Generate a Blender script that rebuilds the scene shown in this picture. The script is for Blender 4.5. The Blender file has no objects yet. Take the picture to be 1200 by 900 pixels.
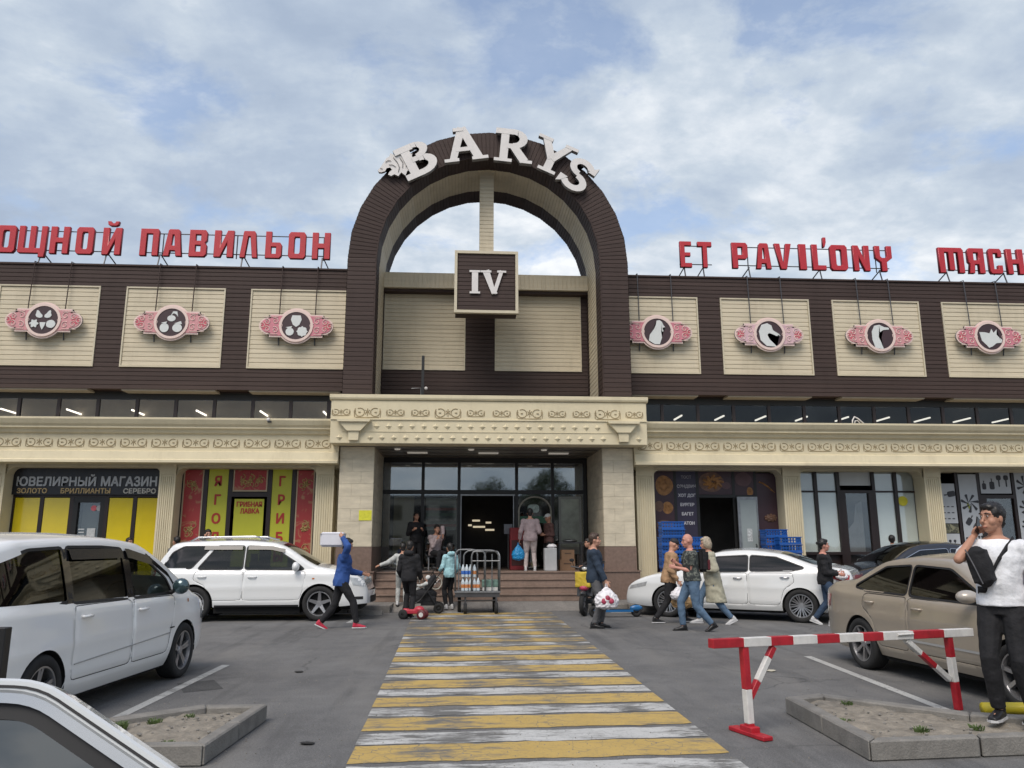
import bpy, bmesh, math, random
import numpy as np
from mathutils import Vector, Matrix, noise
from math import sin, cos, pi, radians, sqrt, atan2
random.seed(7)
S = bpy.context.scene
C = S.collection

# ---------------------------------------------------------------- camera
cd = bpy.data.cameras.new('camera'); cam = bpy.data.objects.new('camera', cd); C.objects.link(cam)
S.camera = cam
cd.sensor_width = 36; cd.lens = 36*920/1200; cd.clip_start = .05; cd.clip_end = 3000
cam.matrix_world = (Matrix.Translation((0, 0, 1.58)) @ Matrix.Rotation(radians(-3.8), 4, 'Z')
                    @ Matrix.Rotation(radians(90+11.55), 4, 'X') @ Matrix.Rotation(radians(-.1), 4, 'Z'))
# ---------------------------------------------------------------- sky, sun, exposure
SUN_EL, SUN_AZ = 52, 205          # from behind the camera, a little to its left
w = bpy.data.worlds.new('World'); S.world = w; w.use_nodes = True
nt = w.node_tree; N = nt.nodes; Lk = nt.links
N.clear()
out = N.new('ShaderNodeOutputWorld'); bg = N.new('ShaderNodeBackground'); bg.inputs[1].default_value = .1
sky = N.new('ShaderNodeTexSky'); sky.sky_type = 'NISHITA'; sky.sun_disc = False
sky.sun_elevation = radians(SUN_EL); sky.sun_rotation = radians(SUN_AZ); sky.air_density = 1.0; sky.dust_density = 2.0
tc = N.new('ShaderNodeTexCoord')
sep = N.new('ShaderNodeSeparateXYZ'); Lk.new(tc.outputs['Generated'], sep.inputs[0])
def wm(op, a, b=None, c=None):
    n = N.new('ShaderNodeMath'); n.operation = op
    for i, v in enumerate((a, b, c)):
        if v is None: continue
        if isinstance(v, (int, float)): n.inputs[i].default_value = v
        else: Lk.new(v, n.inputs[i])
    return n.outputs[0]
den = wm('ADD', wm('MAXIMUM', sep.outputs[2], 0.0), .26)
u_ = wm('DIVIDE', sep.outputs[0], den); v_ = wm('DIVIDE', sep.outputs[1], den)
cmb = N.new('ShaderNodeCombineXYZ'); Lk.new(u_, cmb.inputs[0]); Lk.new(v_, cmb.inputs[1])
def wn(scale, detail, rough, dist=0, off=(0, 0, 0), stretch=(1, 1, 1)):
    m = N.new('ShaderNodeMapping'); Lk.new(cmb.outputs[0], m.inputs[0]); m.inputs['Location'].default_value = off; m.inputs['Scale'].default_value = stretch
    n = N.new('ShaderNodeTexNoise'); Lk.new(m.outputs[0], n.inputs['Vector'])
    n.inputs['Scale'].default_value = scale; n.inputs['Detail'].default_value = detail; n.inputs['Roughness'].default_value = rough; n.inputs['Distortion'].default_value = dist
    return n.outputs[0]
def wramp(fac, stops):
    r = N.new('ShaderNodeValToRGB'); Lk.new(fac, r.inputs[0]); e = r.color_ramp.elements
    while len(e) < len(stops): e.new(.5)
    for el, (p, c) in zip(e, stops): el.position = p; el.color = (*c, 1) if len(c) == 3 else c
    return r.outputs[0]
big = wn(.55, 4, .55, .4, (3.1, 1.3, 0))
med = wn(2.6, 10, .62, .25, (7.7, 2.2, 0), (1, 1.35, 1))
gap = wn(3.4, 9, .6, .2, (4.2, 3.1, 0))
puff = wn(8.5, 7, .55, .0, (2.2, 5.1, 0))
mixf = wm('ADD', wm('ADD', wm('MULTIPLY', big, .42), wm('MULTIPLY', med, .36)), wm('MULTIPLY', puff, .22))
cloud = wramp(mixf, [(.40, (3.5, 4.25, 5.45)), (.46, (4.15, 4.9, 6.0)), (.51, (5.1, 5.8, 6.65)), (.555, (6.5, 7.0, 7.6)), (.61, (8.5, 8.7, 8.9))])
# the blue gaps sit higher up, where the deck is thinner
gmask = wramp(wm('ADD', gap, wm('MULTIPLY', sep.outputs[2], .30)), [(.645, (0, 0, 0)), (.76, (.75, .75, .75))])
mx = N.new('ShaderNodeMix'); mx.data_type = 'RGBA'
Lk.new(gmask, mx.inputs[0]); Lk.new(cloud, mx.inputs[6])
blue = N.new('ShaderNodeMix'); blue.data_type = 'RGBA'; blue.blend_type = 'MULTIPLY'; blue.inputs[0].default_value = 1
Lk.new(sky.outputs[0], blue.inputs[6]); blue.inputs[7].default_value = (2.3, 2.1, 1.95, 1)
Lk.new(blue.outputs[2], mx.inputs[7])
# haze of the city low down
hz = N.new('ShaderNodeMix'); hz.data_type = 'RGBA'
Lk.new(wramp(sep.outputs[2], [(0.0, (.75,)*3), (.22, (.15,)*3), (.4, (0, 0, 0))]), hz.inputs[0])
Lk.new(mx.outputs[2], hz.inputs[6]); hz.inputs[7].default_value = (5.2, 6.2, 7.3, 1)
Lk.new(hz.outputs[2], bg.inputs[0]); Lk.new(bg.outputs[0], out.inputs[0])
sd = bpy.data.lights.new('sun', 'SUN'); sd.energy = 1.9; sd.angle = radians(32); sd.color = (1, .94, .86)
sun = bpy.data.objects.new('sun', sd); C.objects.link(sun)
a_ = radians(SUN_AZ)
sdir = Vector((sin(a_)*cos(radians(SUN_EL)), cos(a_)*cos(radians(SUN_EL)), sin(radians(SUN_EL))))
sun.rotation_euler = sdir.to_track_quat('Z', 'Y').to_euler(); sun.location = (-5, -8, 14)
S.view_settings.view_transform = 'Standard'; S.view_settings.look = 'None'; S.view_settings.gamma = 1; S.view_settings.exposure = 0.22
S.cycles.max_bounces = 6; S.cycles.transparent_max_bounces = 8

# ---------------------------------------------------------------- materials
MATS = {}
def srgb(r, g, b):
    f = lambda c: (c/255/12.92) if c/255 <= .04045 else ((c/255+.055)/1.055)**2.4
    return (f(r), f(g), f(b))
def mat(name, col, rough=.6, metal=0., var=.12, scale=2.5, bump=0., bscale=80, coat=0., emit=None, es=1., alpha=None, spec=None, coord='Object', stretch=None, dirt=0.):
    if name in MATS: return MATS[name]
    m = bpy.data.materials.new(name); m.use_nodes = True; MATS[name] = m
    t = m.node_tree; b = t.nodes['Principled BSDF']
    b.inputs['Roughness'].default_value = rough; b.inputs['Metallic'].default_value = metal
    b.inputs['Base Color'].default_value = (*col, 1)
    if coat: b.inputs['Coat Weight'].default_value = coat; b.inputs['Coat Roughness'].default_value = .05
    if spec is not None: b.inputs['Specular IOR Level'].default_value = spec
    if emit: b.inputs['Emission Color'].default_value = (*emit, 1); b.inputs['Emission Strength'].default_value = es
    if alpha is not None: b.inputs['Alpha'].default_value = alpha
    tcn = t.nodes.new('ShaderNodeTexCoord'); vec = tcn.outputs[coord]
    if stretch:
        mp = t.nodes.new('ShaderNodeMapping'); mp.inputs['Scale'].default_value = stretch; t.links.new(vec, mp.inputs[0]); vec = mp.outputs[0]
    if var:
        n = t.nodes.new('ShaderNodeTexNoise'); n.inputs['Scale'].default_value = scale; n.inputs['Detail'].default_value = 6; n.inputs['Roughness'].default_value = .65
        t.links.new(vec, n.inputs['Vector'])
        r = t.nodes.new('ShaderNodeValToRGB'); e = r.color_ramp.elements
        e[0].position = .3; e[1].position = .7
        e[0].color = (*[max(0, c*(1-var)) for c in col], 1); e[1].color = (*[min(1, c*(1+var)) for c in col], 1)
        t.links.new(n.outputs[0], r.inputs[0]); base = r.outputs[0]
        if dirt:
            n2 = t.nodes.new('ShaderNodeTexNoise'); n2.inputs['Scale'].default_value = .9; n2.inputs['Detail'].default_value = 9; n2.inputs['Roughness'].default_value = .75
            mp = t.nodes.new('ShaderNodeMapping'); mp.inputs['Scale'].default_value = (1.5, 1.5, .35); t.links.new(tcn.outputs[coord], mp.inputs[0]); t.links.new(mp.outputs[0], n2.inputs['Vector'])
            r2 = t.nodes.new('ShaderNodeValToRGB'); r2.color_ramp.elements[0].position = .5; r2.color_ramp.elements[1].position = .72
            r2.color_ramp.elements[0].color = (0, 0, 0, 1); r2.color_ramp.elements[1].color = (dirt,)*3+(1,)
            t.links.new(n2.outputs[0], r2.inputs[0])
            mm = t.nodes.new('ShaderNodeMix'); mm.data_type = 'RGBA'; t.links.new(r2.outputs[0], mm.inputs[0]); t.links.new(base, mm.inputs[6])
            mm.inputs[7].default_value = (col[0]*.45, col[1]*.42, col[2]*.38, 1); base = mm.outputs[2]
        t.links.new(base, b.inputs['Base Color'])
    if bump:
        n = t.nodes.new('ShaderNodeTexNoise'); n.inputs['Scale'].default_value = bscale; n.inputs['Detail'].default_value = 4
        t.links.new(vec, n.inputs['Vector'])
        bp = t.nodes.new('ShaderNodeBump'); bp.inputs['Strength'].default_value = bump; bp.inputs['Distance'].default_value = .02
        t.links.new(n.outputs[0], bp.inputs['Height']); t.links.new(bp.outputs[0], b.inputs['Normal'])
    return m
def glass(name, tint, rough=.03, refl=.05):
    """thin tinted pane: part transparent, part mirror by Fresnel"""
    if name in MATS: return MATS[name]
    m = bpy.data.materials.new(name); m.use_nodes = True; MATS[name] = m
    t = m.node_tree; t.nodes.clear()
    o = t.nodes.new('ShaderNodeOutputMaterial'); g = t.nodes.new('ShaderNodeBsdfGlossy'); g.inputs['Roughness'].default_value = rough
    g.inputs['Color'].default_value = (.9, .93, .95, 1)
    tp = t.nodes.new('ShaderNodeBsdfTransparent'); tp.inputs['Color'].default_value = (*tint, 1)
    lw = t.nodes.new('ShaderNodeLayerWeight'); lw.inputs['Blend'].default_value = .5
    pw_ = t.nodes.new('ShaderNodeMath'); pw_.operation = 'POWER'; pw_.inputs[1].default_value = 4; t.links.new(lw.outputs['Facing'], pw_.inputs[0])
    f = t.nodes.new('ShaderNodeMapRange'); f.inputs['To Min'].default_value = refl; f.inputs['To Max'].default_value = 1; t.links.new(pw_.outputs[0], f.inputs[0])
    mxx = t.nodes.new('ShaderNodeMixShader'); t.links.new(f.outputs[0], mxx.inputs[0]); t.links.new(tp.outputs[0], mxx.inputs[1]); t.links.new(g.outputs[0], mxx.inputs[2])
    t.links.new(mxx.outputs[0], o.inputs[0])
    return m

def paving(name, a, b, cracks=.5):
    """asphalt-like sheet: mottled, speckled, cracked"""
    m = bpy.data.materials.new(name); m.use_nodes = True; MATS[name] = m
    t = m.node_tree; p = t.nodes['Principled BSDF']; p.inputs['Roughness'].default_value = .92
    tcn = t.nodes.new('ShaderNodeTexCoord'); vec = tcn.outputs['Object']
    def nz(s, d=6, r=.6, v=vec):
        n = t.nodes.new('ShaderNodeTexNoise'); n.inputs['Scale'].default_value = s; n.inputs['Detail'].default_value = d; n.inputs['Roughness'].default_value = r; t.links.new(v, n.inputs['Vector']); return n
    def rp(f, stops):
        r = t.nodes.new('ShaderNodeValToRGB'); t.links.new(f, r.inputs[0]); e = r.color_ramp.elements
        while len(e) < len(stops): e.new(.5)
        for el, (q, c) in zip(e, stops): el.position = q; el.color = (*c, 1)
        return r.outputs[0]
    def mix(f, x, y, bt='MIX'):
        n = t.nodes.new('ShaderNodeMix'); n.data_type = 'RGBA'; n.blend_type = bt
        for i, v in ((0, f), (6, x), (7, y)):
            if isinstance(v, (int, float)): n.inputs[i].default_value = v
            elif isinstance(v, tuple): n.inputs[i].default_value = (*v, 1)
            else: t.links.new(v, n.inputs[i])
        return n.outputs[2]
    c0 = rp(nz(.45, 8, .7).outputs[0], [(.35, a), (.65, b)])
    c1 = mix(1., c0, rp(nz(140, 2).outputs[0], [(.35, (.62,)*3), (.65, (1.38,)*3)]), 'MULTIPLY')
    c1 = mix(1., c1, rp(nz(55, 3).outputs[0], [(.35, (.78,)*3), (.65, (1.2,)*3)]), 'MULTIPLY')
    c1 = mix(1., c1, rp(nz(3.2, 8, .7).outputs[0], [(.3, (.86,)*3), (.7, (1.12,)*3)]), 'MULTIPLY')
    st = nz(1.3, 7, .75); c1 = mix(rp(st.outputs[0], [(.57, (0, 0, 0)), (.68, (.4,)*3)]), c1, (a[0]*.5, a[1]*.5, a[2]*.5))
    # dusty stains stretched along the lane
    mp = t.nodes.new('ShaderNodeMapping'); mp.inputs['Scale'].default_value = (1.6, .35, 1); t.links.new(vec, mp.inputs[0])
    c1 = mix(rp(nz(.8, 6, .6, mp.outputs[0]).outputs[0], [(.50, (0, 0, 0)), (.72, (.5,)*3)]), c1, (.20, .19, .172))
    mp = t.nodes.new('ShaderNodeMapping'); mp.inputs['Scale'].default_value = (3.2, .22, 1); t.links.new(vec, mp.inputs[0])
    c1 = mix(rp(nz(1.1, 5, .55, mp.outputs[0]).outputs[0], [(.54, (0, 0, 0)), (.66, (.38,)*3)]), c1, (a[0]*.55, a[1]*.55, a[2]*.55))
    # cracks
    wv = nz(1.2, 4); vm = t.nodes.new('ShaderNodeMixRGB'); vm.inputs[0].default_value = .35; t.links.new(vec, vm.inputs[1]); t.links.new(wv.outputs['Color'], vm.inputs[2])
    vo = t.nodes.new('ShaderNodeTexVoronoi'); vo.feature = 'DISTANCE_TO_EDGE'; vo.inputs['Scale'].default_value = .85; t.links.new(vm.outputs[0], vo.inputs['Vector'])
    ck = rp(vo.outputs['Distance'], [(.002, (cracks,)*3), (.010, (0, 0, 0))])
    gate = rp(nz(.35, 3).outputs[0], [(.48, (0, 0, 0)), (.6, (1, 1, 1))])
    c1 = mix(mix(1., ck, gate, 'MULTIPLY'), c1, (.02, .02, .02))
    t.links.new(c1, p.inputs['Base Color'])
    bp = t.nodes.new('ShaderNodeBump'); bp.inputs['Strength'].default_value = .5; bp.inputs['Distance'].default_value = .006
    t.links.new(nz(110, 3).outputs[0], bp.inputs['Height']); t.links.new(bp.outputs[0], p.inputs['Normal'])
    return m
def paint(name, col, wear):
    """road paint worn through to asphalt, crazed with cracks; wear has its own shape"""
    m = bpy.data.materials.new(name); m.use_nodes = True; MATS[name] = m
    t = m.node_tree; p = t.nodes['Principled BSDF']; p.inputs['Roughness'].default_value = .75
    vec = t.nodes.new('ShaderNodeTexCoord').outputs['Object']
    def nz(s, d, r, st=(1, 1, 1)):
        mp = t.nodes.new('ShaderNodeMapping'); mp.inputs['Scale'].default_value = st; t.links.new(vec, mp.inputs[0])
        n = t.nodes.new('ShaderNodeTexNoise'); n.inputs['Scale'].default_value = s; n.inputs['Detail'].default_value = d; n.inputs['Roughness'].default_value = r; t.links.new(mp.outputs[0], n.inputs['Vector']); return n.outputs[0]
    def rp(f, stops):
        r = t.nodes.new('ShaderNodeValToRGB'); t.links.new(f, r.inputs[0]); e = r.color_ramp.elements
        for el, (q, c) in zip(e, stops): el.position = q; el.color = (c, c, c, 1)
        return r.outputs[0]
    mxn = lambda f, x, y: None
    nmix = t.nodes.new('ShaderNodeMath'); nmix.operation = 'MULTIPLY_ADD'; nmix.inputs[1].default_value = .62; t.links.new(nz(3.4, 10, .8, (.5, 1.8, 1)), nmix.inputs[0])
    nm2 = t.nodes.new('ShaderNodeMath'); nm2.operation = 'MULTIPLY'; nm2.inputs[1].default_value = .38; t.links.new(nz(.75, 3, .5, (1.5, .45, 1)), nm2.inputs[0]); t.links.new(nm2.outputs[0], nmix.inputs[2])
    wearm = rp(nmix.outputs[0], [(wear-.045, 0), (wear+.03, 1)])          # 1 = paint gone
    fine = rp(nz(38, 6, .8), [(.57, 0), (.66, 1)])
    vo = t.nodes.new('ShaderNodeTexVoronoi'); vo.feature = 'DISTANCE_TO_EDGE'; vo.inputs['Scale'].default_value = 7
    n4 = t.nodes.new('ShaderNodeTexNoise'); n4.inputs['Scale'].default_value = 4; t.links.new(vec, n4.inputs['Vector'])
    vm = t.nodes.new('ShaderNodeMixRGB'); vm.inputs[0].default_value = .2; t.links.new(vec, vm.inputs[1]); t.links.new(n4.outputs['Color'], vm.inputs[2]); t.links.new(vm.outputs[0], vo.inputs['Vector'])
    ck = rp(vo.outputs['Distance'], [(.006, 1), (.028, 0)])
    def mth(op, a, b):
        n = t.nodes.new('ShaderNodeMath'); n.operation = op; t.links.new(a, n.inputs[0]); t.links.new(b, n.inputs[1]); return n.outputs[0]
    k = mth('MAXIMUM', mth('MAXIMUM', wearm, fine), mth('MULTIPLY', ck, rp(nz(1.1, 3, .5), [(.45, .15), (.6, .9)])))
    c = t.nodes.new('ShaderNodeMix'); c.data_type = 'RGBA'; t.links.new(k, c.inputs[0]); c.inputs[6].default_value = (*col, 1)
    r = t.nodes.new('ShaderNodeValToRGB'); t.links.new(nz(1.7, 6, .7), r.inputs[0]); r.color_ramp.elements[0].color = (*[v*.68 for v in col], 1); r.color_ramp.elements[1].color = (*[min(1, v*1.15) for v in col], 1)
    t.links.new(r.outputs[0], c.inputs[6]); c.inputs[7].default_value = (.13, .128, .12, 1)
    t.links.new(c.outputs[2], p.inputs['Base Color'])
    return m

ASPHALT = paving('asphalt', (.104, .103, .102), (.158, .156, .151))
CONCRETE = paving('kerb_concrete', (.17, .16, .145), (.27, .255, .235), .3)
PAVE = paving('pavement_slab', (.15, .14, .13), (.23, .215, .195), .2)
CREAM = mat('cream_plaster', (.64, .565, .39), .75, var=.07, scale=1.2, bump=.15, bscale=120, dirt=.30)
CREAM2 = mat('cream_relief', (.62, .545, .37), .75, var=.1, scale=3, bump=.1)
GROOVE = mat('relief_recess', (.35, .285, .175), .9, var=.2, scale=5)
STONE = mat('travertine', (.56, .495, .37), .55, var=.18, scale=2.2, bump=.1, bscale=40, stretch=(1, 1, 3))
STONED = mat('brown_granite', (.18, .122, .095), .45, var=.2, scale=14, bump=.05)
STEPM = mat('step_granite', (.23, .165, .13), .5, var=.16, scale=10, bump=.08, dirt=.3)
BROWN = mat('brown_siding', (.052, .034, .029), .68, var=.22, scale=1.3, bump=.05, dirt=.35, spec=.3, stretch=(.22, 1, 7.6))
BEIGE = mat('beige_siding', (.58, .51, .375), .6, var=.10, scale=1.3, bump=.05, dirt=.32, spec=.3, stretch=(.22, 1, 7.6))
TRIM = mat('pale_trim', (.55, .49, .36), .5, var=.08)
DARKF = mat('dark_brown_frame', (.022, .013, .012), .4, var=.2)
BLACK = mat('black_frame', (.012, .012, .012), .45, var=.2)
STEEL = mat('galvanised_steel', (.28, .29, .30), .45, .8, var=.2, scale=8)
DSTEEL = mat('dark_steel', (.10, .10, .105), .5, .7, var=.2)
REDL = mat('red_letter_face', (.46, .018, .028), .45, var=.12, scale=3, coat=.2)
REDD = mat('red_letter_side', (.20, .012, .018), .5, var=.1)
WHITEL = mat('white_letter_face', (.68, .65, .62), .4, var=.06)
SILV = mat('letter_side', (.22, .21, .20), .5, var=.1)
INTER = mat('interior_wall', (.20, .17, .14), .8, var=.2)
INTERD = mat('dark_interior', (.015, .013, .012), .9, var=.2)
ROOFM = mat('roof_sheet', (.09, .085, .08), .8, var=.2)
GLS = glass('shop_glass', (.93, .94, .93), refl=.09)
GLSP = glass('portal_glass', (.80, .82, .80), refl=.20); GLSL = glass('band_glass', (.82, .80, .76), refl=.04)
GLSD = glass('tinted_glass', (.60, .60, .58), refl=.035)
LAMP = mat('lamp_tube', (.9, .9, .9), .4, var=0, emit=(1, .97, .92), es=2.2)
LAMPD = mat('soffit_lamp', (.9, .88, .8), .4, var=0, emit=(1, .93, .8), es=.12)

# ---------------------------------------------------------------- mesh helpers
class MB:
    def __init__(s): s.v = []; s.f = []
    def add(s, vs, fs):
        o = len(s.v); s.v += [tuple(v) for v in vs]; s.f += [tuple(i+o for i in f) for f in fs]; return s
    def box(s, x0, x1, y0, y1, z0, z1):
        return s.add([(x0,y0,z0),(x1,y0,z0),(x1,y1,z0),(x0,y1,z0),(x0,y0,z1),(x1,y0,z1),(x1,y1,z1),(x0,y1,z1)],
                     [(0,3,2,1),(4,5,6,7),(0,1,5,4),(1,2,6,5),(2,3,7,6),(3,0,4,7)])
    def cbox(s, c, d, M=None):
        vs = [Vector(((i & 1)-.5, ((i >> 1) & 1)-.5, ((i >> 2) & 1)-.5)) for i in range(8)]
        vs = [Vector((v.x*d[0], v.y*d[1], v.z*d[2])) for v in vs]
        if M is not None: vs = [M @ v for v in vs]
        c = Vector(c)
        return s.add([v+c for v in vs], [(0,2,3,1),(4,5,7,6),(0,1,5,4),(1,3,7,5),(3,2,6,7),(2,0,4,6)])
    def prism(s, poly, y0, y1):
        """poly in (x,z), extruded along y; convex or mildly concave (tessellated later)"""
        n = len(poly)
        vs = [(p[0], y0, p[1]) for p in poly]+[(p[0], y1, p[1]) for p in poly]
        fs = [tuple(range(n)), tuple(range(2*n-1, n-1, -1))]+[(i, i+n, (i+1) % n+n, (i+1) % n) for i in range(n)]
        return s.add(vs, fs)
    def prismx(s, poly, x0, x1):
        """poly in (y,z), extruded along x"""
        n = len(poly)
        vs = [(x0, p[0], p[1]) for p in poly]+[(x1, p[0], p[1]) for p in poly]
        fs = [tuple(range(n-1, -1, -1)), tuple(range(n, 2*n))]+[(i, (i+1) % n, (i+1) % n+n, i+n) for i in range(n)]
        return s.add(vs, fs)
    def prismz(s, poly, z0, z1):
        n = len(poly)
        vs = [(p[0], p[1], z0) for p in poly]+[(p[0], p[1], z1) for p in poly]
        fs = [tuple(range(n-1, -1, -1)), tuple(range(n, 2*n))]+[(i, (i+1) % n, (i+1) % n+n, i+n) for i in range(n)]
        return s.add(vs, fs)
    def tube(s, pts, r, n=8, cap=True, flat=None, closed=False):
        """tube of radius r (number or list) through pts; flat=(normal, factor) squashes it"""
        pts = [Vector(p) for p in pts]; k = len(pts); rs = r if isinstance(r, (list, tuple)) else [r]*k
        vs = []; prev = None
        for i, p in enumerate(pts):
            if closed: d = pts[(i+1) % k]-pts[i-1]
            else: d = pts[min(i+1, k-1)]-pts[max(i-1, 0)]
            d = d.normalized() if d.length > 1e-9 else Vector((0, 0, 1))
            if prev is None:
                a = Vector((0, 0, 1)) if abs(d.z) < .9 else Vector((0, 1, 0)); u = d.cross(a).normalized()
            else:
                u = prev-d*prev.dot(d); u = u.normalized() if u.length > 1e-6 else d.orthogonal().normalized()
            prev = u; q = d.cross(u)
            for j in range(n):
                an = 2*pi*j/n; vs.append(p+(u*cos(an)+q*sin(an))*rs[i])
        fs = []
        for i in range(k if closed else k-1):
            for j in range(n):
                a = i*n+j; b = i*n+(j+1) % n; i2 = (i+1) % k
                fs.append((a, b, i2*n+(j+1) % n, i2*n+j))
        if cap and not closed: fs += [tuple(range(n-1, -1, -1)), tuple(range((k-1)*n, k*n))]
        return s.add(vs, fs)
    def lathe(s, prof, n=24, c=(0, 0, 0), axis='z'):
        """prof = [(r, h)], closed loops allowed"""
        vs = []
        for r, h in prof:
            for j in range(n):
                a = 2*pi*j/n
                x, y, z = r*cos(a), r*sin(a), h
                if axis == 'y': x, y, z = r*cos(a), h, r*sin(a)
                if axis == 'x': x, y, z = h, r*cos(a), r*sin(a)
                vs.append((x+c[0], y+c[1], z+c[2]))
        fs = []
        for i in range(len(prof)-1):
            for j in range(n):
                fs.append((i*n+j, i*n+(j+1) % n, (i+1)*n+(j+1) % n, (i+1)*n+j))
        return s.add(vs, fs)
    def ell(s, c, r, n=12, m=8, M=None):
        vs = []; c = Vector(c)
        for i in range(m+1):
            t = pi*i/m
            for j in range(n):
                a = 2*pi*j/n; v = Vector((r[0]*sin(t)*cos(a), r[1]*sin(t)*sin(a), r[2]*cos(t)))
                if M is not None: v = M @ v
                vs.append(c+v)
        fs = [(i*n+j, (i+1)*n+j, (i+1)*n+(j+1) % n, i*n+(j+1) % n) for i in range(m) for j in range(n)]
        return s.add(vs, fs)
    def slats(s, a0, a1, b0, b1, nrm, n, d=.018):
        """shiplap boards from edge a0-a1 (first) to edge b0-b1 (last): n boards, lip depth d"""
        a0, a1, b0, b1, nrm = map(Vector, (a0, a1, b0, b1, nrm)); nrm = nrm.normalized()
        for i in range(n):
            t0, t1 = i/n, (i+1)/n; tm = t0+(t1-t0)*.82; tl = t0+(t1-t0)*.04
            P = []
            for t, k in ((t0, 0), (tl, d), (tm, d*.75), (t1, 0)):
                P.append((a0.lerp(b0, t)+nrm*k, a1.lerp(b1, t)+nrm*k))
            for q in range(3):
                s.add([P[q][0], P[q][1], P[q+1][1], P[q+1][0]], [(0, 1, 2, 3)])
        return s
    def build(s, name, m, parent=None, smooth=False, bevel=0, kind=None, label=None, local=False, seg=1):
        me = bpy.data.meshes.new(name)
        off = Vector((0, 0, 0))
        if parent is not None and not local: off = WP(parent)
        me.from_pydata([tuple(Vector(v)-off) for v in s.v], [], s.f)
        me.validate(); me.update()
        if bevel:
            bm = bmesh.new(); bm.from_mesh(me); bmesh.ops.remove_doubles(bm, verts=bm.verts, dist=1e-5); bmesh.ops.recalc_face_normals(bm, faces=bm.faces)
            es = [e for e in bm.edges if len(e.link_faces) == 2 and e.calc_face_angle(0) > .5]
            bmesh.ops.bevel(bm, geom=es, offset=bevel, segments=seg, affect='EDGES', clamp_overlap=True); bm.to_mesh(me); bm.free()
        ms = m if isinstance(m, (list, tuple)) else [m]
        for x in ms: me.materials.append(x)
        return link(name, me, parent, smooth, kind, label)
def link(name, me, parent=None, smooth=False, kind=None, label=None, loc=None):
    o = bpy.data.objects.new(name, me); C.objects.link(o)
    if smooth: me.polygons.foreach_set('use_smooth', [True]*len(me.polygons))
    if parent is not None: o.parent = parent
    if loc is not None: o.location = loc
    if kind: o['kind'] = kind
    if label: o['label'] = label
    return o
def WP(o):
    p = Vector((0, 0, 0))
    while o is not None: p += o.location; o = o.parent
    return p
def thing(name, label, cat, loc=(0, 0, 0), rz=0, group=None):
    o = bpy.data.objects.new(name, None); C.objects.link(o); o.empty_display_size = .2
    o.location = loc; o.rotation_euler = (0, 0, rz); tag(o, label, cat, group); return o
def tag(o, label, cat, group=None):
    o['label'] = label; o['category'] = cat
    if group: o['group'] = group
    return o
def copy_obj(o, parent=None, loc=None):
    c = o.copy(); C.objects.link(c); c.parent = parent
    if loc is not None: c.location = loc
    for ch in list(o.children): copy_obj(ch, c)
    return c
def glyph_mesh(polys, depth, bevel=0.012, res=2):
    """list of closed (x,z) outlines (holes by even-odd) -> solid mesh facing -y"""
    cu = bpy.data.curves.new('g', 'CURVE'); cu.dimensions = '2D'; cu.fill_mode = 'BOTH'; cu.extrude = depth/2; cu.bevel_depth = bevel; cu.bevel_resolution = 0; cu.offset = -bevel-.008
    for p in polys:
        sp = cu.splines.new('POLY'); sp.points.add(len(p)-1)
        for q, (x, z) in zip(sp.points, p): q.co = (x, z, 0, 1)
        sp.use_cyclic_u = True
    ob = bpy.data.objects.new('g', cu); C.objects.link(ob)
    me = bpy.data.meshes.new_from_object(ob.evaluated_get(bpy.context.evaluated_depsgraph_get()))
    bpy.data.objects.remove(ob); bpy.data.curves.remove(cu)
    me.transform(Matrix.Rotation(pi/2, 4, 'X'))
    return me
def text_mesh(body, size, depth=.01, offset=0., xs=1., space=1., fit=None):
    cu = bpy.data.curves.new('t', 'FONT'); cu.body = body; cu.size = size; cu.extrude = depth/2; cu.align_x = 'CENTER'; cu.align_y = 'CENTER'; cu.space_character = space; cu.resolution_u = 3
    ob = bpy.data.objects.new('t', cu); C.objects.link(ob)
    me = bpy.data.meshes.new_from_object(ob.evaluated_get(bpy.context.evaluated_depsgraph_get()))
    bpy.data.objects.remove(ob); bpy.data.curves.remove(cu)
    me.transform(Matrix.Rotation(pi/2, 4, 'X') @ Matrix.Scale(xs, 4, (1, 0, 0)))
    if fit:      # (width, height) of the finished word
        co = [v.co for v in me.vertices]; x0, x1 = min(c.x for c in co), max(c.x for c in co); z0, z1 = min(c.z for c in co), max(c.z for c in co)
        me.transform(Matrix.Diagonal((fit[0]/(x1-x0), 1, fit[1]/(z1-z0), 1)) @ Matrix.Translation((-(x0+x1)/2, 0, -(z0+z1)/2)))
    if offset:   # heavier strokes: shifted copies, each a hair prouder
        bm = bmesh.new()
        for i, (dx, dz) in enumerate(((0, 0), (1, .6), (-1, .6), (1, -.6), (-1, -.6), (0, 1), (0, -1))):
            m2 = me.copy(); m2.transform(Matrix.Translation((dx*offset, -.0006*i, dz*offset))); bm.from_mesh(m2); bpy.data.meshes.remove(m2)
        bm.to_mesh(me); bm.free()
    return me
def place(me, m, name, parent, loc, rot=None, scale=None, label=None):
    """link a ready mesh under parent at world loc (parent unrotated)"""
    if m is not None:
        me.materials.clear()
        for x in (m if isinstance(m, (list, tuple)) else [m]): me.materials.append(x)
    o = link(name, me, parent, label=label)
    o.location = Vector(loc)-(WP(parent) if parent is not None else Vector((0, 0, 0)))
    if rot: o.rotation_euler = rot
    if scale: o.scale = scale
    return o
def two_tone(me, face, side):
    """front faces (normal -y) get `face`, the rest `side`"""
    me.materials.clear(); me.materials.append(face); me.materials.append(side); me.update()
    for p in me.polygons: p.material_index = 0 if p.normal.y < -.7 else 1
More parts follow.
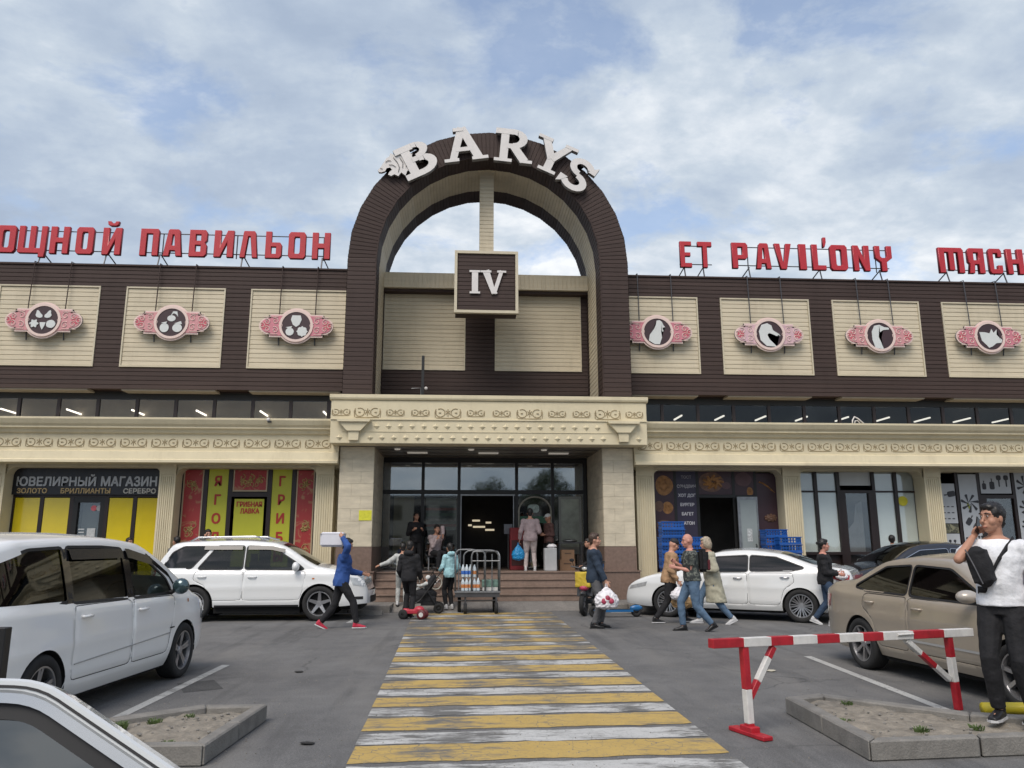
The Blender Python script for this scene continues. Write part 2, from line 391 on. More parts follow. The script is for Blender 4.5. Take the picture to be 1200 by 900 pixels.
def arc(cx, cz, rx, rz, a0, a1, n):
    return [(cx+rx*cos(radians(a0+(a1-a0)*i/n)), cz+rz*sin(radians(a0+(a1-a0)*i/n))) for i in range(n+1)]
def rrect(x0, x1, z0, z1, r, n=4):
    return arc(x1-r, z1-r, r, r, 0, 90, n)+arc(x0+r, z1-r, r, r, 90, 180, n)+arc(x0+r, z0+r, r, r, 180, 270, n)+arc(x1-r, z0+r, r, r, 270, 360, n)
# ================================================================ GROUND
g = MB().add([(-900, -300, 0), (900, -300, 0), (900, 1500, 0), (-900, 1500, 0)], [(0, 1, 2, 3)]).build('ground', ASPHALT); g['kind'] = 'structure'
CT = .17
pv = MB()
pv.box(-60, -1.6, 19.55, 25, -.1, CT-.004); pv.box(3.1, 60, 19.55, 25, -.1, CT-.004)
pv.box(-1.6, 3.1, 20.3, 25, -.1, CT-.004)
pv.add([(-1.6, 19.6, .004), (3.1, 19.6, .004), (3.1, 20.3, CT-.006), (-1.6, 20.3, CT-.006)], [(0, 1, 2, 3)])
p = pv.build('pavement', PAVE); p['kind'] = 'structure'
kb_me = None
for x0, x1 in ((-30.6, -1.6), (3.1, 32.1)):
    n = int((x1-x0)/1.0); 
    if kb_me is None:
        ko = MB().box(0, .985, 19.4, 19.55, -.05, CT).build('kerb', CONCRETE, bevel=.015); ko['kind'] = 'structure'; kb_me = ko.data; ko.location.x = x0; st = 1
        kroot = ko
    else: st = 0
    for i in range(st, n):
        k = link('kerb', kb_me); k['kind'] = 'structure'; k.location = (x0+i*1.0, 0, 0)

# zebra crossing: alternating yellow and white bands worn by wheels and feet
PY = [paint('yellow_paint_%s' % n, (.50, .345, .105), w_) for n, w_ in (('near', .555), ('middle', .52), ('far', .505))]
PW = [paint('white_paint_%s' % n, (.52, .52, .50), w_) for n, w_ in (('near', .525), ('middle', .50), ('far', .485))]
zc = bpy.data.objects.new('zebra_crossing', None); C.objects.link(zc); zc['kind'] = 'structure'; zc.location = (.7, 6, 0)
y = 4.21; i = 0
while y < 19.6:
    for col, a, b in (('y', 0, .49), ('w', .56, .93)):
        ya, yb = y+a+random.uniform(-.02, .02), y+b+random.uniform(-.02, .03)
        t = (ya-6)/13; xl = -.80-.25*t; xr = 2.10+.1*t
        w_ = 0 if ya < 9 else (1 if ya < 12.5 else 2)
        mm = (PY if col == 'y' else PW)[w_]
        sk = .09
        nseg = 36; vs = []
        for k in range(nseg+1):
            x = xl+(xr-xl)*k/nseg; dy = sk*(k/nseg)+.012*sin(k*.6+i)
            vs += [(x, ya+dy+random.uniform(-.014, .014), .004), (x, yb+dy+random.uniform(-.014, .014), .004)]
        fs = [(2*k, 2*k+2, 2*k+3, 2*k+1) for k in range(nseg)]
        MB().add(vs, fs).build('stripe', mm, zc)
        i += 1
    y += 1.03
LW = paint('bay_line_paint', (.46, .46, .44), .55)
def bay(pts, wd=.11):
    (x0, y0), (x1, y1) = pts; d = Vector((x1-x0, y1-y0)).normalized(); n = Vector((-d.y, d.x))*wd/2
    o = MB().add([(x0-n.x, y0-n.y, .004), (x1-n.x, y1-n.y, .004), (x1+n.x, y1+n.y, .004), (x0+n.x, y0+n.y, .004)], [(0, 1, 2, 3)]).build('bay_marking', LW); o['kind'] = 'structure'
bay([(-3.10, 11.3), (-3.2, 6.5)]); bay([(5.0, 11.5), (4.72, 7.75)]); bay([(-2.2, 18.1), (-2.25, 17.0)], .12)
bay([(-9.5, 18.2), (-2.4, 18.6)], .09); bay([(3.6, 19.0), (10, 18.4)], .09)

o = MB().add([(-3.26, 9.89, .003), (-2.98, 9.28, .003), (-2.62, 9.50, .003), (-2.9, 10.1, .003)], [(0, 1, 2, 3)]).build('asphalt_patch', paving('patch_asphalt', (.05, .05, .05), (.085, .085, .083), 0)); o['kind'] = 'structure'
rg = random.Random(11); gm = MB()
for k in range(2600):
    yy = 2.5+13*rg.random()**1.5; xx = rg.uniform(-.75, .85)*yy; q = rg.uniform(.003, .009)
    gm.add([(xx-q, yy, .002), (xx+q*.8, yy-q*.7, .002), (xx+q, yy+q, .002), (xx-q*.2, yy+q*.2, .002+q*1.3)], [(0, 1, 3), (1, 2, 3), (2, 0, 3)])
o = gm.build('grit', mat('grit_stone', (.20, .19, .17), .9, var=.6, scale=40)); tag(o, 'loose grit scattered over the asphalt', 'grit'); o['kind'] = 'stuff'
# ================================================================ THE PAVILION BUILDING
BX = 0.76
bld = thing('market_building', 'long market pavilion with brown siding, cream ground floor cornice and a tall entrance arch', 'building', (BX, 21.0, 0))
YW, YS, YU, YG = 21.4, 21.95, 21.9, 22.4
ROOF = 9.35
core = MB()
core.box(-40, -2.9, 24.0, 50, 0, 9.2); core.box(4.4, 45, 24.0, 50, 0, 9.2); core.box(-2.9, 4.4, 26.5, 50, 0, 9.2)
core.build('rear_block', ROOFM, bld)
def wing(x0, x1, panels, mirror):
    # parapet and brown siding around the beige fields
    br = MB()
    def field(a, b, z0, z1, mb): mb.slats((a, YU, z0), (b, YU, z0), (a, YU, z1), (b, YU, z1), (0, -1, 0), max(1, round((z1-z0)/.128)), .02)
    field(x0, x1, 8.74, ROOF, br); field(x0, x1, 5.80, 6.42, br)
    edges = [x0]+[e for p in panels for e in p]+[x1]
    for k in range(0, len(edges), 2):
        if edges[k+1]-edges[k] > .02: field(edges[k], edges[k+1], 6.42, 8.74, br)
    br.build('brown_siding', BROWN, bld, kind='stuff')
    mbk = MB().box(x0, x1, YU+.005, YU+.4, 5.83, ROOF-.02); mbk.build('parapet', BROWN, bld)
    MB().box(x0, x1, YU-.05, YU+.45, ROOF+.001, ROOF+.05).build('roof_coping', BROWN, bld)
    MB().box(x0, x1, YU+.4, 24.1, ROOF-.35, ROOF-.2).build('roof', ROOFM, bld)
    for a, b in panels:
        mb = MB(); field(a+.045, b-.045, 6.465, 8.695, mb); mb.build('beige_panel', BEIGE, bld, kind='stuff')
        t = MB().box(a, b, YU-.05, YU+.02, 8.70, 8.74).box(a, b, YU-.05, YU+.02, 6.42, 6.46).box(a, a+.04, YU-.047, YU+.02, 6.46, 8.70).box(b-.04, b, YU-.047, YU+.02, 6.46, 8.70)
        t.build('panel_trim', TRIM, bld)
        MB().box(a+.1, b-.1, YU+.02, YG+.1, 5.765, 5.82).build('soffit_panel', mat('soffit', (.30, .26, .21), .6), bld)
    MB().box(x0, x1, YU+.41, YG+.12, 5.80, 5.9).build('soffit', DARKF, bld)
wing(-40, -3.17, [(-6.00-3.45*k, -6.00-3.45*k+(2.74 if k else 2.72)) for k in range(9, -1, -1)], 0)
wing(4.69, 45, [(4.72, 6.955)]+[(7.635+3.41*k, 10.34+3.41*k) for k in range(0, 8)], 1)
# second-floor window band
def band(x0, x1, muls, fill, wy=23.9, gl=GLSD):
    MB().box(x0, x1, YG-.02, YG+.12, 5.60, 5.80).build('window_head', BLACK, bld)
    MB().box(x0, x1, wy, wy+.06, 4.6, 5.85).build('room_wall', fill, bld)
    muls = sorted(muls)
    for k, m_ in enumerate(muls):
        MB().box(m_-.045, m_+.045, YG-.03, YG+.05, 4.6, 5.6).build('mullion', DARKF, bld)
    for a, b in zip(muls[:-1], muls[1:]):
        MB().box(a+.045, b-.045, YG+.0, YG+.012, 4.6, 5.60).build('pane', gl, bld)
    MB().box(x0, x1, YG-.1, 24, 4.5, 4.6).build('band_floor', BLACK, bld)
ml = [-3.3]+[-3.76-1.063*k for k in range(0, 26)]
band(-31, -3.0, ml, mat('reflection_tone_wall', (.62, .54, .43), .8, var=.12), 23.25, GLSL)  # pale wall colour stands in for what the left glass reflects
mr = [4.95]+[5.9+1.07*k for k in range(0, 26)]
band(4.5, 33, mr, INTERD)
# fluorescent tubes hung just inside the second floor glass
tl = MB().box(-.42, .42, -.02, .02, -.02, .02)
tube0 = None
for (xs, yy) in (([-3.9-1.77*k for k in range(6)], 1), ([5.3+1.28*k for k in range(10)], 2)):
    for x in xs:
        s_ = -1 if yy == 1 else 1
        if tube0 is None:
            tube0 = tl.build('tube_light', LAMP, bld, local=True); o = tube0
        else: o = link('tube_light', tube0.data, bld)
        o.location = Vector((x, YG+(.43 if yy == 1 else .75), 5.30 if yy == 1 else 5.34))-Vector((BX, 21, 0)); o.rotation_euler = (0, -s_*.0, radians(90)); 
# ground-floor cornice: profile run along x
prof = [(21.4, 3.67), (20.78, 3.67), (20.78, 3.73), (20.83, 3.76), (20.87, 3.96), (20.95, 3.99), (20.95, 4.42), (20.88, 4.45), (20.84, 4.53), (20.76, 4.56), (20.76, 4.60), (20.70, 4.66), (20.64, 4.77), (20.64, 4.82), (22.35, 4.82), (22.35, 4.45), (21.4, 4.45)]
for x0, x1 in ((-40, -3.20), (4.70, 45)):
    MB().prismx(prof, x0, x1).build('cornice', CREAM, bld)
# frieze scrollwork, one unit per block of plaster
def scroll(cx, cz, r, turns, a0, sgn, n=9):
    return [(cx+sgn*r*(1-.72*i/n)*cos(a0+turns*2*pi*i/n), 0, cz+r*(1-.72*i/n)*sin(a0+turns*2*pi*i/n)) for i in range(n+1)]
def ornament_mb(w_, h, rr=.012):
    mb = MB()
    for sg in (-1, 1):
        cx = sg*w_*.30; r = h*.36
        mb.tube([(cx+r*1.05*cos(a), 0, r*.95*sin(a)) for a in [pi/2+sg*(-.5)+k*5.6/11*sg for k in range(12)]], rr, 4)
        mb.tube([(cx+sg*h*.12, 0, 0), (cx-sg*h*.06, -.006, 0)], [rr*1.5, rr*.8], 5)
        mb.tube([(cx+sg*r*.9, 0, -h*.42), (sg*w_*.08, 0, -h*.44), (0, 0, -h*.44)], rr, 4)
        mb.tube([(sg*w_*.09, 0, h*.18), (sg*w_*.02, 0, h*.06), (sg*w_*.09, 0, -h*.16)], rr*.9, 4)
        mb.tube([(cx+sg*r*1.0, 0, h*.30), (cx+sg*r*1.25, 0, h*.05), (cx+sg*r*1.15, 0, -h*.40)], rr*.9, 4)
    mb.tube([(0, 0, -h*.3), (0, 0, h*.30)], rr, 4); mb.tube([(-w_*.06, 0, .0), (w_*.06, 0, .0)], rr, 4)
    return mb
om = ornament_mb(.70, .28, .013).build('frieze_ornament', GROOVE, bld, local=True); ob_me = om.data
om.location = Vector((-3.75, 20.948, 4.2))-WP(bld)
x = -3.75-.79
while x > -22: link('frieze_ornament', ob_me, bld, loc=Vector((x, 20.948, 4.2))-WP(bld)); x -= .79
x = 5.15
while x < 25: link('frieze_ornament', ob_me, bld, loc=Vector((x, 20.948, 4.2))-WP(bld)); x += .79
# pilasters with fluting
def pilaster(x0, x1):
    w_ = x1-x0
    sh = MB().box(x0, x1, YW+.012, YS+.3, 0, 3.42)
    n = 6; e = w_*.12
    sh.box(x0, x0+e, YW-.012, YW+.012, .5, 3.42); sh.box(x1-e, x1, YW-.012, YW+.012, .5, 3.42)
    fw = (w_-2*e)/n
    for k in range(n): sh.box(x0+e+fw*(k+.18), x0+e+fw*(k+.82), YW-.010, YW+.013, .55, 3.36)
    sh.box(x0-.0, x1+.0, YW-.03, YW+.012, 3.42, 3.67); sh.box(x0-.02, x1+.02, YW-.05, YW+.01, .0, .5)
    sh.build('pilaster', CREAM, bld)
for a, b in ((-12.4, -11.85), (-7.92, -7.50), (-3.84, -3.36), (4.83, 5.33), (8.97, 9.47), (13.05, 13.53), (17.2, 17.7), (-16.5, -16.0), (21.3, 21.8), (-20.6, -20.1)):
    pilaster(a, b)
# lintel wall over the shops with rounded opening corners
def lintel(x0, x1):
    MB().box(x0, x1, YW+.05, YS+.25, 3.60, 4.4).build('lintel', CREAM, bld)
lintel(-40, -3.2); lintel(4.7, 45)
def fillet(x, sg):
    r = .22; pl = [(x, 3.605)]+[(x+sg*(r-r*sin(t)), 3.605-r+r*cos(t)) for t in [radians(90-q*15) for q in range(7)]]
    MB().prism(pl, YW+.06, YS-.03).build('opening_corner', CREAM, bld)
for x, s_ in ((-11.85, 1), (-7.92, -1), (-7.50, 1), (-3.84, -1), (5.33, 1), (8.97, -1), (9.47, 1), (13.05, -1), (13.53, 1), (17.2, -1)): fillet(x, s_)

# ---- entrance portal
for side, (a, b, pa, pb) in (('l', (-3.17, -2.27, -3.22, -2.20)), ('r', (3.84, 4.68, 3.77, 4.76))):
    MB().box(a+.02, b-.02, 21.02, 23.6, .17, 4.15).build('pillar_core', STONE, bld)
    # travertine tiles laid on the pillar, course by course
    z = 1.53; r_ = 0
    while z < 4.1:
        h = min(.325, 4.15-z)
        cols = [a, (a+b)/2+(.12 if r_ % 2 else -.12), b]
        for c0, c1 in zip(cols[:-1], cols[1:]):
            MB().box(c0+.002, c1-.002, 21.0-random.uniform(0, .003), 21.03, z+.002, z+h-.003).build('tile', STONE, bld)
        ys = [21.04, 21.68, 22.32, 22.96, 23.6]
        xi0, xi1 = (b-.02, b+.003) if side == 'l' else (a-.003, a+.02)
        for c0, c1 in zip(ys[:-1], ys[1:]): MB().box(xi0, xi1, c0+.002, c1-.002, z+.002, z+h-.003).build('tile', STONE, bld)
        z += h; r_ += 1
    MB().box(a-.01, b+.01, 20.985, 23.6, .9, 1.52).build('dado', STONED, bld)
    MB().box(pa, pb, 20.93, 23.6, .17, .87).build('plinth', STONED, bld)
    MB().box(pa-.02, pb+.02, 20.90, 23.6, .872, .905).build('plinth_ledge', STONED, bld)
fx0, fx1 = -3.36, 4.95
MB().box(fx0, fx1, 20.4, 21.0, 4.15, 5.28).build('portal_fascia', CREAM, bld, bevel=.01)
MB().prismx([(20.4, 5.285), (20.36, 5.30), (20.34, 5.34), (20.34, 5.43), (21.3, 5.43), (21.3, 5.285)], fx0-.04, fx1+.04).build('fascia_cap', CREAM, bld)
MB().box(fx0+.01, fx1-.01, 21.0, 24.0, 5.26, 5.30).build('portal_roof', ROOFM, bld)
MB().box(fx0-.01, fx1+.01, 20.37, 20.4, 4.765, 4.79).build('fascia_bead', CREAM, bld)
MB().box(fx0+.3, fx1-.3, 20.385, 20.4, 4.45, 4.462).build('fascia_bead', CREAM, bld)
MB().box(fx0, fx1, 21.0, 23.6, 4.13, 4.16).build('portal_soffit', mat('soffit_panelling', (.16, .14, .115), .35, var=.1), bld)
for yy in (21.5, 22.3, 23.0): MB().box(-2.2, 3.8, yy, yy+.015, 4.12, 4.131).build('soffit_joint', BLACK, bld)
for x in (-1.2, .8, 2.8): MB().box(x-.28, x+.28, 22.1, 22.3, 4.10, 4.128).build('soffit_lamp', LAMPD, bld)
for x in (-1.7, .3, 2.3): MB().lathe([(0, 4.10), (.07, 4.10), (.09, 4.128)], 12, (x, 21.4, 0)).build('soffit_spotlight', LAMPD, bld)
# scroll panels above, diamond studs below, two console brackets
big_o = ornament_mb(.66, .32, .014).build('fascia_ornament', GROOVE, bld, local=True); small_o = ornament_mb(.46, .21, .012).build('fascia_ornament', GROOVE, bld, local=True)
W0 = WP(bld)
big = [-2.38, .72, 1.82+2.0]; first_b = first_s = True
bx = [-2.42, -.33, 1.82, 3.9]
for x in bx:
    if first_b: big_o.location = Vector((x, 20.398, 4.965))-W0; first_b = False
    else: link('fascia_ornament', big_o.data, bld, loc=Vector((x, 20.398, 4.965))-W0)
for x in (-3.1, -1.70, -1.05, .4, 1.08, 2.55, 3.2, 4.62):
    if first_s: small_o.location = Vector((x, 20.398, 4.965))-W0; first_s = False
    else: link('fascia_ornament', small_o.data, bld, loc=Vector((x, 20.398, 4.965))-W0)
st = MB(); st.add([(-.085, 0, 0), (0, 0, -.085), (.085, 0, 0), (0, 0, .085), (0, -.055, 0)], [(0, 1, 4), (1, 2, 4), (2, 3, 4), (3, 0, 4)])
sto = st.build('diamond_stud', CREAM2, bld, local=True); first = True
for z, xa, n in ((4.60, -2.17, 20), (4.30, -2.33, 21)):
    for k in range(n):
        x = xa+k*.305
        if first: sto.location = Vector((x, 20.4, z))-W0; first = False
        else: link('diamond_stud', sto.data, bld, loc=Vector((x, 20.4, z))-W0)
for x in (-3.12, 4.72): link('diamond_stud', sto.data, bld, loc=Vector((x, 20.4, 4.30))-W0)
for x in (-2.75, 4.30):
    m = MB(); m.prism([(x-.44, 4.755), (x+.44, 4.755), (x+.40, 4.69), (x-.40, 4.69)], 20.20, 20.4)
    m.prism([(x-.38, 4.689), (x+.38, 4.689), (x+.17, 4.46), (x-.17, 4.46)], 20.26, 20.4); m.prism([(x-.14, 4.459), (x+.14, 4.459), (x+.12, 4.22), (x-.12, 4.22)], 20.30, 20.4)
    m.build('console_bracket', CREAM, bld)
# steps
for k in range(4):
    z1 = .87-.175*(3-k) ; y0 = 21.5-.31*(3-k) 
    mb = MB().box(-2.19, 3.76, y0, 21.9, z1-.175, z1-.03) if k < 3 else MB().box(-2.19, 3.76, y0, 21.9, z1-.175, z1-.03)
    mb.build('step', STEPM, bld, bevel=.004)
    for q in range(6): MB().box(-2.19+q*.9917+.003, -2.19+(q+1)*.9917-.003, y0-.03, y0+.33, z1-.029, z1).build('tread_slab', STEPM, bld)
MB().box(-2.19, 3.76, 21.9, 26.5, .6, .868).build('entrance_floor', STEPM, bld)
# entrance glazing
GY = 23.6
xs = [-2.30, -1.09, -.02, 1.92-.22, 2.78, 3.75]
for x in xs: MB().box(x-.045, x+.045, GY-.055, GY+.05, .87, 4.13).build('door_frame', BLACK, bld)
MB().box(-2.3, 3.8, GY-.05, GY+.045, 3.05, 3.17).build('transom', BLACK, bld); MB().box(-2.3, 3.8, GY-.05, GY+.045, 3.98, 4.13).build('door_head', BLACK, bld)
for a, b in zip(xs[:-1], xs[1:]): MB().box(a+.045, b-.045, GY, GY+.012, 3.17, 3.98).build('pane', GLSP, bld)
for a, b in ((-2.30, -1.09), (-1.09, -.02), (1.70, 2.78), (2.78, 3.75)): MB().box(a+.045, b-.045, GY+.001, GY+.013, .9, 3.05).build('pane', GLSP, bld)
for x in (-.0, 1.62): MB().box(x+(.03 if x < 1 else -.03), x+(.06 if x < 1 else 0), GY-.07, GY+.06, .87, 3.04).build('door_jamb', STEEL, bld)
MB().box(.03, 1.65, GY-.06, GY+.03, 3.0, 3.045).build('door_rail', STEEL, bld)
# the hall behind the doors
hall = MB(); hall.add([(-2.3, 26.45, .87), (3.8, 26.45, .87), (3.8, 26.45, 4.2), (-2.3, 26.45, 4.2)], [(0, 1, 2, 3)])
hall.box(-2.4, -2.3, 23.6, 26.4, .87, 4.2); hall.box(3.8, 3.9, 23.6, 26.4, .87, 4.2); hall.box(-2.3, 3.8, 23.7, 26.4, 4.2, 4.25)
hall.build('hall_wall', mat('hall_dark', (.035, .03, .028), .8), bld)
for (x, y_, z, w_) in ((.55, 26.2, 2.35, .25), (.95, 26.0, 2.28, .18), (.65, 26.3, 2.15, .4), (.35, 26.2, 2.2, .12), (1.0, 26.2, 2.05, .3)):
    MB().box(x-w_/2, x+w_/2, y_, y_+.03, z-.03, z+.03).build('hall_lamp', mat('hall_lamp', (.9, .8, .6), .4, emit=(1, .85, .6), es=.45, var=0), bld)
MB().box(-1.95, -1.35, 23.8, 23.85, .9, 3.0).build('entrance_poster', mat('drab_poster', (.30, .26, .15), .6), bld)
MB().box(-1.0, -.1, 23.85, 23.9, 2.0, 2.95).build('lit_display', mat('display_print', (.25, .30, .30), .5, var=.6, scale=4), bld)
for k, c_ in enumerate(((.35, .10, .10), (.5, .5, .5), (.2, .3, .25), (.45, .2, .2), (.15, .2, .2))):
    MB().box(-1.0, -.1, 23.83-.002*k, 23.84-.002*k, 2.1+k*.16, 2.18+k*.16).build('display_strip', mat('strip%d' % k, c_, .5, var=.4, scale=9), bld)
MB().box(2.95, 3.62, 23.5, 23.56, 1.3, 2.98).build('notice_board', mat('board_frame', (.25, .26, .24), .5), bld)
MB().box(3.02, 3.55, 23.485, 23.502, 1.5, 2.9).build('notice_sheet', mat('board_sheet', (.30, .33, .28), .4, var=.35, scale=2), bld)
# arched kiosk window with oval sign right of the door
m = MB(); ar = arc(2.24, 2.55, .48, .42, 0, 180, 12)
m.tube([(2.72, GY-.06, 1.2)]+[(p[0], GY-.06, p[1]) for p in ar]+[(1.76, GY-.06, 1.2)], .025, 6)
m.build('kiosk_arch', mat('kiosk_frame', (.35, .33, .27), .5), bld)
MB().prism(rrect(2.02, 2.36, 2.50, 2.74, .09), GY-.12, GY-.09).build('kiosk_sign', mat('kiosk_sign', (.34, .42, .38), .5, var=.45, scale=22), bld)
MB().box(1.76, 2.7, GY-.045, GY-.02, 2.2, 2.4).build('kiosk_shelf', mat('kiosk_green', (.04, .12, .07), .6), bld)

# ---- the arch
AC, AZ, RO, RI, Y0, Y1 = .76, 9.42, 3.94, 3.16, 21.0, 24.0
def ring(R, a): return (AC+R*cos(a), AZ+R*sin(a))
front = MB(); ins_b1 = MB(); ins_be = MB(); ins_b2 = MB(); ext = MB(); back = MB()
Y_A, Y_B = 21.75, 23.15
nf = 16
def strip_sec(p_o0, p_o1, p_i0, p_i1, n):
    """one facet of the arch: outer edge o0->o1, inner edge i0->i1"""
    v = lambda p, y: Vector((p[0], y, p[1]))
    front.slats(v(p_i0, Y0), v(p_o0, Y0), v(p_i1, Y0), v(p_o1, Y0), (0, -1, 0), n, .016)
    back.add([v(p_i0, Y1), v(p_o0, Y1), v(p_o1, Y1), v(p_i1, Y1)], [(0, 1, 2, 3)])
    ni = (Vector((p_i1[0], 0, p_i1[1]))-Vector((p_i0[0], 0, p_i0[1]))); nn = Vector((ni.z, 0, -ni.x)).normalized()
    cen = Vector((AC, 0, min((p_i0[1]+p_i1[1])/2, AZ))); mid = Vector(((p_i0[0]+p_i1[0])/2, 0, (p_i0[1]+p_i1[1])/2))
    if nn.dot(cen-mid) < 0: nn = -nn
    for mb, ya, yb in ((ins_b1, Y0, Y_A), (ins_be, Y_A, Y_B), (ins_b2, Y_B, Y1)):
        mb.slats(v(p_i0, ya), v(p_i0, yb), v(p_i1, ya), v(p_i1, yb), nn, n, .014)
    ext.slats(v(p_o0, Y0), v(p_o0, Y1), v(p_o1, Y0), v(p_o1, Y1), -nn, n, .014)
for k in range(nf):
    a0, a1 = pi*k/nf, pi*(k+1)/nf
    strip_sec(ring(RO, a0), ring(RO, a1), ring(RI, a0), ring(RI, a1), 6)
for s_ in (-1, 1):
    strip_sec((AC+s_*RO, 5.31), (AC+s_*RO, AZ), (AC+s_*RI, 5.31), (AC+s_*RI, AZ), 32)
front.build('arch_front', BROWN, bld, kind='stuff'); ins_b1.build('arch_reveal', BROWN, bld, kind='stuff'); ins_be.build('arch_reveal', BEIGE, bld, kind='stuff')
ins_b2.build('arch_reveal', BROWN, bld, kind='stuff'); ext.build('arch_outer_side', BROWN, bld, kind='stuff'); back.build('arch_back', BROWN, bld)
# metal edge bead on the arch mouth
pts = [(AC-RI, Y0-.01, 5.31)]+[(ring(RI, pi-pi*k/nf)[0], Y0-.01, ring(RI, pi-pi*k/nf)[1]) for k in range(nf+1)]+[(AC+RI, Y0-.01, 5.31)]
MB().tube(pts, .022, 6).build('arch_bead', BROWN, bld)
# wall inside the arch
IY = 23.5
iw = MB()
def f2(a, b, z0, z1, mb): mb.slats((a, IY, z0), (b, IY, z0), (a, IY, z1), (b, IY, z1), (0, -1, 0), max(1, round((z1-z0)/.128)), .018)
f2(-2.4, 3.92, 5.31, 6.80, iw); f2(.12, 1.03, 6.80, 9.30, iw); f2(-2.4, -2.38, 6.8, 9.3, iw); f2(3.72, 3.92, 6.8, 9.3, iw); iw.build('inner_siding', BROWN, bld, kind='stuff')
for a, b in ((-2.38, .12), (1.03, 3.72)):
    q = MB(); f2(a+.03, b-.03, 6.83, 9.23, q); q.build('inner_beige_panel', BEIGE, bld, kind='stuff')
    MB().box(a, b, IY-.05, IY, 9.231, 9.27).box(a, b, IY-.05, IY, 6.79, 6.829).box(a, a+.03, IY-.048, IY, 6.829, 9.231).box(b-.03, b, IY-.048, IY, 6.829, 9.231).build('panel_trim', TRIM, bld)
MB().box(-2.4, 3.92, IY+.005, IY+.4, 5.3, 9.7).build('inner_wall', BROWN, bld)
bm_ = MB(); bm_.slats((-2.39, 23.1, 9.29), (-2.39, 23.1, 9.77), (3.91, 23.1, 9.29), (3.91, 23.1, 9.77), (0, -1, 0), 48, .012)
bm_.build('beam_cladding', BEIGE, bld, kind='stuff')
MB().box(-2.39, 3.91, 23.105, 23.6, 9.285, 9.775).build('beam', TRIM, bld)
MB().box(-2.38, 3.90, 23.2, 23.5, 9.2, 9.284).build('beam_shadow_strip', BROWN, bld)
# post and Roman numeral box
pq = MB(); pq.slats((.50, 21.88, 9.9), (.915, 21.88, 9.9), (.50, 21.88, 12.6), (.915, 21.88, 12.6), (0, -1, 0), 22, .014); pq.build('post_cladding', BEIGE, bld, kind='stuff')
MB().box(.50, .915, 21.885, 22.25, 9.9, 12.57).build('post', BEIGE, bld)
sb = thing('numeral_sign_box', 'square brown sign box with pale border and white numeral IV hung under the arch', 'sign', (.70, 21.6, 8.08))
MB().box(-.19, 1.59, 21.64, 22.3, 8.11, 9.91).build('box', BROWN, sb)
q = MB(); q.slats((-.12, 21.64, 8.17), (1.52, 21.64, 8.17), (-.12, 21.64, 9.85), (1.52, 21.64, 9.85), (0, -1, 0), 14, .016); q.build('face_siding', BROWN, sb, kind='stuff')
MB().box(-.22, 1.62, 21.58, 21.72, 9.86, 9.94).box(-.22, 1.62, 21.58, 21.72, 8.07, 8.15).box(-.22, -.14, 21.583, 21.72, 8.15, 9.86).box(1.54, 1.62, 21.583, 21.72, 8.15, 9.86).build('border', TRIM, sb)
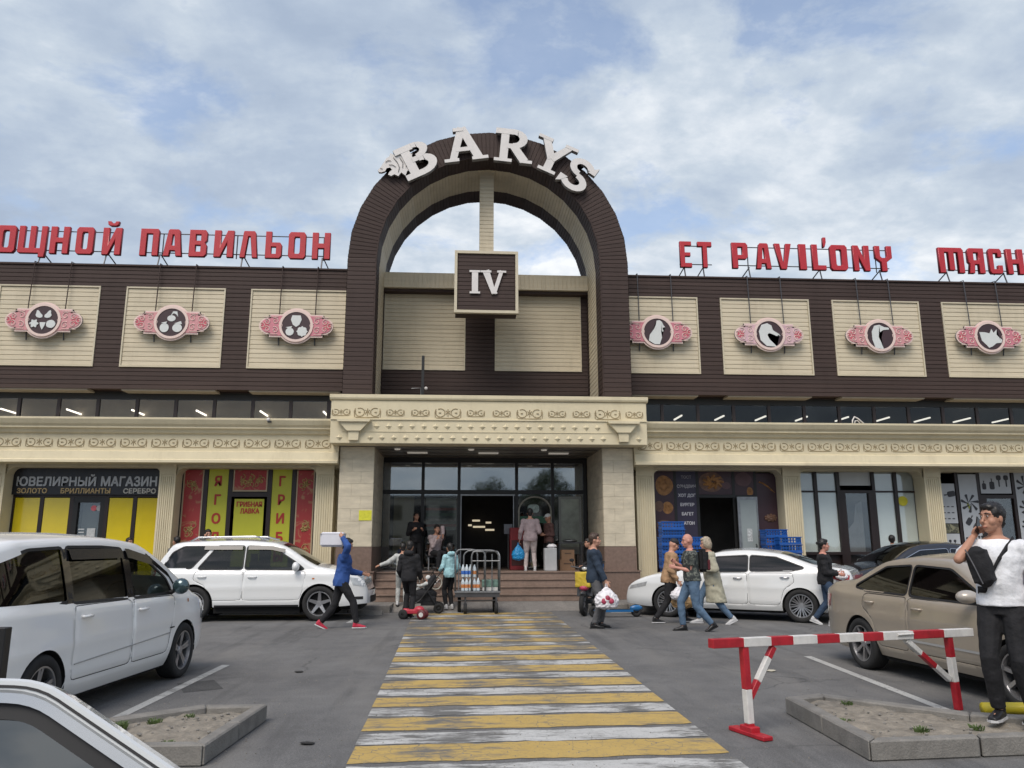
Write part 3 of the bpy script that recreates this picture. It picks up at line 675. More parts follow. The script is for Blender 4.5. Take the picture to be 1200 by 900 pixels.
# ================================================================ SIGNS
WH = .86
G = {
 'О': [[(.12,0),(.88,0),(1,.1),(1,.9),(.88,1),(.12,1),(0,.9),(0,.1)], [(.40,.2),(.60,.2),(.64,.25),(.64,.75),(.60,.8),(.40,.8),(.36,.75),(.36,.25)]],
 'Щ': [[(.05,0),(.74,0),(.74,-.14),(.97,-.14),(1,.1),(1,1),(.78,1),(.78,.2),(.61,.2),(.61,1),(.39,1),(.39,.2),(.22,.2),(.22,1),(0,1),(0,.05)]],
 'Н': [[(0,0),(.35,0),(.35,.4),(.65,.4),(.65,0),(1,0),(1,1),(.65,1),(.65,.6),(.35,.6),(.35,1),(0,1)]],
 'И': [[(0,0),(.35,0),(.65,.52),(.65,0),(1,0),(1,1),(.66,1),(.35,.46),(.35,1),(0,1)]],
 'П': [[(0,0),(.36,0),(.36,.8),(.64,.8),(.64,0),(1,0),(1,.92),(.92,1),(0,1)]],
 'А': [[(0,0),(.34,0),(.38,.2),(.62,.2),(.66,0),(1,0),(.84,.95),(.76,1),(.3,1),(.22,.95)], [(.43,.4),(.58,.4),(.53,.78),(.48,.78)]],
 'В': [[(0,0),(.86,0),(1,.1),(1,.42),(.9,.52),(1,.6),(1,.9),(.88,1),(0,1)], [(.37,.2),(.63,.2),(.63,.42),(.37,.42)], [(.37,.6),(.63,.6),(.63,.81),(.37,.81)]],
 'Л': [[(0,0),(.32,0),(.46,.78),(.54,.78),(.68,0),(1,0),(.86,.93),(.78,1),(.2,1),(.16,.92)]],
 'Ь': [[(0,0),(.86,0),(1,.1),(1,.5),(.88,.6),(.38,.6),(.38,1),(0,1)], [(.38,.18),(.63,.18),(.63,.42),(.38,.42)]],
 'E': [[(0,0),(.95,0),(.95,.18),(.42,.18),(.42,.42),(.86,.42),(.86,.58),(.42,.58),(.42,.82),(.95,.82),(.95,1),(0,1)]],
 'T': [[(.32,0),(.68,0),(.68,.8),(1,.8),(1,1),(0,1),(0,.8),(.32,.8)]],
 'P': [[(0,0),(.38,0),(.38,.35),(.86,.35),(1,.45),(1,.9),(.88,1),(0,1)], [(.38,.53),(.63,.53),(.63,.81),(.38,.81)]],
 'V': [[(.32,0),(.68,0),(1,1),(.66,1),(.52,.3),(.48,.3),(.34,1),(0,1)]],
 'I': [[(.15,0),(.85,0),(.85,1),(.15,1)]],
 'L': [[(0,0),(.98,0),(.98,.2),(.42,.2),(.42,1),(0,1)]],
 "'": [[(.2,.8),(.62,.8),(.95,1.0),(.95,1.2),(.3,1.2)]],
 'N': [[(0,0),(.35,0),(.35,.5),(.66,0),(1,0),(1,1),(.65,1),(.65,.5),(.34,1),(0,1)]],
 'Y': [[(.32,0),(.68,0),(.68,.36),(1,.52),(1,1),(.68,1),(.68,.6),(.60,.54),(.40,.54),(.32,.6),(.32,1),(0,1),(0,.52),(.32,.36)]],
 'М': [[(0,0),(.25,0),(.25,.8),(.38,.8),(.38,.1),(.62,.1),(.62,.8),(.75,.8),(.75,0),(1,0),(1,.9),(.92,1),(0,1)]],
 'Я': [[(0,0),(.36,0),(.42,.35),(.62,.35),(.62,0),(1,0),(1,1),(.12,1),(0,.9),(0,.45),(.1,.38)], [(.37,.53),(.62,.53),(.62,.81),(.37,.81)]],
 'С': [[(.12,0),(.88,0),(1,.1),(1,.35),(.64,.35),(.64,.2),(.36,.2),(.36,.8),(.64,.8),(.64,.65),(1,.65),(1,.9),(.88,1),(.12,1),(0,.9),(0,.1)]],
}
BREVE = [(.18,1.24),(.22,1.10),(.35,1.05),(.65,1.05),(.78,1.10),(.82,1.24),(.62,1.24),(.56,1.17),(.44,1.17),(.38,1.24)]
LY = 22.2
def red_letter(ch, x0, x1, root, z0=9.78, h=.84):
    base = 'И' if ch == 'Й' else ch
    polys = [[(px*(x1-x0), pz*h) for px, pz in pl] for pl in G[base]]
    me = glyph_mesh(polys, .10, .012)
    two_tone(me, REDL, REDD)
    o = place(me, None, 'letter', root, (x0, LY, z0)) if False else link('letter', me, root)
    o.location = Vector((x0, LY, z0))-WP(root)
    if ch == 'Й':
        mb = glyph_mesh([[(px*(x1-x0), pz*h) for px, pz in BREVE]], .10, .01); two_tone(mb, REDL, REDD)
        b = link('letter_breve', mb, root); b.location = Vector((x0, LY, z0))-WP(root)
def sign_frame(root, x0, x1, legs, lean, ticks):
    m = MB()
    for z in (9.93, 10.52): m.tube([(x0, LY+.10, z), (x1, LY+.10, z)], .016, 6)
    m.build('frame_rail', DSTEEL, root)
    for x in ticks: MB().tube([(x, LY+.12, 9.80), (x, LY+.12, 10.54)], .018, 6).build('frame_upright', DSTEEL, root)
    for x in legs:
        MB().tube([(x, LY+.05, 9.86), (x-.0, LY-.1, 9.36)], .022, 6).build('leg', DSTEEL, root)
        MB().tube([(x+.03, LY+.05, 9.86), (x+lean, LY+.75, 9.3)], .018, 6).build('brace', DSTEEL, root)
r1 = thing('rooftop_sign', 'red Cyrillic letters ending in ОЩНОЙ on a steel frame at the left end of the roof', 'sign', (-11.5, LY, 9.4))
for ch, a, b in (('О', -13.35, -12.80), ('Щ', -12.74, -11.95), ('Н', -11.86, -11.32), ('О', -11.14, -10.63), ('Й', -10.40, -9.86)): red_letter(ch, a, b, r1)
for ch, a, b in (('В', -14.1, -13.5), ('О', -14.85, -14.3)): red_letter(ch, a, b, r1)
sign_frame(r1, -14.9, -9.95, (-12.1, -10.28), .35, ())
r2 = thing('rooftop_sign', 'red Cyrillic rooftop letters reading ПАВИЛЬОН beside the arch', 'sign', (-6.6, LY, 9.4))
for ch, a, b in zip('ПАВИЛЬОН', (-9.34, -8.68, -7.95, -7.24, -6.50, -5.77, -5.11, -4.42), (-8.80, -8.13, -7.43, -6.67, -5.97, -5.28, -4.59, -3.88)): red_letter(ch, a, b, r2)
sign_frame(r2, -9.3, -3.9, (-8.78, -6.42, -4.12), .3, (-8.74, -6.62, -4.10))
r3 = thing('rooftop_sign', 'red Latin rooftop letters reading ET PAVIL\'ONY over the right wing', 'sign', (9.9, LY, 9.4))
for ch, a, b in (('E', 6.58, 6.97), ('T', 7.13, 7.58), ('P', 8.19, 8.70), ('A', 8.93, 9.42), ('V', 9.52, 10.07), ('I', 10.24, 10.58), ('L', 10.70, 11.15), ('O', 11.27, 11.83), ('N', 12.0, 12.53), ('Y', 12.70, 13.25)):
    red_letter({'A': 'А', 'O': 'О'}.get(ch, ch), a, b, r3)
mb = glyph_mesh([[(px*.16, pz*.84) for px, pz in G["'"][0]]], .10, .01); two_tone(mb, REDL, REDD); o = link('apostrophe', mb, r3); o.location = Vector((11.02, LY-.02, 9.84))-WP(r3)
sign_frame(r3, 6.6, 7.6, (6.72, 7.30), -.25, (7.34,)); sign_frame(r3, 8.3, 13.2, (8.72, 10.95, 12.85), -.3, (8.74, 12.8))
r4 = thing('rooftop_sign', 'red rooftop letters МЯСН running off the right end of the roof', 'sign', (16.2, LY, 9.4))
for ch, a, b in (('М', 14.74, 15.56), ('Я', 15.68, 16.22), ('С', 16.36, 16.80), ('Н', 16.94, 17.5), ('О', 17.65, 18.2), ('Й', 18.35, 18.9)): red_letter(ch, a, b, r4)
sign_frame(r4, 14.8, 18.9, (15.0, 16.85, 18.4), -.3, (16.6,))

# serif letters as pieces; each piece a hair prouder than the last so no faces coincide
def pieces(name, polys, root, loc, rot, depth=.14, face=None, side=None, part='letter'):
    me = bpy.data.meshes.new(name); bm = bmesh.new()
    for i, pl in enumerate(polys):
        y0 = -depth-.0025*i; n = len(pl)
        vs = [bm.verts.new((x, y0, z)) for x, z in pl]; vb = [bm.verts.new((x, .002*i, z)) for x, z in pl]
        ar = sum(pl[k][0]*pl[(k+1) % n][1]-pl[(k+1) % n][0]*pl[k][1] for k in range(n))
        if ar < 0: vs.reverse(); vb.reverse()
        bm.faces.new(vs); bm.faces.new(vb[::-1])
        for k in range(n): bm.faces.new((vs[k], vb[k], vb[(k+1) % n], vs[(k+1) % n]))
    bmesh.ops.triangulate(bm, faces=[f for f in bm.faces if len(f.verts) > 4], ngon_method='EAR_CLIP'); bm.to_mesh(me); bm.free()
    two_tone(me, face or WHITEL, side or SILV)
    o = link(part, me, root); o.location = Vector(loc)-WP(root); o.rotation_euler = (0, rot, 0); return o
def bar(p, q, w0, w1=None):
    w1 = w1 or w0; d = Vector((q[0]-p[0], q[1]-p[1])).normalized(); n = (-d.y, d.x)
    return [(p[0]+n[0]*w0/2, p[1]+n[1]*w0/2), (p[0]-n[0]*w0/2, p[1]-n[1]*w0/2), (q[0]-n[0]*w1/2, q[1]-n[1]*w1/2), (q[0]+n[0]*w1/2, q[1]+n[1]*w1/2)]
def annul(cx, cz, ro, rzo, ri, rzi, a0, a1, n=10):
    o_ = arc(cx, cz, ro, rzo, a0, a1, n); i_ = arc(cx, cz, ri, rzi, a0, a1, n)
    return [[o_[k], o_[k+1], i_[k+1], i_[k]] for k in range(n)]
def ann(cx, cz, ro, rzo, ri, rzi, a0, a1, n=10):
    o_ = arc(cx, cz, ro, rzo, a0, a1, n); i_ = arc(cx, cz, ri, rzi, a0, a1, n)
    return [o_+i_[::-1]]
def serif(x, z, w_, h=.09): return [(x-w_/2, z), (x+w_/2, z), (x+w_/2, z+h), (x-w_/2, z+h)]
H1 = .98
LET = {
 'B': [[(-.26,0),(-.06,0),(-.06,H1),(-.26,H1)], [(-.38,0),(.05,0),(.05,.17),(-.38,.17)], [(-.38,H1-.17),(.05,H1-.17),(.05,H1),(-.38,H1)], [(-.1,.44),(.06,.44),(.06,.58),(-.1,.58)]]
      + ann(.04,.29,.35,.29,.16,.12,-90,90) + ann(.02,.735,.31,.245,.13,.10,-90,90),
 'A': [bar((-.30,.05),(.02,H1),.17,.2), bar((.34,.05),(.02,H1),.22,.2), [(-.2,.28),(.22,.28),(.22,.40),(-.2,.40)], serif(-.33,0,.36), serif(.37,0,.4), serif(-.07,H1-.10,.26,.10)],
 'R': [[(-.26,0),(-.06,0),(-.06,H1),(-.26,H1)], serif(-.17,0,.44), [(-.40,H1-.16),(.05,H1-.16),(.05,H1),(-.40,H1)], [(-.1,.40),(.06,.40),(.06,.54),(-.1,.54)]]
      + ann(.04,.69,.36,.29,.16,.13,-90,90) + [bar((.08,.45),(.36,.05),.2,.22), serif(.40,0,.3)],
 'Y': [[(-.10,0),(.10,0),(.10,.46),(-.10,.46)], serif(0,0,.46), bar((0,.40),(-.32,H1-.04),.2,.19), bar((0,.40),(.32,H1-.04),.2,.15), serif(-.34,H1-.09,.38), serif(.36,H1-.09,.34)],
 'S': ann(.0,.72,.33,.27,.15,.11,20,270,14) + ann(.0,.27,.35,.27,.16,.11,-160,90,14) + [[(.16,.72),(.36,.72),(.36,.98),(.28,.90)], [(-.17,.27),(-.38,.27),(-.38,.0),(-.28,.08)]],
}
ba = thing('arch_lettering', 'pale serif letters BARYS with a leopard head emblem bolted round the top of the arch', 'sign', (AC, 20.98, 12.0))
for ch, x, z, rot in (('B', -1.10, 11.90, -27), ('A', .06, 12.36, -9), ('R', 1.32, 12.36, 5), ('Y', 2.36, 12.10, 24), ('S', 3.0, 11.60, 35)):
    rr = radians(rot); o = pieces('letter', LET[ch], ba, (x, 20.93, z), rr)
    o.scale = (1.34 if ch == 'B' else 1.17, 1, 1.05)
# emblem: roaring snow leopard head in profile, looking left
hd = [(-.60,-.10),(-.50,-.02),(-.44,.06),(-.36,.14),(-.30,.22),(-.20,.26),(-.16,.36),(-.06,.28),(.04,.28),(.10,.38),(.16,.27),(.30,.20),(.46,.24),(.40,.10),(.52,.06),(.42,-.04),(.50,-.14),(.36,-.16),(.38,-.30),(.22,-.26),(.14,-.40),(.04,-.28),(-.06,-.38),(-.16,-.30),(-.26,-.34),(-.34,-.28),(-.28,-.20),(-.20,-.16),(-.24,-.08),(-.34,-.08),(-.40,-.16),(-.50,-.18),(-.58,-.16)]
eo = pieces('emblem', [hd], ba, (-1.86, 20.93, 12.22), radians(-12), .10, part='leopard_emblem')
m = MB()
for pl in ([(-.34,.10),(-.26,.14),(-.18,.11)], [(-.1,.2),(-.02,.05),(.02,-.12),(-.04,-.26)], [(.08,.16),(.14,.0),(.10,-.16)], [(.22,.12),(.26,-.02),(.2,-.14)], [(-.52,-.06),(-.46,-.09)], [(-.26,.0),(-.16,-.02),(-.08,-.1)]):
    m.tube([(x, -.118, z) for x, z in pl], .010, 4)
lm = m.build('engraved_line', SILV, ba, local=True); lm.location = Vector((-1.86, 20.93, 12.22))-WP(ba); lm.rotation_euler = (0, radians(-12), 0)
# IV
H2 = .70
pieces('letter', [[(-.40,0),(-.22,0),(-.22,H2),(-.40,H2)], serif(-.31,0,.30,.06), serif(-.31,H2-.06,.32,.06)], sb, (.68, 21.63, 8.64), 0, .06, part='letter')
pieces('letter', [bar((.24,.0),(.0,H2),.12,.2), bar((.24,.0),(.46,H2),.11,.11), serif(.0,H2-.06,.32,.06), serif(.46,H2-.06,.26,.06), [(.16,0),(.33,0),(.33,.05),(.16,.05)]], sb, (.68, 21.63, 8.64), 0, .06, part='letter')

# ---------------------------------------------------------------- medallion signs
PINK = mat('medallion_pink', (.58, .27, .28), .5, var=.12, scale=6)
PINKL = mat('medallion_border', (.72, .56, .50), .5, var=.05)
REDP = mat('medallion_red', (.50, .10, .13), .5, var=.2)
DISC = mat('medallion_disc', (.045, .022, .026), .5, var=.1)
SILH = mat('medallion_white', (.62, .64, .62), .5, var=.04)
def med_outline(k=1.):
    pts = []
    top = [(-1.03, 0)]+arc(-.76, 0, .27, .24, 180, 100, 5)+[(-.74, .24), (-.74, .33), (-.40, .33)]
    # circle part
    a_s = atan2(.33, .40)
    circ = [(.52*cos(t), .52*sin(t)) for t in [pi-a_s-(pi-2*a_s)*i/12 for i in range(13)]]
    up = top+circ+[(-x, z) for x, z in top[::-1]]
    lo = [(x, -z) for x, z in up[::-1][1:-1]]
    return [(x*k, z*k) for x, z in up+lo]
def inset_poly(pl, d):
    n = len(pl); out_ = []
    for i in range(n):
        a, b, c = Vector(pl[i-1]), Vector(pl[i]), Vector(pl[(i+1) % n])
        e1 = (b-a).normalized() if (b-a).length > 1e-6 else Vector((1, 0)); e2 = (c-b).normalized() if (c-b).length > 1e-6 else e1
        nn = (Vector((e1.y, -e1.x))+Vector((e2.y, -e2.x))); nn = nn.normalized() if nn.length > .1 else Vector((0, 0)); out_.append((b.x+nn.x*d, b.y+nn.y*d))
    return out_
def blob(cx, cz, rx, rz, n=14, am=0, k=5, ph=0): return [(cx+rx*(1+am*cos(k*t+ph))*cos(t), cz+rz*(1+am*cos(k*t+ph))*sin(t)) for t in [2*pi*i/n for i in range(n)]]
pear = lambda cx, cz, s, l=0: [(cx+s*x+l*z*s, cz+s*z) for x, z in [(-.5,-.6),(0,-.75),(.5,-.6),(.62,-.2),(.35,.2),(.2,.6),(0,.75),(-.2,.6),(-.35,.2),(-.62,-.2)]]
MOTIF = {
 'fruit and grape': [pear(-.15,.19,.17,-.35), pear(.15,.19,.17,.3), blob(-.26,-.12,.12,.12,24,.22,6), [(-.09,-.08),(.09,-.08),(.06,-.2),(.0,-.32),(-.06,-.2)], blob(.25,-.13,.14,.13,14,.03)],
 'cherry and peach': [blob(-.0,.13,.13,.10), [(-.04,.2),(.04,.36),(.16,.36),(.2,.18),(.14,.26),(.06,.3)], blob(-.2,-.18,.14,.15), blob(.2,-.18,.15,.14), [(.1,-.04),(.3,.04),(.34,-.06)], [(-.3,-.02),(-.12,.02),(-.16,-.06)]],
 'strawberry': [[(-.13,.34),(.13,.34),(.17,.2),(.1,.03),(0,-.04),(-.1,.03),(-.17,.2)], blob(-.19,-.2,.13,.13), [(-.32,-.06),(-.12,-.02),(-.16,-.12)], blob(.2,-.19,.16,.16,20,.12,8)],
 'hen head': [[(-.1,-.42),(-.30,-.30),(-.26,-.1),(-.1,.12),(-.04,.26),(-.02,.38),(.08,.40),(.16,.34),(.2,.24),(.26,.16),(.17,.14),(.2,.02),(.12,0),(.14,-.2),(.06,-.42)]],
 'duck head': [[(.22,-.42),(-.12,-.40),(-.32,-.2),(-.36,.1),(-.26,.32),(-.06,.38),(.08,.3),(.12,.14),(.34,.0),(.36,-.06),(.24,-.06),(.06,.02),(-.02,.04),(-.08,-.02),(-.02,-.16)]],
 'goose head': [[(.08,-.46),(-.2,-.42),(-.28,-.15),(-.28,.14),(-.18,.34),(.0,.38),(.16,.30),(.32,.28),(.32,.22),(.12,.20),(.0,.12),(-.06,-.05),(.0,-.2)]],
 'pig head': [[(-.36,.16),(-.18,.16),(.0,.12),(.08,.28),(.14,.14),(.26,.26),(.24,.08),(.32,-.02),(.42,-.10),(.38,-.2),(.2,-.22),(.04,-.34),(-.08,-.38),(-.14,-.30),(-.3,-.14)]],
}
def scrolls(cx, sg):
    m = MB()
    for (dx, dz, r) in ((-.26, .0, .08), (-.12, .13, .10), (-.12, -.13, .10), (.10, .10, .09), (.10, -.10, .09), (.24, 0, .09)):
        m.tube([(cx+sg*dx+x, -.078, dz+z) for x, _, z in scroll(0, 0, r, 1.1, pi*.3, sg, 10)], .011, 4)
    m.tube([(cx-sg*.2, -.078, .25), (cx+sg*.2, -.078, .25)], .009, 4); m.tube([(cx-sg*.2, -.078, -.25), (cx+sg*.2, -.078, -.25)], .009, 4)
    return m
def medallion(x, z, name, label, tint, bl):
    t = thing('medallion_sign', label, 'sign', (x, 21.72, z), 0, 'round medallion signs on the beige panels')
    ol = med_outline(); pieces('p', [ol], t, (x, 21.725, z), 0, .065, PINKL, SILV, 'border')
    pieces('p', [[(a_*.955, b_*.87) for a_, b_ in ol]], t, (x, 21.657, z), 0, .012, tint, tint, 'plate')
    for s_ in (-1, 1):
        o = scrolls(s_*.70, s_).build('scroll_pattern', PINKL, t, local=True); o.location = (0, -.005, 0)
        e = MB().lathe([(0, -.008), (.10, -.008), (.12, 0)], 14, (0, 0, 0), 'y').build('red_cap', REDP, t, local=True); e.location = (s_*.86, -.072, 0)
    MB().lathe([(.40, -.10), (.47, -.10), (.47, -.06), (.40, -.06), (.40, -.10)], 32, (0, 0, 0), 'y').build('ring', PINKL, t, local=True)
    MB().lathe([(0, -.085), (.402, -.085), (.402, -.06)], 32, (0, 0, 0), 'y').build('disc', DISC, t, local=True)
    pieces('p', [[(a_*.88, b_*.88) for a_, b_ in q_] for q_ in MOTIF[name]], t, (x, 21.72-.086, z), 0, .012, SILH, SILH, 'motif')
    for s_ in (-.5, .5):
        MB().tube([(x+s_, 21.74, z+.3), (x+s_, 21.80, 9.42), (x+s_, 22.1, 9.44)], .016, 6).build('hanging_rod', BROWN if bl else DSTEEL, t)
        MB().tube([(x+s_, 21.8, z-.3), (x+s_, 21.84, z-.52)], .02, 6).build('lower_bracket', DSTEEL, t)
PK2 = mat('medallion_pink_pale', (.60, .40, .43), .5, var=.12, scale=6); PK3 = mat('medallion_pink_deep', (.56, .20, .24), .5, var=.14, scale=6)
medallion(-11.50, 7.66, 'fruit and grape', 'pink medallion sign with pears, grapes and melon on a dark disc', PINK, 1)
medallion(-8.06, 7.65, 'cherry and peach', 'pink medallion sign with cherries and peaches on a dark disc', PINK, 1)
medallion(-4.64, 7.61, 'strawberry', 'pink medallion sign with a strawberry and two round berries on a dark disc', PK3, 1)
medallion(5.66, 7.60, 'hen head', 'red and white medallion sign with a white hen head, half behind the arch', PK3, 0)
medallion(8.98, 7.58, 'duck head', 'pale pink medallion sign with a white duck head with open beak', PK2, 0)
medallion(12.32, 7.59, 'goose head', 'pink medallion sign with a white long-necked goose head', PINK, 0)
medallion(15.70, 7.61, 'pig head', 'pink medallion sign with a white pig head', PK3, 0)

# ================================================================ SHOP FRONTS (panes and frames belong to the building)
def frame_bar(x0, x1, z0, z1, m=DARKF, y=YS, d=.06, nm='window_frame'):
    MB().box(x0, x1, y-d, y+.05, z0, z1).build(nm, m, bld)
def pane(x0, x1, z0, z1, m=GLS, y=YS): MB().box(x0, x1, y, y+.01, z0, z1).build('pane', m, bld)
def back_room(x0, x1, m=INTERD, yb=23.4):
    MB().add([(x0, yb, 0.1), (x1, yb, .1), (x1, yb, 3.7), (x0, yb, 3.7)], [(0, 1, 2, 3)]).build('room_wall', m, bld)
def sheet(nm, label, cat, x0, x1, z0, z1, m, y=YS-.03, th=.012, group=None):
    o = MB().box(x0, x1, y-th, y, z0, z1).build(nm, m); tag(o, label, cat, group); return o
YEL = mat('yellow_film', (.72, .55, .012), .18, var=.07, scale=1.4, coat=.6)
# solid wall behind every shopfront edge
for a, b in ((-16, -11.85), (-7.92, -7.5), (-3.9, -3.2), (4.7, 5.35), (8.97, 9.47), (13.05, 13.55), (17.2, 45)):
    MB().box(a, b, YS-.02, YS+.3, 0, 3.61).build('shop_pier', CREAM, bld)
MB().box(-40, -16, YS-.02, YS+.3, 0, 3.61).build('shop_pier', CREAM, bld)
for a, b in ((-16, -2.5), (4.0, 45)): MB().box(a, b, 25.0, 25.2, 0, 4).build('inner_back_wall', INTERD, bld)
# jewellery shop
back_room(-11.9, -7.9)
for x in (-11.85, -11.10, -10.33, -9.42, -8.69, -8.0): frame_bar(x-.05, x+.05, .2, 2.86)
frame_bar(-11.9, -7.9, 2.84, 2.90, y=YS-.002); frame_bar(-11.9, -7.9, .12, .3, y=YS-.003)
fasc = thing('shop_signboard', 'black signboard reading ЮВЕЛИРНЫЙ МАГАЗИН above the yellow jewellery windows', 'signboard', (-9.95, YS-.1, 2.9))
MB().box(-11.88, -7.94, YS-.16, YS-.06, 2.90, 3.62).build('board', mat('sign_black', (.012, .013, .018), .35, var=.1), fasc)
SLV = mat('silver_letters', (.42, .43, .44), .4, .2, var=.05); GLD = mat('gold_letters', (.48, .34, .16), .4, .2, var=.1); GLW = mat('pale_letters', (.55, .53, .48), .4, var=.05)
place(text_mesh('ЮВЕЛИРНЫЙ', .33, .02, .010, fit=(2.02, .30)), SLV, 'lettering', fasc, (-10.72, YS-.172, 3.28)); place(text_mesh('МАГАЗИН', .33, .02, .010, fit=(1.44, .25)), SLV, 'lettering', fasc, (-8.84, YS-.172, 3.255))
place(text_mesh('ЗОЛОТО', .19, .015, .005, fit=(.76, .13)), GLD, 'lettering', fasc, (-11.33, YS-.168, 3.0)); place(text_mesh('БРИЛЛИАНТЫ', .19, .015, .005, fit=(1.27, .13)), GLD, 'lettering', fasc, (-9.95, YS-.168, 3.0)); place(text_mesh('СЕРЕБРО', .19, .015, .005, fit=(.84, .13)), GLW, 'lettering', fasc, (-8.55, YS-.168, 3.0))
for i, (a, b) in enumerate(((-11.79, -11.16), (-11.04, -10.39), (-9.36, -8.75), (-8.63, -8.06))):
    sheet('window_film', ['yellow window panel at the far left of the jewellery shop', 'yellow window panel just left of the jewellery shop door', 'yellow window panel just right of the jewellery shop door', 'yellow window panel of the jewellery shop beside the pilaster'][i], 'window panel', a, b, .3, 2.82, YEL, group='yellow jewellery window panels')
pane(-10.28, -9.47, .3, 2.84); frame_bar(-10.28, -9.47, 2.70, 2.84, BLACK, YS-.01, .04); frame_bar(-10.28, -10.16, .3, 2.7, BLACK, YS-.012, .05); frame_bar(-9.58, -9.47, .3, 2.7, BLACK, YS-.012, .05)
frame_bar(-10.16, -9.58, 1.02, 1.12, BLACK, YS-.013, .04)
MB().box(-10.16, -9.58, YS+.25, YS+.27, .3, 2.7).build('door_blind', mat('grey_green_blind', (.075, .085, .075), .7), bld)
wp = mat('paper_white', (.55, .56, .55), .6, var=.15, scale=20)
sheet('paper_notice', 'pale opening notice taped inside the jewellery shop door', 'notice', -9.88, -9.67, 1.62, 2.02, wp, YS-.012, .004)
m = MB()
for q in range(5): m.box(-10.12+random.uniform(0, .05), -9.95, YS-.02, YS-.014, 1.66+q*.08, 1.69+q*.08)
o = m.build('door_lettering', wp); tag(o, 'small white sticker lettering on the jewellery shop door', 'sticker')
for x, c_, lb in ((-9.76, (.6, .12, .14), 'round red sticker on the jewellery shop door'), (-9.62, (.4, .4, .4), 'round grey sticker beside the red one on the door')):
    o = MB().lathe([(0, -.003), (.075, -.003), (.075, .0)], 16, (0, 0, 0), 'y').build('round_sticker', mat(lb[:10], c_, .5)); o.location = (x, YS-.015-(.002 if x > -9.7 else 0), 2.55); tag(o, lb, 'sticker')
# mushroom shop
back_room(-7.55, -3.8)
for a in (-7.53, -6.865, -6.215, -5.16, -4.515, -3.9): frame_bar(a-.055, a+.055, .2, 3.64)
frame_bar(-6.2, -5.16, 2.86, 2.98, DARKF, YS-.002); frame_bar(-7.5, -3.9, .12, .3, y=YS-.003)
def print_mat(nm, base, ink, sc, lo, hi):
    m = mat(nm, base, .45, var=0); t = m.node_tree; b = t.nodes['Principled BSDF']
    v = t.nodes.new('ShaderNodeTexCoord').outputs['Object']; n = t.nodes.new('ShaderNodeTexNoise'); n.inputs['Scale'].default_value = sc; n.inputs['Detail'].default_value = 5; n.inputs['Distortion'].default_value = 1.5; t.links.new(v, n.inputs['Vector'])
    r = t.nodes.new('ShaderNodeValToRGB'); r.color_ramp.elements[0].position = lo; r.color_ramp.elements[1].position = hi; r.color_ramp.elements[0].color = (*base, 1); r.color_ramp.elements[1].color = (*ink, 1)
    t.links.new(n.outputs[0], r.inputs[0]); t.links.new(r.outputs[0], b.inputs['Base Color']); return m
REDPR = print_mat('red_floral_print', (.36, .035, .035), (.40, .20, .10), 3.2, .52, .64)
BORD = mat('print_border', (.45, .36, .24), .5)
GRNY = mat('lime_panel', (.50, .50, .035), .4, var=.06, scale=1.5)
RTXT = mat('red_print_ink', (.42, .03, .02), .5, var=.05); GOLDP = mat('gold_floral_ink', (.42, .30, .13), .5, var=.3, scale=12)
def floral(root, cx, cz, s, sd):
    rnd = random.Random(sd); m = MB(); y = YS-.046
    for k in range(4):
        a = rnd.uniform(0, 6.28); x = cx+s*.5*cos(a); z = cz+s*.6*sin(a)
        m.tube([(px, y, pz) for px, _, pz in scroll(x, z, s*rnd.uniform(.35, .6), 1.0, a, 1 if k % 2 else -1, 9)], .012, 4)
    for k in range(5):
        a = k*1.2566+sd; m.tube([(cx, y, cz), (cx+s*.3*cos(a), y-.001, cz+s*.3*sin(a)), (cx+s*.42*cos(a+.2), y, cz+s*.42*sin(a+.2))], [.012, .035, .008], 4)
    m.build('floral_ornament', GOLDP, root)
for i, (a, b, z0, z1, lb) in enumerate(((-7.47, -6.93, .3, 3.58, 'tall red floral banner at the left edge of the mushroom shop'), (-4.45, -3.96, .3, 3.58, 'tall red floral banner at the right edge of the mushroom shop'), (-6.15, -5.23, 3.0, 3.58, 'wide red floral panel over the mushroom shop door'))):
    t = thing('floral_banner', lb, 'banner', ((a+b)/2, YS-.03, z0), 0, 'red floral banners')
    MB().box(a, b, YS-.04, YS-.03, z0, z1).build('banner_sheet', REDPR, t)
    MB().box(a, a+.035, YS-.045, YS-.0405, z0, z1).box(b-.035, b, YS-.045, YS-.0405, z0, z1).box(a+.035, b-.035, YS-.0445, YS-.0405, z0, z0+.04).build('banner_border', BORD, t)
    if i < 2:
        for q, zz in enumerate((3.2, 2.0, 1.4, .8)): floral(t, (a+b)/2, zz, .2, i*7+q)
    else:
        for q, xx in enumerate((a+.25, (a+b)/2, b-.25)): floral(t, xx, (z0+z1)/2, .17, q+20)
for (a, b, txt, lb) in ((-6.80, -6.28, 'ЯГОД', 'lime banner left of the mushroom shop door, red letters ЯГОД running down'), (-5.10, -4.58, 'ГРИБЫ', 'lime banner right of the mushroom shop door, red letters ГРИБЫ running down')):
    t = thing('letter_banner', lb, 'banner', ((a+b)/2, YS-.03, .3))
    MB().box(a, b, YS-.04, YS-.03, .3, 3.60).build('banner_sheet', GRNY, t)
    for q, ch in enumerate(txt):
        place(text_mesh(ch, .36, .006, .012, .9), RTXT, 'letter', t, ((a+b)/2, YS-.045, 3.26-q*.50))
t = thing('door_poster', 'lime door panel reading ГРИБНАЯ ЛАВКА', 'door poster', (-5.7, YS-.03, .4)); MB().box(-6.08, -5.29, YS-.04, YS-.03, .35, 2.80).build('panel_sheet', GRNY, t)
place(text_mesh('ГРИБНАЯ', .17, .005, .006, fit=(.66, .13)), RTXT, 'lettering', t, (-5.68, YS-.045, 2.66)); place(text_mesh('ЛАВКА', .17, .005, .006, fit=(.50, .13)), RTXT, 'lettering', t, (-5.66, YS-.045, 2.48))
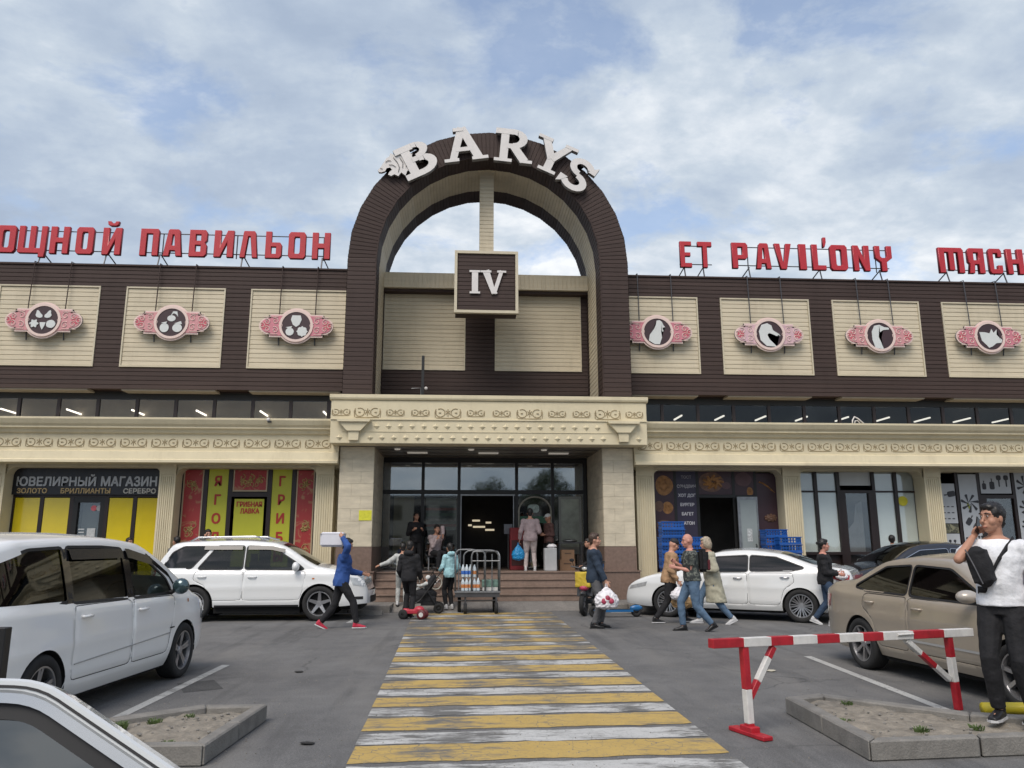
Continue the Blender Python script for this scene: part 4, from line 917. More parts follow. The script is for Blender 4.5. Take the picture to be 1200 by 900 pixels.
MB().tube([(-6.06, YS-.1, 1.3), (-6.06, YS-.1, 1.6)], .012, 6).build('door_handle', STEEL, bld)
# bakery
back_room(5.3, 9.0, INTERD, 24.6)
for a in (5.42, 6.05, 6.69, 7.73, 8.36, 9.05): frame_bar(a-.04, a+.04, .2, 3.66, BLACK)
PLUM = mat('plum_poster', (.050, .022, .030), .4, var=.2, scale=1)
NAVY = mat('navy_poster', (.035, .028, .055), .4, var=.2, scale=1)
BUN = mat('baked_crust', (.34, .16, .05), .55, var=.45, scale=9); BUND = mat('dark_crust', (.16, .085, .055), .55, var=.5, scale=7); FLR = mat('flour_plum', (.12, .065, .07), .55, var=.3)
def bpost(nm, lb, x0, x1, z0, z1, m, shapes=()):
    t = thing(nm, lb, 'poster', ((x0+x1)/2, YS-.03, z0)); MB().box(x0, x1, YS-.05, YS-.04, z0, z1).build('poster_sheet', m, t)
    for i, (cx, cz, rx, rz, mm_, ty) in enumerate(shapes):
        q = MB()
        if ty == 'bun':
            q.prism([(cx+x, cz+z) for x, z in blob(0, 0, rx, rz, 20, .03, 3)], YS-.054-.001*i, YS-.05)
            q.tube([(cx+x, YS-.056-.001*i, cz+z) for x, _, z in scroll(0, 0, min(rx, rz)*.7, 1.3, 1+i, 1, 12)], .010, 4)
        elif ty == 'flat': q.prism([(cx+x, cz+z) for x, z in blob(0, 0, rx, rz, 20, .02, 5)], YS-.054-.001*i, YS-.05)
        elif ty == 'braid':
            for a in range(9): q.tube([(cx+rx*.9*cos(a*.7), YS-.055-.001*a, cz+rz*.9*sin(a*.7)), (cx+rx*.3*cos(a*.7+1), YS-.057-.001*a, cz+rz*.3*sin(a*.7+1))], [.03, .06], 5)
        elif ty == 'wheat':
            for a in range(9): q.tube([(cx-.04*a+.1, YS-.053, cz-.03*a*a*.1+.05*a), (cx-.04*a+.22, YS-.055, cz+.05*a-.09-.02*a)], [.022, .006], 4)
        q.build('printed_'+('loaf' if ty != 'wheat' else 'wheat'), mm_, t)
    return t
bpost('bakery_poster', 'narrow plum bakery poster with three round buns left of the word list', 5.46, 6.01, .2, 3.62, PLUM, ((5.74, 3.2, .25, .28, BUN, 'bun'), (5.82, 2.58, .15, .17, BUN, 'bun'), (5.58, 2.62, .13, .15, BUND, 'flat'), (5.72, 2.1, .24, .14, BUND, 'bun')))
t = bpost('bakery_poster', 'dark bakery poster listing ТОСТ, СЭНДВИЧ, ХОТ ДОГ, БУРГЕР, БАГЕТ, БАТОН', 6.09, 6.65, .2, 3.62, NAVY)
for q, tx in enumerate(('ТОСТ', 'СЭНДВИЧ', 'ХОТ ДОГ', 'БУРГЕР', 'БАГЕТ', 'БАТОН')):
    place(text_mesh(tx, .115, .004, .004, .95), mat('ink%d' % min(q, 2), [(.22, .2, .22), (.4, .38, .4), (.62, .6, .62)][min(q, 2)], .5, var=0), 'lettering', t, (6.38, YS-.053, 3.43-q*.256))
bpost('bakery_poster', 'wide bakery poster with braided loaves above the open door', 6.73, 7.69, 2.95, 3.62, PLUM, ((7.1, 3.3, .36, .28, BUND, 'flat'), (7.15, 3.3, .34, .22, BUN, 'braid'), (7.52, 3.2, .13, .1, FLR, 'flat')))
bpost('bakery_poster', 'bakery poster with a floury loaf and orange slice above the glass door leaf', 7.77, 8.32, 2.92, 3.62, PLUM, ((8.03, 3.38, .24, .2, FLR, 'flat'), (8.2, 3.03, .09, .13, BUN, 'bun')))
bpost('bakery_poster', 'tall plum bakery poster with wheat ears at the right edge', 8.40, 9.01, .2, 3.55, PLUM, ((8.7, 3.1, .2, .2, BUN, 'wheat'), (8.75, 2.3, .2, .12, BUND, 'braid'), (8.6, 1.55, .17, .17, BUN, 'flat')))
frame_bar(6.7, 8.3, 2.86, 2.94, BLACK, YS-.004)
dl = thing('open_glass_door', 'grey frosted glass door leaf with a pull handle in the bakery doorway', 'door', (7.75, YS-.1, .2))
MB().box(7.84, 8.30, YS-.2, YS-.18, .3, 2.80).build('frosted_panel', mat('frosted_grey', (.30, .34, .34), .3, var=.08, scale=1), dl)
MB().box(7.76, 8.34, YS-.215, YS-.165, 2.80, 2.88).box(7.76, 7.84, YS-.213, YS-.167, .2, 2.80).box(8.30, 8.34, YS-.213, YS-.167, .2, 2.80).build('door_frame', STEEL, dl)
MB().tube([(8.22, YS-.23, 1.1), (8.22, YS-.28, 1.12), (8.22, YS-.28, 1.55), (8.22, YS-.23, 1.57)], .014, 6).build('pull_handle', BLACK, dl)
MB().box(8.0, 8.14, YS-.206, YS-.2, 1.65, 2.0).build('door_sticker', mat('sticker_grey', (.5, .52, .52), .5, var=.5, scale=20), dl)
# shop with white blinds
back_room(9.4, 13.2, mat('empty_room', (.05, .048, .045), .9))
for a in (9.52, 10.13, 10.79, 11.83, 12.49, 13.12): frame_bar(a-.045, a+.045, .2, 3.68)
frame_bar(9.5, 13.1, 3.64, 3.70, y=YS-.004); frame_bar(9.5, 13.1, 1.28-.0, 1.36, y=YS-.003)
for a, b in ((9.52, 10.13), (10.13, 10.79), (11.83, 12.49), (12.49, 13.12)):
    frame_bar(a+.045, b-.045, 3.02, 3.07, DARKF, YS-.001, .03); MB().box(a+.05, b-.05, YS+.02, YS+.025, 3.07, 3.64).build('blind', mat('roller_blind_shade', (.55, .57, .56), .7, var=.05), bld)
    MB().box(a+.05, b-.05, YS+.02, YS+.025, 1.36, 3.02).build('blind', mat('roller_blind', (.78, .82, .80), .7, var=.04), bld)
    pane(a+.045, b-.045, 3.07, 3.64, GLS, YS+.003); pane(a+.045, b-.045, 1.36, 3.02, GLS, YS+.003)
MB().box(9.5, 13.1, YS+.06, YS+.1, .2, 1.28).build('shop_apron', DARKF, bld)
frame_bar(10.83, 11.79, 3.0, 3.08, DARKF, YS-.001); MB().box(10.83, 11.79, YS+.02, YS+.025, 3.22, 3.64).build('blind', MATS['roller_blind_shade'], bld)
frame_bar(10.83, 10.98, .3, 3.0, DARKF, YS-.01, .05); frame_bar(11.66, 11.79, .3, 3.0, DARKF, YS-.01, .05); pane(10.98, 11.66, .3, 3.0)
m = MB().add([(11.2, YS+.3, 1.3), (11.62, YS+.3, 1.3), (11.62, YS+.3, 2.8), (11.45, YS+.35, 2.7), (11.35, YS+.32, 2.2), (11.0, YS+.3, 1.8)], [(0, 1, 2, 3, 4, 5)]); m.build('door_curtain', mat('grey_curtain', (.2, .2, .2), .8, var=.2), bld)
o = MB().lathe([(0, -.004), (.14, -.004), (.14, 0)], 20, (0, 0, 0), 'y').build('round_sticker', mat('yellow_dot', (.65, .58, .03), .5)); o.location = (12.68, YS-.02, 2.78); tag(o, 'round yellow sticker on the white-blinded shop window', 'sticker')
# key shop
back_room(13.4, 17.3)
for a in (13.62, 14.31, 14.96, 16.02, 16.7, 17.2): frame_bar(a-.04, a+.04, .2, 3.68)
KP = mat('key_poster_white', (.46, .48, .50), .45, var=.06); KI = mat('key_ink', (.03, .03, .035), .5, var=.3); KG = mat('key_colour_ink', (.25, .28, .04), .5, var=.4, scale=15)
def key_poster(lb, x0, x1, z0, z1, items):
    t = thing('key_poster', lb, 'poster', ((x0+x1)/2, YS-.03, z0)); MB().box(x0, x1, YS-.05, YS-.04, z0, z1).build('poster_sheet', KP, t)
    for (ty, cx, cz, s, an, m_) in items:
        R_ = Matrix.Rotation(radians(an), 2); q = MB()
        def P(pl, yy=.0): q.prism([tuple(R_ @ Vector((x*s, z*s))+Vector((cx, cz))) for x, z in pl], YS-.055-yy, YS-.05)
        if ty == 'fob': P(rrect(-.5, .5, -.9, .6, .3, 3)); q.tube([tuple((R_ @ Vector((x*s, z*s))+Vector((cx, cz))).to_3d().xzy+Vector((0, YS-.055, 0))) for x, z in ((0, .6), (.1, 1.2), (-.1, 1.2), (0, .6))], .008, 4)
        elif ty == 'key': P(rrect(-.45, .45, .0, .9, .3, 3)); P([(-.12, 0), (-.12, -1.1), (.02, -1.2), (.12, -1.1), (.12, 0)], .001)
        elif ty == 'fan':
            for k in range(7):
                a = radians(k*51); P([(.15*cos(a+1.5), .15*sin(a+1.5)), (cos(a-.16), sin(a-.16)), (1.05*cos(a), 1.05*sin(a)), (cos(a+.16), sin(a+.16))], .001*k)
        elif ty == 'blade': P([(-.3, -1), (.3, -1), (.35, .2), (0, 1), (-.35, .2)])
        q.build('printed_key', m_, t)
key_poster('narrow white key poster beside the pilaster, upper sheet', 13.68, 14.24, 2.15, 3.28, [('fob', 14.1, 2.98, .16, 100, KI), ('fob', 13.75, 2.75, .12, 0, KI)]+[('blade', 13.85+.13*k, 2.62-.17*r, .045, 90, KI) for k in range(3) for r in range(3)])
key_poster('narrow white key poster beside the pilaster, lower sheet', 13.68, 14.24, .75, 1.86, [('key', 13.8+.14*k, 1.62-.3*r, .08, 0, KI) for k in range(3) for r in range(3)])
t = sheet('key_picture', 'small olive picture strip between the two narrow key posters', 'poster', 13.68, 14.24, 1.88, 2.13, print_mat('olive_print', (.07, .07, .05), (.28, .27, .17), 7, .45, .6))
key_poster('tall white key poster with a coloured fan of car keys', 14.38, 14.92, .7, 3.55, [('fan', 14.65, 2.72, .26, 10, KI), ('blade', 14.60, 2.66, .10, 20, KG), ('fob', 14.58, 2.22, .15, -35, KI), ('fob', 14.76, 2.08, .12, -35, KI)]+[('key', 14.45+.09*k, 1.70+.04*(k > 2), .07, 0, KI) for k in range(6)]+[('fob', 14.5+.15*k, 1.35, .1, 90, KI) for k in range(3)]+[('key', 14.5+.12*k, 1.05, .08, 0, KI) for k in range(4)])
key_poster('wide white poster with four car keys above the key shop door', 15.03, 15.95, 3.0, 3.62, [('fob', 15.14, 3.22, .12, 0, KI), ('fob', 15.38, 3.25, .15, 0, KI), ('key', 15.6, 3.38, .16, 0, KI), ('key', 15.82, 3.38, .16, 0, KI)])
key_poster('tall white key poster right of the key shop door', 16.08, 16.66, .7, 3.60, [('fan', 16.38, 3.25, .26, 0, KI), ('fan', 16.36, 2.6, .22, 20, KI), ('fan', 16.32, 2.1, .18, 40, KI), ('key', 16.3, 1.4, .12, 0, KI)])
sheet('window_film', 'white key poster at the far right edge of the key shop', 'poster', 16.76, 17.14, .7, 3.6, KP)
frame_bar(15.0, 16.0, 2.86, 2.96, DARKF, YS-.002); frame_bar(15.0, 15.16, .3, 2.86, DARKF, YS-.01, .05); pane(15.16, 15.95, .3, 2.86)
MB().box(15.18, 15.6, YS+.2, YS+.22, 1.8, 2.7).build('door_sheet', mat('green_grey_sheet', (.12, .14, .11), .7), bld)
# small fixtures
o = thing('wall_camera', 'small white dome camera on the cream cornice left of the arch', 'camera', (-5.0, 20.6, 4.75)); MB().ell((-5.0, 20.62, 4.78), (.05, .05, .05), 10, 6).build('dome', WHITEL, o, smooth=True); MB().box(-5.01, -4.92, 20.58, 20.64, 4.70, 4.74).build('bracket', BLACK, o)
o = thing('pipe_loop', 'bent white pipe sticking up over the right cornice', 'pipe', (10.95, 20.9, 4.82)); MB().tube([(10.85, 20.9, 4.8), (10.87, 20.9, 4.95), (10.93, 20.9, 5.04), (11.02, 20.9, 5.0), (11.22, 20.9, 4.82)], .02, 6).build('outer_pipe', WHITEL, o, smooth=True); MB().tube([(10.92, 20.92, 4.8), (10.95, 20.92, 4.93), (11.02, 20.92, 4.94), (11.12, 20.92, 4.82)], .015, 6).build('inner_pipe', WHITEL, o, smooth=True)
o = thing('roof_mast', 'short dark mast with two small white lamps on the portal roof', 'mast', (-1.1, 22.3, 5.3)); MB().box(-1.14, -1.06, 22.27, 22.33, 5.3, 6.95).build('pole', BLACK, o); MB().tube([(-1.42, 22.3, 5.98), (-1.15, 22.3, 6.0), (-1.13, 22.25, 5.4)], .015, 6).build('bracket_arm', STEEL, o); MB().ell((-1.0, 22.25, 5.98), (.05, .05, .05), 8, 6).build('lamp', WHITEL, o, smooth=True)
o = thing('air_conditioner', 'white air conditioner box behind the portal parapet', 'air conditioner', (-1.8, 22.8, 5.3)); MB().box(-2.2, -1.05, 22.6, 22.9, 5.3, 5.75).build('casing', WHITEL, o, bevel=.02); MB().lathe([(0, -.01), (.16, -.01), (.17, 0)], 20, (-1.85, 22.597, 5.52), 'y').build('fan_grille', SILV, o)
o = sheet('paper_notice', 'yellow paper notice on the left entrance pillar', 'notice', -2.62, -2.29, 2.20, 2.46, mat('yellow_notice', (.62, .60, .04), .6, var=.15, scale=12), 20.995, .006)
# ================================================================ CARS
TYRE = mat('tyre_rubber', (.018, .018, .018), .85, var=.25, scale=6)
RIMM = mat('alloy_rim', (.42, .42, .43), .3, .85, var=.1)
WELL = mat('wheel_well', (.008, .008, .008), .9, var=0)
RUB = mat('black_rubber', (.012, .012, .013), .55, var=0)
CHR = mat('chrome', (.55, .55, .56), .15, 1., var=0)
SEAT = mat('car_seat', (.05, .048, .045), .8, var=.2)
CG_D = glass('car_glass_dark', (.05, .055, .05)); CG_M = glass('car_glass_smoke', (.22, .25, .23)); CG_C = glass('car_glass_clear', (.55, .62, .58))
LRED = mat('tail_lamp_red', (.30, .01, .012), .15, var=.1, coat=.8); LCLR = mat('head_lamp_clear', (.45, .46, .46), .12, .3, var=.25, scale=14, coat=.8)
AMB = mat('amber_lamp', (.45, .13, .01), .2, var=0)
def interp(pts, x):
    """monotone-ish cubic through (x,z) points sorted by x"""
    n = len(pts)
    if x <= pts[0][0]: return pts[0][1]
    if x >= pts[-1][0]: return pts[-1][1]
    i = max(k for k in range(n-1) if pts[k][0] <= x)
    x0, y0 = pts[i]; x1, y1 = pts[i+1]; h = x1-x0; t = (x-x0)/h
    sec = lambda k: (pts[k+1][1]-pts[k][1])/(pts[k+1][0]-pts[k][0])
    def m(k):
        if k == 0: return sec(0)
        if k == n-1: return sec(n-2)
        a, b = sec(k-1), sec(k)
        return 0 if a*b <= 0 else 2*a*b/(a+b)
    m0, m1 = m(i), m(i+1)
    return (2*t**3-3*t*t+1)*y0+(t**3-2*t*t+t)*h*m0+(-2*t**3+3*t*t)*y1+(t**3-t*t)*h*m1
def sstep(a, b, x):
    t = min(1, max(0, (x-a)/(b-a))); return t*t*(3-2*t)
def inpoly(x, z, pl):
    c = False; j = len(pl)-1
    for i in range(len(pl)):
        xi, zi = pl[i]; xj, zj = pl[j]
        if (zi > z) != (zj > z) and x < (xj-xi)*(z-zi)/(zj-zi)+xi: c = not c
        j = i
    return c
class Car:
    def __init__(s, L, W, H, top, belt, axles, wr, tum=.17, sill=.24, taper=.28, taper_c=.75, ar=1.13, shoulder=.035):
        s.__dict__.update(L=L, W=W, H=H, top_pts=top, b0=belt[0], b1=belt[1], axles=axles, wr=wr, tum=tum, sill=sill, tp=taper, tc=taper_c, ra=wr*ar, sh=shoulder)
    def top(s, x): return interp(s.top_pts, x)
    def belt(s, x): return s.b0+s.b1*x
    def Wd(s, x, z):
        u = max(0, (abs(x)-(s.L/2-s.tc))/s.tc); u = min(u, 1)
        w_ = s.W/2*(1-s.tp*(1-sqrt(max(0, 1-u*u))))
        b = s.belt(x)
        if z < .45: w_ -= .06*((.45-z)/.22)**2
        w_ -= .03*max(0, min(1, (z-.62)/(b-.62)))**2
        # a soft crease along the doors
        w_ += .008*math.exp(-((z-(.70+.02*x))/.05)**2)
        w_ -= s.sh*sstep(b-.05, b+.02, z)
        if z > b: w_ -= s.tum*((z-b)/(s.H-b))**1.15
        t = s.top(x); e = 1e-2; sl = (s.top(x+e)-s.top(x-e))/(2*e); d = max(0, (t-z))/sqrt(1+sl*sl); r = .075
        if d < r: w_ -= r*(1-sqrt(max(0, 1-(1-d/r)**2)))*.9
        return w_
    def bottom(s, x):
        z = s.sill+.05*sstep(s.L/2-.6, s.L/2, abs(x))
        for a in s.axles:
            if abs(x-a) < s.ra: z = max(z, s.wr*.98+sqrt(s.ra**2-(x-a)**2)*1.0)
        return z
    def cols(s, extra):
        xs = list(np.linspace(-s.L/2+.45, s.L/2-.45, 78)); 
        xs += [sg*(s.L/2-.45*(1-sin(t))) for sg in (-1, 1) for t in np.linspace(0, pi/2, 12)]
        for a in s.axles:
            za = s.sill
            xs = [x for x in xs if abs(abs(x-a)-s.ra) > .02]
            xs += [a+s.ra*cos(t) for t in np.linspace(0, pi, 25)] + [a-s.ra-.002, a+s.ra+.002]
        xs += extra; xs = sorted(xs); o = [xs[0]]
        for x in xs[1:]:
            if x-o[-1] > .0015: o.append(x)
        return o
    def patch(s, poly, off, sg=1, grid=.06):
        """mesh data of polygon (x,z) laid over the side surface"""
        bm = bmesh.new(); bm.faces.new([bm.verts.new((x, 0, z)) for x, z in poly])
        x0, x1 = min(p[0] for p in poly), max(p[0] for p in poly); z0, z1 = min(p[1] for p in poly), max(p[1] for p in poly)
        for k in range(1, int((x1-x0)/grid)+1): bmesh.ops.bisect_plane(bm, geom=bm.verts[:]+bm.edges[:]+bm.faces[:], plane_co=(x0+k*grid, 0, 0), plane_no=(1, 0, 0))
        for k in range(1, int((z1-z0)/grid)+1): bmesh.ops.bisect_plane(bm, geom=bm.verts[:]+bm.edges[:]+bm.faces[:], plane_co=(0, 0, z0+k*grid), plane_no=(0, 0, 1))
        bmesh.ops.triangulate(bm, faces=[f for f in bm.faces if len(f.verts) > 4])
        bm.verts.index_update()
        vs = [(v.co.x, sg*(s.Wd(v.co.x, v.co.z)+off), v.co.z) for v in bm.verts]; fs = [tuple(v.index for v in f.verts) for f in bm.faces]
        bm.free(); return vs, fs
def offset_ring(poly, d):
    n = len(poly); ar = sum(poly[k][0]*poly[(k+1) % n][1]-poly[(k+1) % n][0]*poly[k][1] for k in range(n))
    pl = poly if ar > 0 else poly[::-1]
    return pl, [(2*a[0]-b[0], 2*a[1]-b[1]) for a, b in zip(pl, inset_poly(pl, -d))] if False else inset_poly(pl, d)
def smooth_poly(poly, r=.05, n=3):
    out_ = []; k = len(poly)
    for i in range(k):
        a, b, c = Vector(poly[i-1]), Vector(poly[i]), Vector(poly[(i+1) % k]); rr = min(r, (a-b).length*.4, (c-b).length*.4)
        p, q = b+(a-b).normalized()*rr, b+(c-b).normalized()*rr
        for t in [j/n for j in range(n+1)]: out_.append(tuple((p*(1-t)**2+b*2*t*(1-t)+q*t*t)))
    return out_
def make_wheel(style, wr, width=.2):
    mb = MB(); r = wr*.70; h = width/2
    mb.lathe([(r, -h), (wr*.93, -h), (wr*.985, -h*.8), (wr, -h*.55), (wr, h*.55), (wr*.985, h*.8), (wr*.93, h), (r, h), (r, -h)], 36, (0, 0, 0), 'y')
    rim = MB()
    rim.lathe([(r, -h*.9), (r, h*.9)], 36, (0, 0, 0), 'y'); rim.lathe([(r*1.02, -h*.95), (r*.93, -h*.95), (r*.90, -h*.6), (r*.90, h*.5)], 36, (0, 0, 0), 'y')
    rim.lathe([(0, -h*.72), (r*.2, -h*.72), (r*.24, -h*.5)], 18, (0, 0, 0), 'y')
    def spoke(a, w0, w1, rr0=.15, rr1=.93, split=0):
        ca, sa = cos(a), sin(a); tx, tz = -sa, ca
        P = []
        for (rr, ww, yy) in ((rr0, w0, -h*.62), (rr1, w1, -h*.82)):
            for sg in (-1, 1): P.append((r*rr*ca+tx*sg*ww/2+tx*split*rr*r, yy, r*rr*sa+tz*sg*ww/2+tz*split*rr*r))
        Q = [(x, y+h*.35, z) for x, y, z in P]
        rim.add(P+Q, [(0, 1, 3, 2), (0, 2, 6, 4), (1, 5, 7, 3), (2, 3, 7, 6)])
    if style == 'five':
        for k in range(5): spoke(2*pi*k/5+.3, wr*.22, wr*.14)
    elif style == 'seven':
        for k in range(7): spoke(2*pi*k/7+.2, wr*.10, wr*.13)
    elif style == 'mesh':
        for k in range(10):
            spoke(2*pi*k/10, wr*.05, wr*.06, split=.13); spoke(2*pi*k/10, wr*.05, wr*.06, split=-.13)
    elif style == 'star':
        for k in range(5): spoke(2*pi*k/5+.3, wr*.12, wr*.10, split=.11); spoke(2*pi*k/5+.3, wr*.12, wr*.10, split=-.11)
    disc = MB().lathe([(0, -h*.1), (r*.9, -h*.1)], 24, (0, 0, 0), 'y')
    return mb, rim, disc
def build_car(c, name, label, group, loc, heading, paintm, windows, wsh, rwin, doors, spec):
    """windows: list of (poly, glass); wsh/rwin: (x0,x1) ranges of front and rear screens in the top strip; doors: polygons"""
    root = thing(name, label, 'car' if spec.get('cat') is None else spec['cat'], loc, heading, group)
    wins = [(smooth_poly(p, spec.get('wr_', .05)), g_) for p, g_ in windows]
    xs = c.cols([wsh[0], wsh[1]]+([rwin[0], rwin[1]] if rwin else []))
    Zs = list(np.arange(.2, c.H, .045)); rel = (.06, .042, .027, .014, .005, 0.)
    bm = bmesh.new(); strip = {}
    for sg in (-1, 1):
        grid_ = []
        for x in xs:
            b, t = c.bottom(x), c.top(x); col = []
            for z in [min(max(z, b), max(b, t-.075)) for z in Zs]+[max(b, t-r_) for r_ in rel]:
                col.append(bm.verts.new((x, sg*c.Wd(x, z), z)))
            grid_.append(col)
        for i in range(len(xs)-1):
            for j in range(len(grid_[0])-1):
                q = [grid_[i][j], grid_[i+1][j], grid_[i+1][j+1], grid_[i][j+1]]
                if sg > 0: q.reverse()
                bm.faces.new(q)
        strip[sg] = [g_[-1] for g_ in grid_]; ends = (grid_[0], grid_[-1])
        strip['e%d' % sg] = ends
    bmesh.ops.remove_doubles(bm, verts=[v for v in bm.verts if True], dist=2e-4)
    # cut window openings and doors
    for pl in [p for p, _ in wins]+[smooth_poly(d, .06) for d in doors]:
        for i in range(len(pl)):
            a, b = Vector(pl[i]), Vector(pl[(i+1) % len(pl)]); d = (b-a)
            if d.length < 1e-4: continue
            m0, m1 = min(a.x, b.x)-.03, max(a.x, b.x)+.03; z0, z1 = min(a.y, b.y)-.03, max(a.y, b.y)+.03
            fs = [f for f in bm.faces if any(True for _ in (0,)) and max(v.co.x for v in f.verts) > m0 and min(v.co.x for v in f.verts) < m1 and max(v.co.z for v in f.verts) > z0 and min(v.co.z for v in f.verts) < z1]
            ge = set(fs)
            for f in fs: ge.update(f.edges); ge.update(f.verts)
            bmesh.ops.bisect_plane(bm, geom=list(ge), plane_co=(a.x, 0, a.y), plane_no=(-d.y, 0, d.x), dist=1e-5)
    kill = []
    for f in bm.faces:
        cc = f.calc_center_median()
        if any(inpoly(cc.x, cc.z, p) for p, _ in wins): kill.append(f)
    bmesh.ops.delete(bm, geom=kill, context='FACES')
    # split doors off
    def take(test):
        me = bpy.data.meshes.new('door'); sel = [f for f in bm.faces if test(f.calc_center_median())]
        vm = {}; vs = []; fs = []
        for f in sel:
            idx = []
            for v in f.verts:
                if v not in vm: vm[v] = len(vs); vs.append(v.co.copy())
                idx.append(vm[v])
            fs.append(idx)
        ss = set(sel)
        for e in bm.edges:
            lf = [f in ss for f in e.link_faces]
            if len(lf) == 2 and lf[0] != lf[1]:
                for v in e.verts: v.tag = True
        for v in bm.verts:
            if v.tag:
                v.tag = False; v.co.y *= .994
                if v in vm: vs[vm[v]] = v.co.copy()
        me.from_pydata(vs, [], fs); bmesh.ops.delete(bm, geom=sel, context='FACES'); return me
    for d in doors:
        dp = smooth_poly(d, .06)
        for sg in (-1, 1):
            me = take(lambda p: p.y*sg > 0 and inpoly(p.x, p.z, dp))
            me.materials.append(paintm); do = link('door', me, root, smooth=True)
            sr = MB(); ra_, rb_ = inset_poly(dp, .004), inset_poly(dp, -.004); nn_ = len(dp)
            for i in range(nn_):
                j = (i+1) % nn_; sr.add([(p_[0], sg*(c.Wd(p_[0], p_[1])*.994+.003), p_[1]) for p_ in (ra_[i], ra_[j], rb_[j], rb_[i])], [(0, 1, 2, 3)])
            sr.build('door_gap', WELL, root, local=True)
            # handle
            hx = min(p[0] for p in d)+.10; hz = c.belt(hx)-.12
            if spec.get('handle', True):
                hb = MB(); y = c.Wd(hx, hz)
                hb.tube([(hx, sg*(y+.002), hz), (hx+.03, sg*(y+.03), hz), (hx+.15, sg*(y+.03), hz), (hx+.18, sg*(y+.002), hz)], .014, 6)
                hb.build('handle', spec.get('handle_m', paintm), do, smooth=True, local=True)
    me = bpy.data.meshes.new('body'); bm.to_mesh(me); bm.free(); me.materials.append(paintm)
    body = link('body', me, root, smooth=True)
    # top strip: bonnet, roof, boot, bumper faces
    crown = lambda x: spec.get('crown', .05)*sstep(-c.L/2, -c.L/2+.5, x)*sstep(-c.L/2, -c.L/2+.5, -x)
    V = [-1, -.965, -.93, -.6, -.3, 0, .3, .6, .93, .965, 1]
    tops = MB(); ws_f = MB(); ws_r = MB(); xs2 = xs
    def P(x, v):
        z = c.top(x); w_ = c.Wd(x, z); return (x, v*w_, z+crown(x)*(1-v*v))
    for i in range(len(xs2)-1):
        a, b = xs2[i], xs2[i+1]; mid = (a+b)/2
        for j in range(len(V)-1):
            q = [P(a, V[j]), P(b, V[j]), P(b, V[j+1]), P(a, V[j+1])]; vm_ = (V[j]+V[j+1])/2
            tgt = tops
            if abs(vm_) < .93:
                if wsh[0] <= mid <= wsh[1]: tgt = ws_f
                elif rwin and rwin[0] <= mid <= rwin[1]: tgt = ws_r
            tgt.add(q, [(0, 1, 2, 3)])
    for xe, sg in ((-c.L/2, -1), (c.L/2, 1)):
        zz = np.linspace(c.bottom(xe), c.top(xe), 9)
        for j in range(8):
            for k in range(8):
                va, vb = -1+.25*k, -1+.25*(k+1)
                F_ = lambda v, z: (xe+sg*.10*(1-v*v)*.9, v*c.Wd(xe, z), z)
                q = [F_(va, zz[j]), F_(vb, zz[j]), F_(vb, zz[j+1]), F_(va, zz[j+1])]
                if sg < 0: q.reverse()
                tops.add(q, [(0, 1, 2, 3)])
    def bd(mb, nm, m_, par=root, sm=True):
        o = mb.build(nm, m_, par, smooth=sm, local=True)
        b_ = bmesh.new(); b_.from_mesh(o.data); bmesh.ops.remove_doubles(b_, verts=b_.verts, dist=1e-5); b_.to_mesh(o.data); b_.free(); return o
    bd(tops, 'roof_and_bonnet', paintm); bd(ws_f, 'windscreen', spec.get('wglass', CG_M))
    if rwin: bd(ws_r, 'rear_window', spec.get('rglass', CG_D))
    for pl, g_ in wins:
        for sg in (-1, 1):
            mb = MB(); mb.add(*c.patch(pl, -.010, sg)); bd(mb, 'side_window', g_)
            rg = inset_poly(pl, spec.get('seal', .022)) if sum(pl[k][0]*pl[(k+1) % len(pl)][1]-pl[(k+1) % len(pl)][0]*pl[k][1] for k in range(len(pl))) > 0 else inset_poly(pl, -spec.get('seal', .022))
            mr_ = MB(); n = len(pl)
            Y = lambda p, o_: (p[0], sg*(c.Wd(p[0], min(p[1], c.top(p[0])))+o_), min(p[1], c.top(p[0])))
            for i in range(n):
                j = (i+1) % n; mr_.add([Y(pl[i], .003), Y(pl[j], .003), Y(rg[j], .003), Y(rg[i], .003)], [(0, 1, 2, 3)]); mr_.add([Y(pl[i], .003), Y(pl[j], .003), Y(pl[j], -.012), Y(pl[i], -.012)], [(0, 1, 2, 3)])
            bd(mr_, 'window_seal', spec.get('seal_m', RUB), sm=False)
    # wheels, wells, floor
    wmesh = None
    for ax in c.axles:
        for sg in (-1, 1):
            y = sg*(c.W/2-.11)
            wh = bpy.data.objects.new('wheel', None); C.objects.link(wh); wh.parent = root; wh.location = (ax, y, c.wr)
            if sg > 0: wh.rotation_euler = (0, 0, pi)
            if wmesh is None:
                a_, b_, d_ = make_wheel(spec.get('rim', 'five'), c.wr, .22)
                wmesh = (bd(a_, 'tyre', TYRE, wh), bd(b_, 'rim', spec.get('rim_m', RIMM), wh, False), bd(d_, 'brake_disc', WELL, wh, False))
            else:
                for o in wmesh: k = o.copy(); C.objects.link(k); k.parent = wh
            ar_ = [(ax+c.ra*1.01*cos(t), c.wr*.98+c.ra*1.01*sin(t)) for t in np.linspace(-.1, pi+.1, 20)]
            wl = MB(); ya, yb = sg*(c.Wd(ax, c.wr+c.ra)-.02), sg*(c.W/2-.36)
            for p, q in zip(ar_[:-1], ar_[1:]): wl.add([(p[0], ya, p[1]), (q[0], ya, q[1]), (q[0], yb, q[1]), (p[0], yb, p[1])], [(0, 1, 2, 3)])
            wl.add([(p[0], yb, p[1]) for p in ar_], [tuple(range(len(ar_)))]); bd(wl, 'wheel_well', WELL, sm=False)
